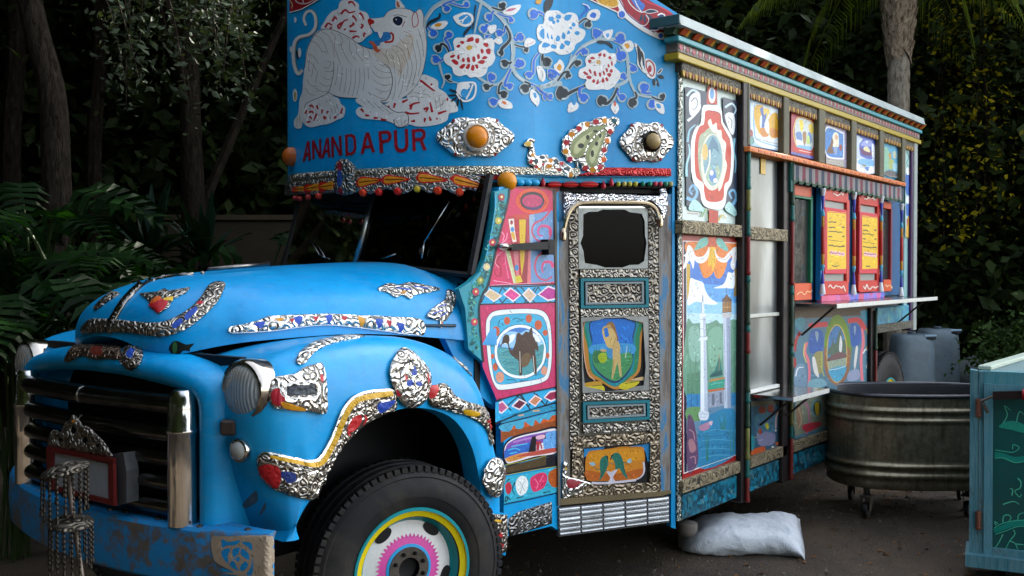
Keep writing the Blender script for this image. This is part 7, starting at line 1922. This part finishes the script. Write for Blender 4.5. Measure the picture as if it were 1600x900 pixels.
art('shell_badge', SHELL, SS, (0, 400, 1.8), 'c0c0c0 F|345,285 350,262 370,250 395,258 404,285 395,305 375,322 352,308\n2448a0 C|375,285 10,12', .010, 2, (.02, 12, .01, .09), {'c0c0c0': DT})
# bumper filigree plate and tin strip
art('filigree_plate', BUMP, BS, (0, 640, 3.4614), '''
9a8a76 F|1148,690 1200,684 1300,684 1400,684 1478,690 1480,780 1480,895 1380,905 1290,895 1200,880 1260,875 1180,830 1155,790
1280bd F|1205,700 1240,715 1300,705 1280,730 1230,735 1205,745;1310,715 1360,720 1366,760 1340,740
1280bd F|1200,770 1225,750 1250,755 1235,790 1240,830 1215,810
1280bd F|1262,755 1300,745 1290,780 1265,795;1310,750 1345,775 1350,810 1325,800 1305,780
1280bd F|1245,840 1265,815 1285,850 1290,870;1305,840 1330,820 1345,840 1320,870 1300,865
1280bd F|1285,795 1300,800 1295,820 1280,815;1265,805 1275,800 1275,815
1280bd F|1370,800 1368,885 1335,890 1360,850
1280bd F|1200,855 1250,870 1270,882 1210,872''', .004, 5)
# registration board with its crest in front of the grille
PL = Plane((1.94, YC, 1), (-1, -.06, 0)); TP = (0, 640, 3.4614)
def pq(name, pts, d, th, mat, par): return quad(name, PL, [(x/3.4614, 640+y/3.4614) for x, y in pts], d, th, mat, par)
pb = pq('plate_board', [(250, 200), (612, 265), (616, 522), (258, 430)], 0, .012, paint('4a1416', .5, .3, .4), TR)
pq('white_field', [(285, 228), (583, 293), (585, 495), (290, 412)], .003, .004, paint('8a8f96', .5, .2, .3), pb)
for e in ([(250, 200), (612, 265), (609, 290), (250, 226)], [(258, 405), (616, 495), (616, 522), (258, 430)], [(250, 226), (283, 232), (288, 412), (256, 405)], [(585, 288), (611, 292), (615, 494), (587, 488)]): pq('red_border', e, .012, .014, paint('5c1616', .4, .3, .3), pb)
MB().prism([PL.moved(-.02).at(x/3.4614, 640+y/3.4614) for x, y in ((607, 240), (667, 234), (684, 330), (684, 505), (620, 522))], (.05, 0, 0)).build('side_box', metal('grey_box', '5c6066', .4, .5, .1, .4), pb)
art('crest', pb, PL, TP, '6a665c F|262,195 275,130 300,108 330,125 350,80 375,60 400,28 425,55 450,85 480,92 520,130 560,170 595,225 600,255 500,240 400,225 300,205\nx C|330,165 16,14;400,110 16,22;460,165 20,16;530,195 14,12\na8702c C|410,62 8,10\n', .004, 4, (.014, 12, .012, .1), {'6a665c': DT})
# little parasol with bead chains on a rod in front of the bumper
base = Pd(128, 900, 3.25); top = Pd(104, 733, 3.3); ax = (top-base).normalized(); b0 = base-ax*.35
rod = MB().tube([b0, top], .009, 8).build('parasol_rod', metal('old_rod', '6a5c50', .4, .6, .1, .5), TR, True)
tin = repousse('parasol_tin', '5a554c', 40, '14110d', .7, .45)
def parasol(cx, cy, rx, d, tilt):
    c = Pd(cx, cy, d); n = (Vector((0, 0, 1))+RT*tilt-_A*.12).normalized(); R = rx/F*d; m = MB()
    m.lathe(c, n, [(0, .022), (R*.5, .014), (R*.95, 0), (R, -.006), (R*.96, -.010), (R*.5, .004), (0, .010)], 24); o = m.build('parasol_disc', tin, rod, True)
    u = n.orthogonal().normalized(); v = n.cross(u)
    for k in range(18):
        a = 2*math.pi*k/18; p = c+(u*math.cos(a)+v*math.sin(a))*R*.93; L = random.uniform(.09, .17); m = MB(); z = 0
        while z < L:
            m.lathe(p-Vector((0, 0, z)), (0, 0, -1), [(0, 0), (.0035, .004), (.0042, .009), (.0035, .014), (0, .018)], 5); z += .017
        m.lathe(p-Vector((0, 0, L)), (0, 0, -1), [(0, 0), (.005, .012), (.0065, .022), (0, .028)], 6)
        m.build('bead_chain', metal('bead_metal', '332d27', .5, bumpk=.05, dirt=.6), rod, True)
parasol(101, 732, 37, 3.3, -.18); parasol(111, 815, 34, 3.27, .05)
# wipers and hood rod
def wiper(a, b_, pv=None, r=.004):
    q = WS
    S_ = Surf(WS); pts = [S_.hit(*a), S_.hit(*b_)]
    if any(p[0] is None for p in pts): return
    P0, P1 = [p[0]+p[1]*.02 for p in pts]
    m = MB(); m.tube([P0, P1], r, 6)
    if pv:
        h = S_.hit(*pv)
        if h[0]: m.tube([P0, h[0]+h[1]*.015], r*1.3, 6)
    m.build('wiper', metal('wiper_metal', 'b0b4b4', .25), WS, True)
wiper((666, 381), (706, 316), (662, 405)); wiper((504, 401), (488, 373), (512, 404)); wiper((601, 406), (622, 399))
h0, h1 = HS.hit(325, 428), HS.hit(421, 420)
if h0[0] and h1[0]: MB().tube([h0[0]+h0[1]*.02, h1[0]+h1[1]*.025], .009, 8).build('hood_rod', metal('hood_rod_metal', '8a8480', .3, bumpk=.1, dirt=.6), HOOD, True)
c, n = FS.hit(361, 667)
MB().obox(c+n*.01, (RT, UP, FW), (.028, .028, .02), bev=.008).build('marker_bracket', paint('3a302a', .5, .4, .6), FEN)
art('worn_patch', FEN, FS, (0, 640, 3.4614), '4f565c F|1310,520 1340,480 1385,440 1395,470 1390,500 1340,530;1405,570 1425,520 1440,500 1435,540', .002, 6)
# torn hole at the hood corner
art('torn_hole', HOOD, HS, (0, 280, 3.2146), '0f140e F|850,850 880,812 935,830 975,825 955,850 950,875 900,885 870,880\n2a5a30 F|868,830 885,815 890,860 872,875', .003, 6)
MB().lathe(SP(1074, 822, -.1)+Vector((0, 0, -.03)), (0, 0, 1), [(0, -.03), (.035, -.025), (.058, .0), (.06, .05), (0, .07)], 16).build('stay_foot', paint('77716a', .7, .3, .3), TR, True)
# ================================================================ THINGS ROUND THE TRUCK
# white sack lying under the edge of the body
c0 = Pd(1152, 850, 6.12); c0.z = 0; sk_ = empty('sack', (c0.x, c0.y, 0), 'stuffed white woven plastic sack lying on the ground under the edge of the truck', 'sack')
rows = []; N, M = 44, 40
for i in range(N+1):
    u = -1+2*i/N; x = .37*u
    hgt = .108*(1-abs(u)**(2.6 if u < 0 else 4.0))**.6 if abs(u) < 1 else 0
    wd = .22*((1-abs(u)**5)**.5 if u < 0 else 1-.16*math.sin(math.pi*min(1, u)))
    if u < 0: hgt = .108*(1-abs(u)**2.8)**.5
    row = []
    for j in range(M):
        a = 2*math.pi*j/M; ca, sa = math.cos(a), math.sin(a)
        p = Vector((x, wd*math.copysign(abs(ca)**.75, ca), hgt*math.copysign(abs(sa)**.8, sa)))
        q = Vector((x*7, p.y*9, p.z*9)); f = noise.noise(q)*.012+noise.noise(q*2.7)*.010+abs(noise.noise(q*5.0))*-.008+abs(noise.noise(Vector((x*4, a*1.3, 5))))*-.012*(1+2*max(0, u))
        f += .012*math.sin(a*7+u*3)*max(0, u-.35)*1.4
        p.z += f*(hgt/.125+.15); p.y += f*.5
        z = max(.0, p.z+hgt*.80+.004+.11*max(0, (u-.45)/.55)**1.6*(ca+1)/2)
        tt = max(0, (u-.35)/.65)
        row.append(c0+RT*(p.x+.10*tt*tt*(ca+1)/2-.03*tt*(1-ca)/2)+_A*(p.y+.05*max(0, u)*ca)+Vector((0, 0, z)))
    rows.append(row)
m = MB(); m.grid(rows, closeu=True); m.add(rows[0], [tuple(range(M))]); m.add(rows[-1], [tuple(range(M))])
def sackm():
    b = NB('woven_plastic'); co = b.co(1); n = b.noise(co, 14, 6, .65, .5); w1 = b.n('TexWave', i_Scale=120.0); b.l(co, w1.inputs['Vector'])
    c = b.mix(b.ramp(n, [(.45, (0, 0, 0)), (.8, (1, 1, 1))]), 'dfe5ea', 'a9b4be'); b.bump(b.math('ADD', b.math('MULTIPLY', n, 1.6), b.math('MULTIPLY', w1.outputs['Fac'], .12)), .65, .02)
    return b.set(color=c, rough=.32)
m.build('sack_body', sackm(), sk_, True, 80)
# oval galvanised tub on castors
tc = Pd(1432, 700, 7.14); tc.z = 0; tub = empty('stock_tub', (tc.x, tc.y, 0), 'large oval galvanised steel tub on castors standing right of the truck', 'tub')
AX, AY = .63, .40
def oval(sc, z, n=64):
    P = []
    for k in range(n):
        a = 2*math.pi*k/n; ca, sa = math.cos(a), math.sin(a); x = math.copysign(abs(ca)**.72, ca)*(AX+sc); y = math.copysign(abs(sa)**.82, sa)*(AY+sc); P.append(tc+RT*x+_A*y+Vector((0, 0, z)))
    return P
pr = [(-.03, .222), (-.008, .214), (0, .225)]
def rib(z0_, z1_, h): return [(h*math.sin(math.pi*k/6), z0_+(z1_-z0_)*k/6) for k in range(7)]
pr += [(0, .26)]+rib(.285, .335, .016)+[(0, .345)]+rib(.355, .40, .016)+[(0, .42), (0, .66)]+rib(.675, .715, .012)+[(0, .73)]+rib(.74, .785, .016)+[(0, .80), (.004, .855)]
m = MB(); m.grid([oval(s_, z) for s_, z in pr], closeu=True); m.add(oval(-.03, .222), [tuple(range(64))])
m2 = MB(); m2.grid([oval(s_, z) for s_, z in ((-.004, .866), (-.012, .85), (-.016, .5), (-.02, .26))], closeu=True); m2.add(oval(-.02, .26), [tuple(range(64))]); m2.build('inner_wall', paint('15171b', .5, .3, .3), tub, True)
def tubm():
    b = NB('galvanised'); n = b.noise(b.co(1), 5, 7, .65, .3); v = b.vor(b.co(1), 38, 'F1', 'Color'); sv = b.n('SeparateColor', i_0=v).outputs[0]; d = b.noise(b.co((8, 8, 1.2)), 2.5, 6, .65)
    c = b.ramp(b.math('ADD', b.math('MULTIPLY', n, .8), b.math('MULTIPLY', sv, .2)), [(.3, '746c58'), (.5, '8a816a'), (.7, '9f9780')]); c = b.mix(b.ramp(d, [(.5, (0, 0, 0)), (.72, (.7, .7, .7))]), c, '4a3d28')
    b.bump(n, .12, .01); return b.set(color=c, rough=b.math('ADD', b.math('MULTIPLY', n, .3), .22), metal=.75)
m.build('tub_body', tubm(), tub, True, 50)
m = MB(); ring_ = oval(.006, .868); m.tube(ring_, .014, 8, close=True); m.build('rim', metal('tub_rim', '3c4048', .35, .8, .1, .3), tub, True)
def castor(px, d):
    p = Pd(px, 800, d); p.z = 0; m = MB(); m.lathe(p+Vector((0, 0, .058)), RT*.8-_A*.6, [(0, -.018), (.04, -.018), (.055, -.014), (.057, 0), (.055, .014), (.04, .018), (.02, .02), (0, .02)], 20); w_ = m.build('castor', paint('1c1c1c', .5), tub, True)
    m = MB(); t_ = (RT*.8-_A*.6).normalized(); f_ = Vector((t_.y, -t_.x, 0))
    for s_ in (1, -1): m.prism([p+t_*(s_*.026)+f_*.02+Vector((0, 0, .06)), p+t_*(s_*.026)-f_*.012+Vector((0, 0, .05)), p+t_*(s_*.026)-f_*.05+Vector((0, 0, .15)), p+t_*(s_*.026)+f_*.03+Vector((0, 0, .15))], t_*.004)
    m.obox(p+Vector((0, 0, .155)), (t_, f_, _Z), (.036, .045, .008)); m.tube([p+Vector((0, 0, .155)), p+Vector((0, 0, .224))], .022, 10); m.build('fork', IRON(), w_)
castor(1354, 6.86); castor(1331, 7.38); castor(1512, 6.9); castor(1500, 7.42)
# two grey plastic drums behind the rear wheel
def drum(px, d, w_, h_, lb):
    p = Pd(px, 600, d); p.z = 0; t = empty('plastic_drum', (p.x, p.y, 0), lb, 'drum', 'grey drums behind the rear wheel')
    def sec(s_, z, dx=0): return [p+RT*(math.copysign(abs(math.cos(a))**.6, math.cos(a))*w_*s_+dx)+_A*(math.copysign(abs(math.sin(a))**.6, math.sin(a))*w_*s_*.9)+Vector((0, 0, z)) for a in [2*math.pi*k/32 for k in range(32)]]
    m = MB(); m.grid([sec(.9, 0), sec(1, .03), sec(1.0, h_*.3), sec(1.0, h_*.62), sec(.98, h_*.75), sec(.93, h_*.9), sec(.88, h_*.97), sec(.8, h_), sec(.3, h_*1.0)], closeu=True); m.add(sec(.9, 0), [tuple(range(32))]); m.add(sec(.3, h_), [tuple(range(32))])
    b = m.build('drum_body', paint('5a686f', .42, .25, .4), t, True, 60)
    q = p+RT*(w_*.62)-_A*(w_*.74)+Vector((0, 0, h_*.955)); m = MB(); m.obox(q, (RT, _A, _Z), (w_*.24, .02, h_*.022), bev=.01); m.build('handle_recess', paint('14181c', .6), t)
    m = MB(); m.tube([q+RT*(-w_*.3)+Vector((0, 0, h_*.03)), q+RT*(w_*.28)+Vector((0, 0, h_*.035))], .015, 6); m.build('handle', paint('7f97a6', .38), t)
    m = MB(); m.lathe(p+Vector((0, 0, h_)), (0, 0, 1), [(.055, -.01), (.055, .03), (.05, .035), (0, .035)], 18); m.build('cap', paint('3a454c', .5), t, True)
drum(1424, 13.0, .27, .90, 'grey plastic drum nearer the truck, just right of the rear wheel'); drum(1464, 13.7, .27, .93, 'grey plastic drum on the right, half hidden behind its neighbour')
p = Pd(1519, 585, 14.2); t = empty('rock', (p.x, p.y, 0), 'grey rock lying in the shade right of the drums', 'rock'); m = MB(); rows = []
for i in range(9):
    th = math.pi*i/8; rows.append([Vector((p.x, p.y, .2))+Vector((math.sin(th)*math.cos(a)*.34, math.sin(th)*math.sin(a)*.34, math.cos(th)*.26))*(1+.35*noise.noise(Vector((math.cos(a)*2, math.sin(a)*2, th)))) for a in [2*math.pi*k/14 for k in range(14)]])
m.grid(rows, closeu=True); m.build('stone', paint('4c5452', .85, .4, .4), t, True)
# teal wooden cart cut by the right edge
cu = (RT*.899-_A*.438); cn = (-_A*.899-RT*.438); P0 = Pd(1517, 724, 5.5); CT = Plane(P0, cn)
cart = empty('wooden_cart', (CT.at(1620, 880).x, CT.at(1620, 880).y, 0), 'pale teal wooden cart with a painted green door panel, cut off by the right edge', 'cart')
CPNT = worn_teal('2f6672', 'worn_teal'); CP2 = worn_teal('3d7886', 'worn_teal_pale')
W_ = 1.15
def cb(name, pts, d, th, mat, par=cart): return quad(name, CT, pts, d, th, mat, par)
def right(px_l, y, d=0):                                             # px of the far right end at the height of (px_l, y)
    a = CT.moved(d).at(px_l, y); return proj(a+cu*W_)
def rail(name, pl_, yt_, yb_, d, th, mat): return cb(name, [(pl_, yt_), right(pl_, yt_, d), right(pl_, yb_, d), (pl_, yb_)], d, th, mat)
cb('corner_post', [(1516, 578), (1528, 579.5), (1527.5, 866), (1514, 865)], 0, .09, CPNT); cb('inner_post', [(1529.2, 580), (1537, 580.5), (1536, 868), (1528.4, 866)], -.004, .08, CPNT)
rail('top_rail', 1537.5, 580, 599, -.015, .05, worn_teal('2c7a84', 'worn_teal_rail'))
rail('backing', 1537, 598, 868, -.02, .03, paint('0c4a48', .5, .25, .3))
cb('door_stile', [(1537.6, 599), (1552, 600.5), (1550.5, 871), (1536.6, 868)], .006, .03, CP2)
rail('door_rail', 1552.3, 600.5, 613, .006, .026, CP2); rail('door_rail', 1551, 856.5, 868, .006, .026, CPNT)
rail('base_board', 1508, 866, 885, .05, .3, CPNT)
art('scroll_painting', cart, CT.moved(-.02), (1490, 690, 4.286), '''
0f7a6c S 34 40|275,85 330,95 400,120 480,115
3fa88a S 6|280,55 340,65 400,70 440,40 400,20 395,50;275,110 340,110 410,140 480,130
0f7a6c S 30 40|270,600 330,575 400,550 480,540
3fa88a S 6|270,580 320,550 400,530 480,525;280,620 340,600 420,570 480,565
4aa88a S 9 5|330,540 335,500 365,490 385,510 370,530;430,530 435,490 470,475;285,560 275,535 300,550;330,620 300,680 275,710;400,590 410,620 375,665 350,715;375,665 410,680 430,720;420,685 470,690
4aa88a S 10 5|430,245 450,270 445,310 410,330 440,370 455,350;390,360 395,320 375,315;330,420 400,400 440,420
1f8a76 F|300,-100 380,-140 480,-110 480,-60 380,-80
4aa88a S 8 4|330,-120 360,-180 340,-240 380,-210;420,-130 440,-200 470,-180
''', .003, 30)
for y in (637, 813):
    h_ = cb('hinge', [(1524, y-14), (1533, y-14), (1533, y+15), (1524, y+15)], .012, .012, metal('rusty_hinge', '7a4028', .6, .4, .4, .6)); q = CT.moved(.02).at(1528.5, y); MB().tube([q+Vector((0, 0, -.045)), q+Vector((0, 0, .045))], .011, 8).build('hinge_pin', metal('rusty_hinge', '7a4028', .6), h_)
    for yy in (y-9, y+9): MB().lathe(CT.moved(.024).at(1536, yy), cn, [(0, 0), (.006, 0), (.004, .004), (0, .005)], 6).build('screw', IRON(), h_)
q = CT.moved(.045); hd = cb('handle_bar', [(1551, 612.5), (1597, 611), (1597, 623.5), (1551, 624.5)], .05, .03, paint('201414', .5)); MB().tube([q.at(1532, 627), q.at(1552, 619)], .008, 6).build('latch_hook', IRON(), hd); MB().tube([q.at(1536, 630), q.at(1544, 645)], .009, 6).build('latch_pin', IRON(), hd)
MB().lathe(q.at(1602, 617), cu, [(0, -.02), (.03, -.015), (.035, .01), (.02, .03), (0, .03)], 14).build('red_knob', paint('8e1420', .4), hd, True)
tl = CT.at(1534, 579.5); bl_ = Pd(1650, 536, 7.1); tr_ = tl+cu*W_; dv = bl_-tl; dv.z = 0; nz_ = dv.normalized(); sv_ = Vector((-nz_.y, nz_.x, 0)); L = dv.length
m = MB(); m.obox(Vector((tl.x, tl.y, 0))+nz_*(L/2+.05)+Vector((0, 0, (tl.z+.12)/2)), (nz_, sv_, _Z), (L/2, .018, (tl.z-.12)/2)); m.build('side_wall', paint('5c8088', .5, .3, .3), cart)
m = MB(); m.obox(Vector((tl.x, tl.y, tl.z+.012))+nz_*(L/2+.06), (nz_, sv_, _Z), (L/2, .035, .012)); m.build('side_cap', paint('a9b8a8', .45, .2, .2), cart)
m = MB(); o = Vector((tl.x, tl.y, 0))+nz_*(L+.04); m.obox(o+cu*(W_/2)+Vector((0, 0, .62)), (cu, cn, _Z), (W_/2, .02, .5)); m.build('back_wall', CPNT, cart)
m = MB(); m.prism([Vector((v.x, v.y, .13)) for v in (tl, tr_, o+cu*W_, o)], (0, 0, .03)); m.build('cart_floor', CPNT, cart)
for dx in (.16, .95):
    p = Vector((P0.x, P0.y, 0))+cu*dx-cn*.14; MB().lathe(p+Vector((0, 0, .062)), cu, [(0, -.03), (.05, -.03), (.062, -.02), (.062, .02), (.05, .03), (0, .03)], 18).build('wheel', paint('121212', .5), cart, True)
    MB().obox(p+Vector((0, 0, .1)), (cu, cn, _Z), (.04, .05, .04)).build('wheel_bracket', IRON(), cart)
# dead leaves and grit on the ground
n = 5200; X = rng.uniform(3.0, 13, n); Yy = rng.uniform(-2.2, 5.5, n); keep = ((X-8.2)**2/14+(Yy-1.6)**2/5 < 1) | (rng.random(n) < .35)
P = np.stack([X, Yy, np.full(n, .006)], 1)[keep]; cl = np.array([[8.35, 2.35, .006]])+rng.normal(size=(650, 3))*np.array([.55, .22, 0]); P = np.concatenate([P, cl])
me_o = leaves('leaf_litter', P, .035, .018, leaf_mat('dead_leaf', '2a1a0c', '8a5a24', .1), droop=0, jit=.4)
k = len(P)*4; co = np.empty(k*3); me_o.data.vertices.foreach_get('co', co); co = co.reshape(-1, 3); b4 = np.repeat(P[:, 2], 4); co[:, 2] = b4+(co[:, 2]-b4)*.22; co[:, 2] = np.abs(co[:, 2])+.003; me_o.data.vertices.foreach_set('co', co.reshape(-1)); me_o.data.update()
tag(me_o, kind='stuff', label='dead leaves scattered on the dark ground')
n = 26000; X = rng.uniform(3.2, 12.5, n); Yy = rng.uniform(-2, 4.5, n); kp = (np.sin(X*2.1+np.sin(Yy*3.3)*1.3)*np.sin(Yy*2.7+X*.8)+.5*rng.normal(size=n)) > .55; X = X[kp]; Yy = Yy[kp]; n = len(X); P = np.stack([X, Yy, np.full(n, .002)], 1); s_ = .003+.012*rng.random((n, 1))**2
B = np.array([[1, 0, 0], [-.5, .87, 0], [-.5, -.87, 0], [0, 0, 1.1]]); V = P[:, None]+B[None]*s_[:, :, None]*(1+.4*rng.normal(size=(n, 4, 1)))
me = bpy.data.meshes.new('grit'); Vf = V.reshape(-1, 3); fb_ = (np.arange(n)*4)[:, None]; tri = np.concatenate([fb_+np.array([[0, 1, 3]]), fb_+np.array([[1, 2, 3]]), fb_+np.array([[2, 0, 3]])], 1).reshape(-1)
me.vertices.add(4*n); me.vertices.foreach_set('co', Vf.reshape(-1)); me.loops.add(9*n); me.loops.foreach_set('vertex_index', tri.astype(np.int32)); me.polygons.add(3*n); me.polygons.foreach_set('loop_start', np.arange(3*n, dtype=np.int32)*3); me.materials.append(paint('6f6456', .85, .4)); me.update(); me.validate()
tag(link('grit', me), kind='stuff', label='small stones on the dark ground')
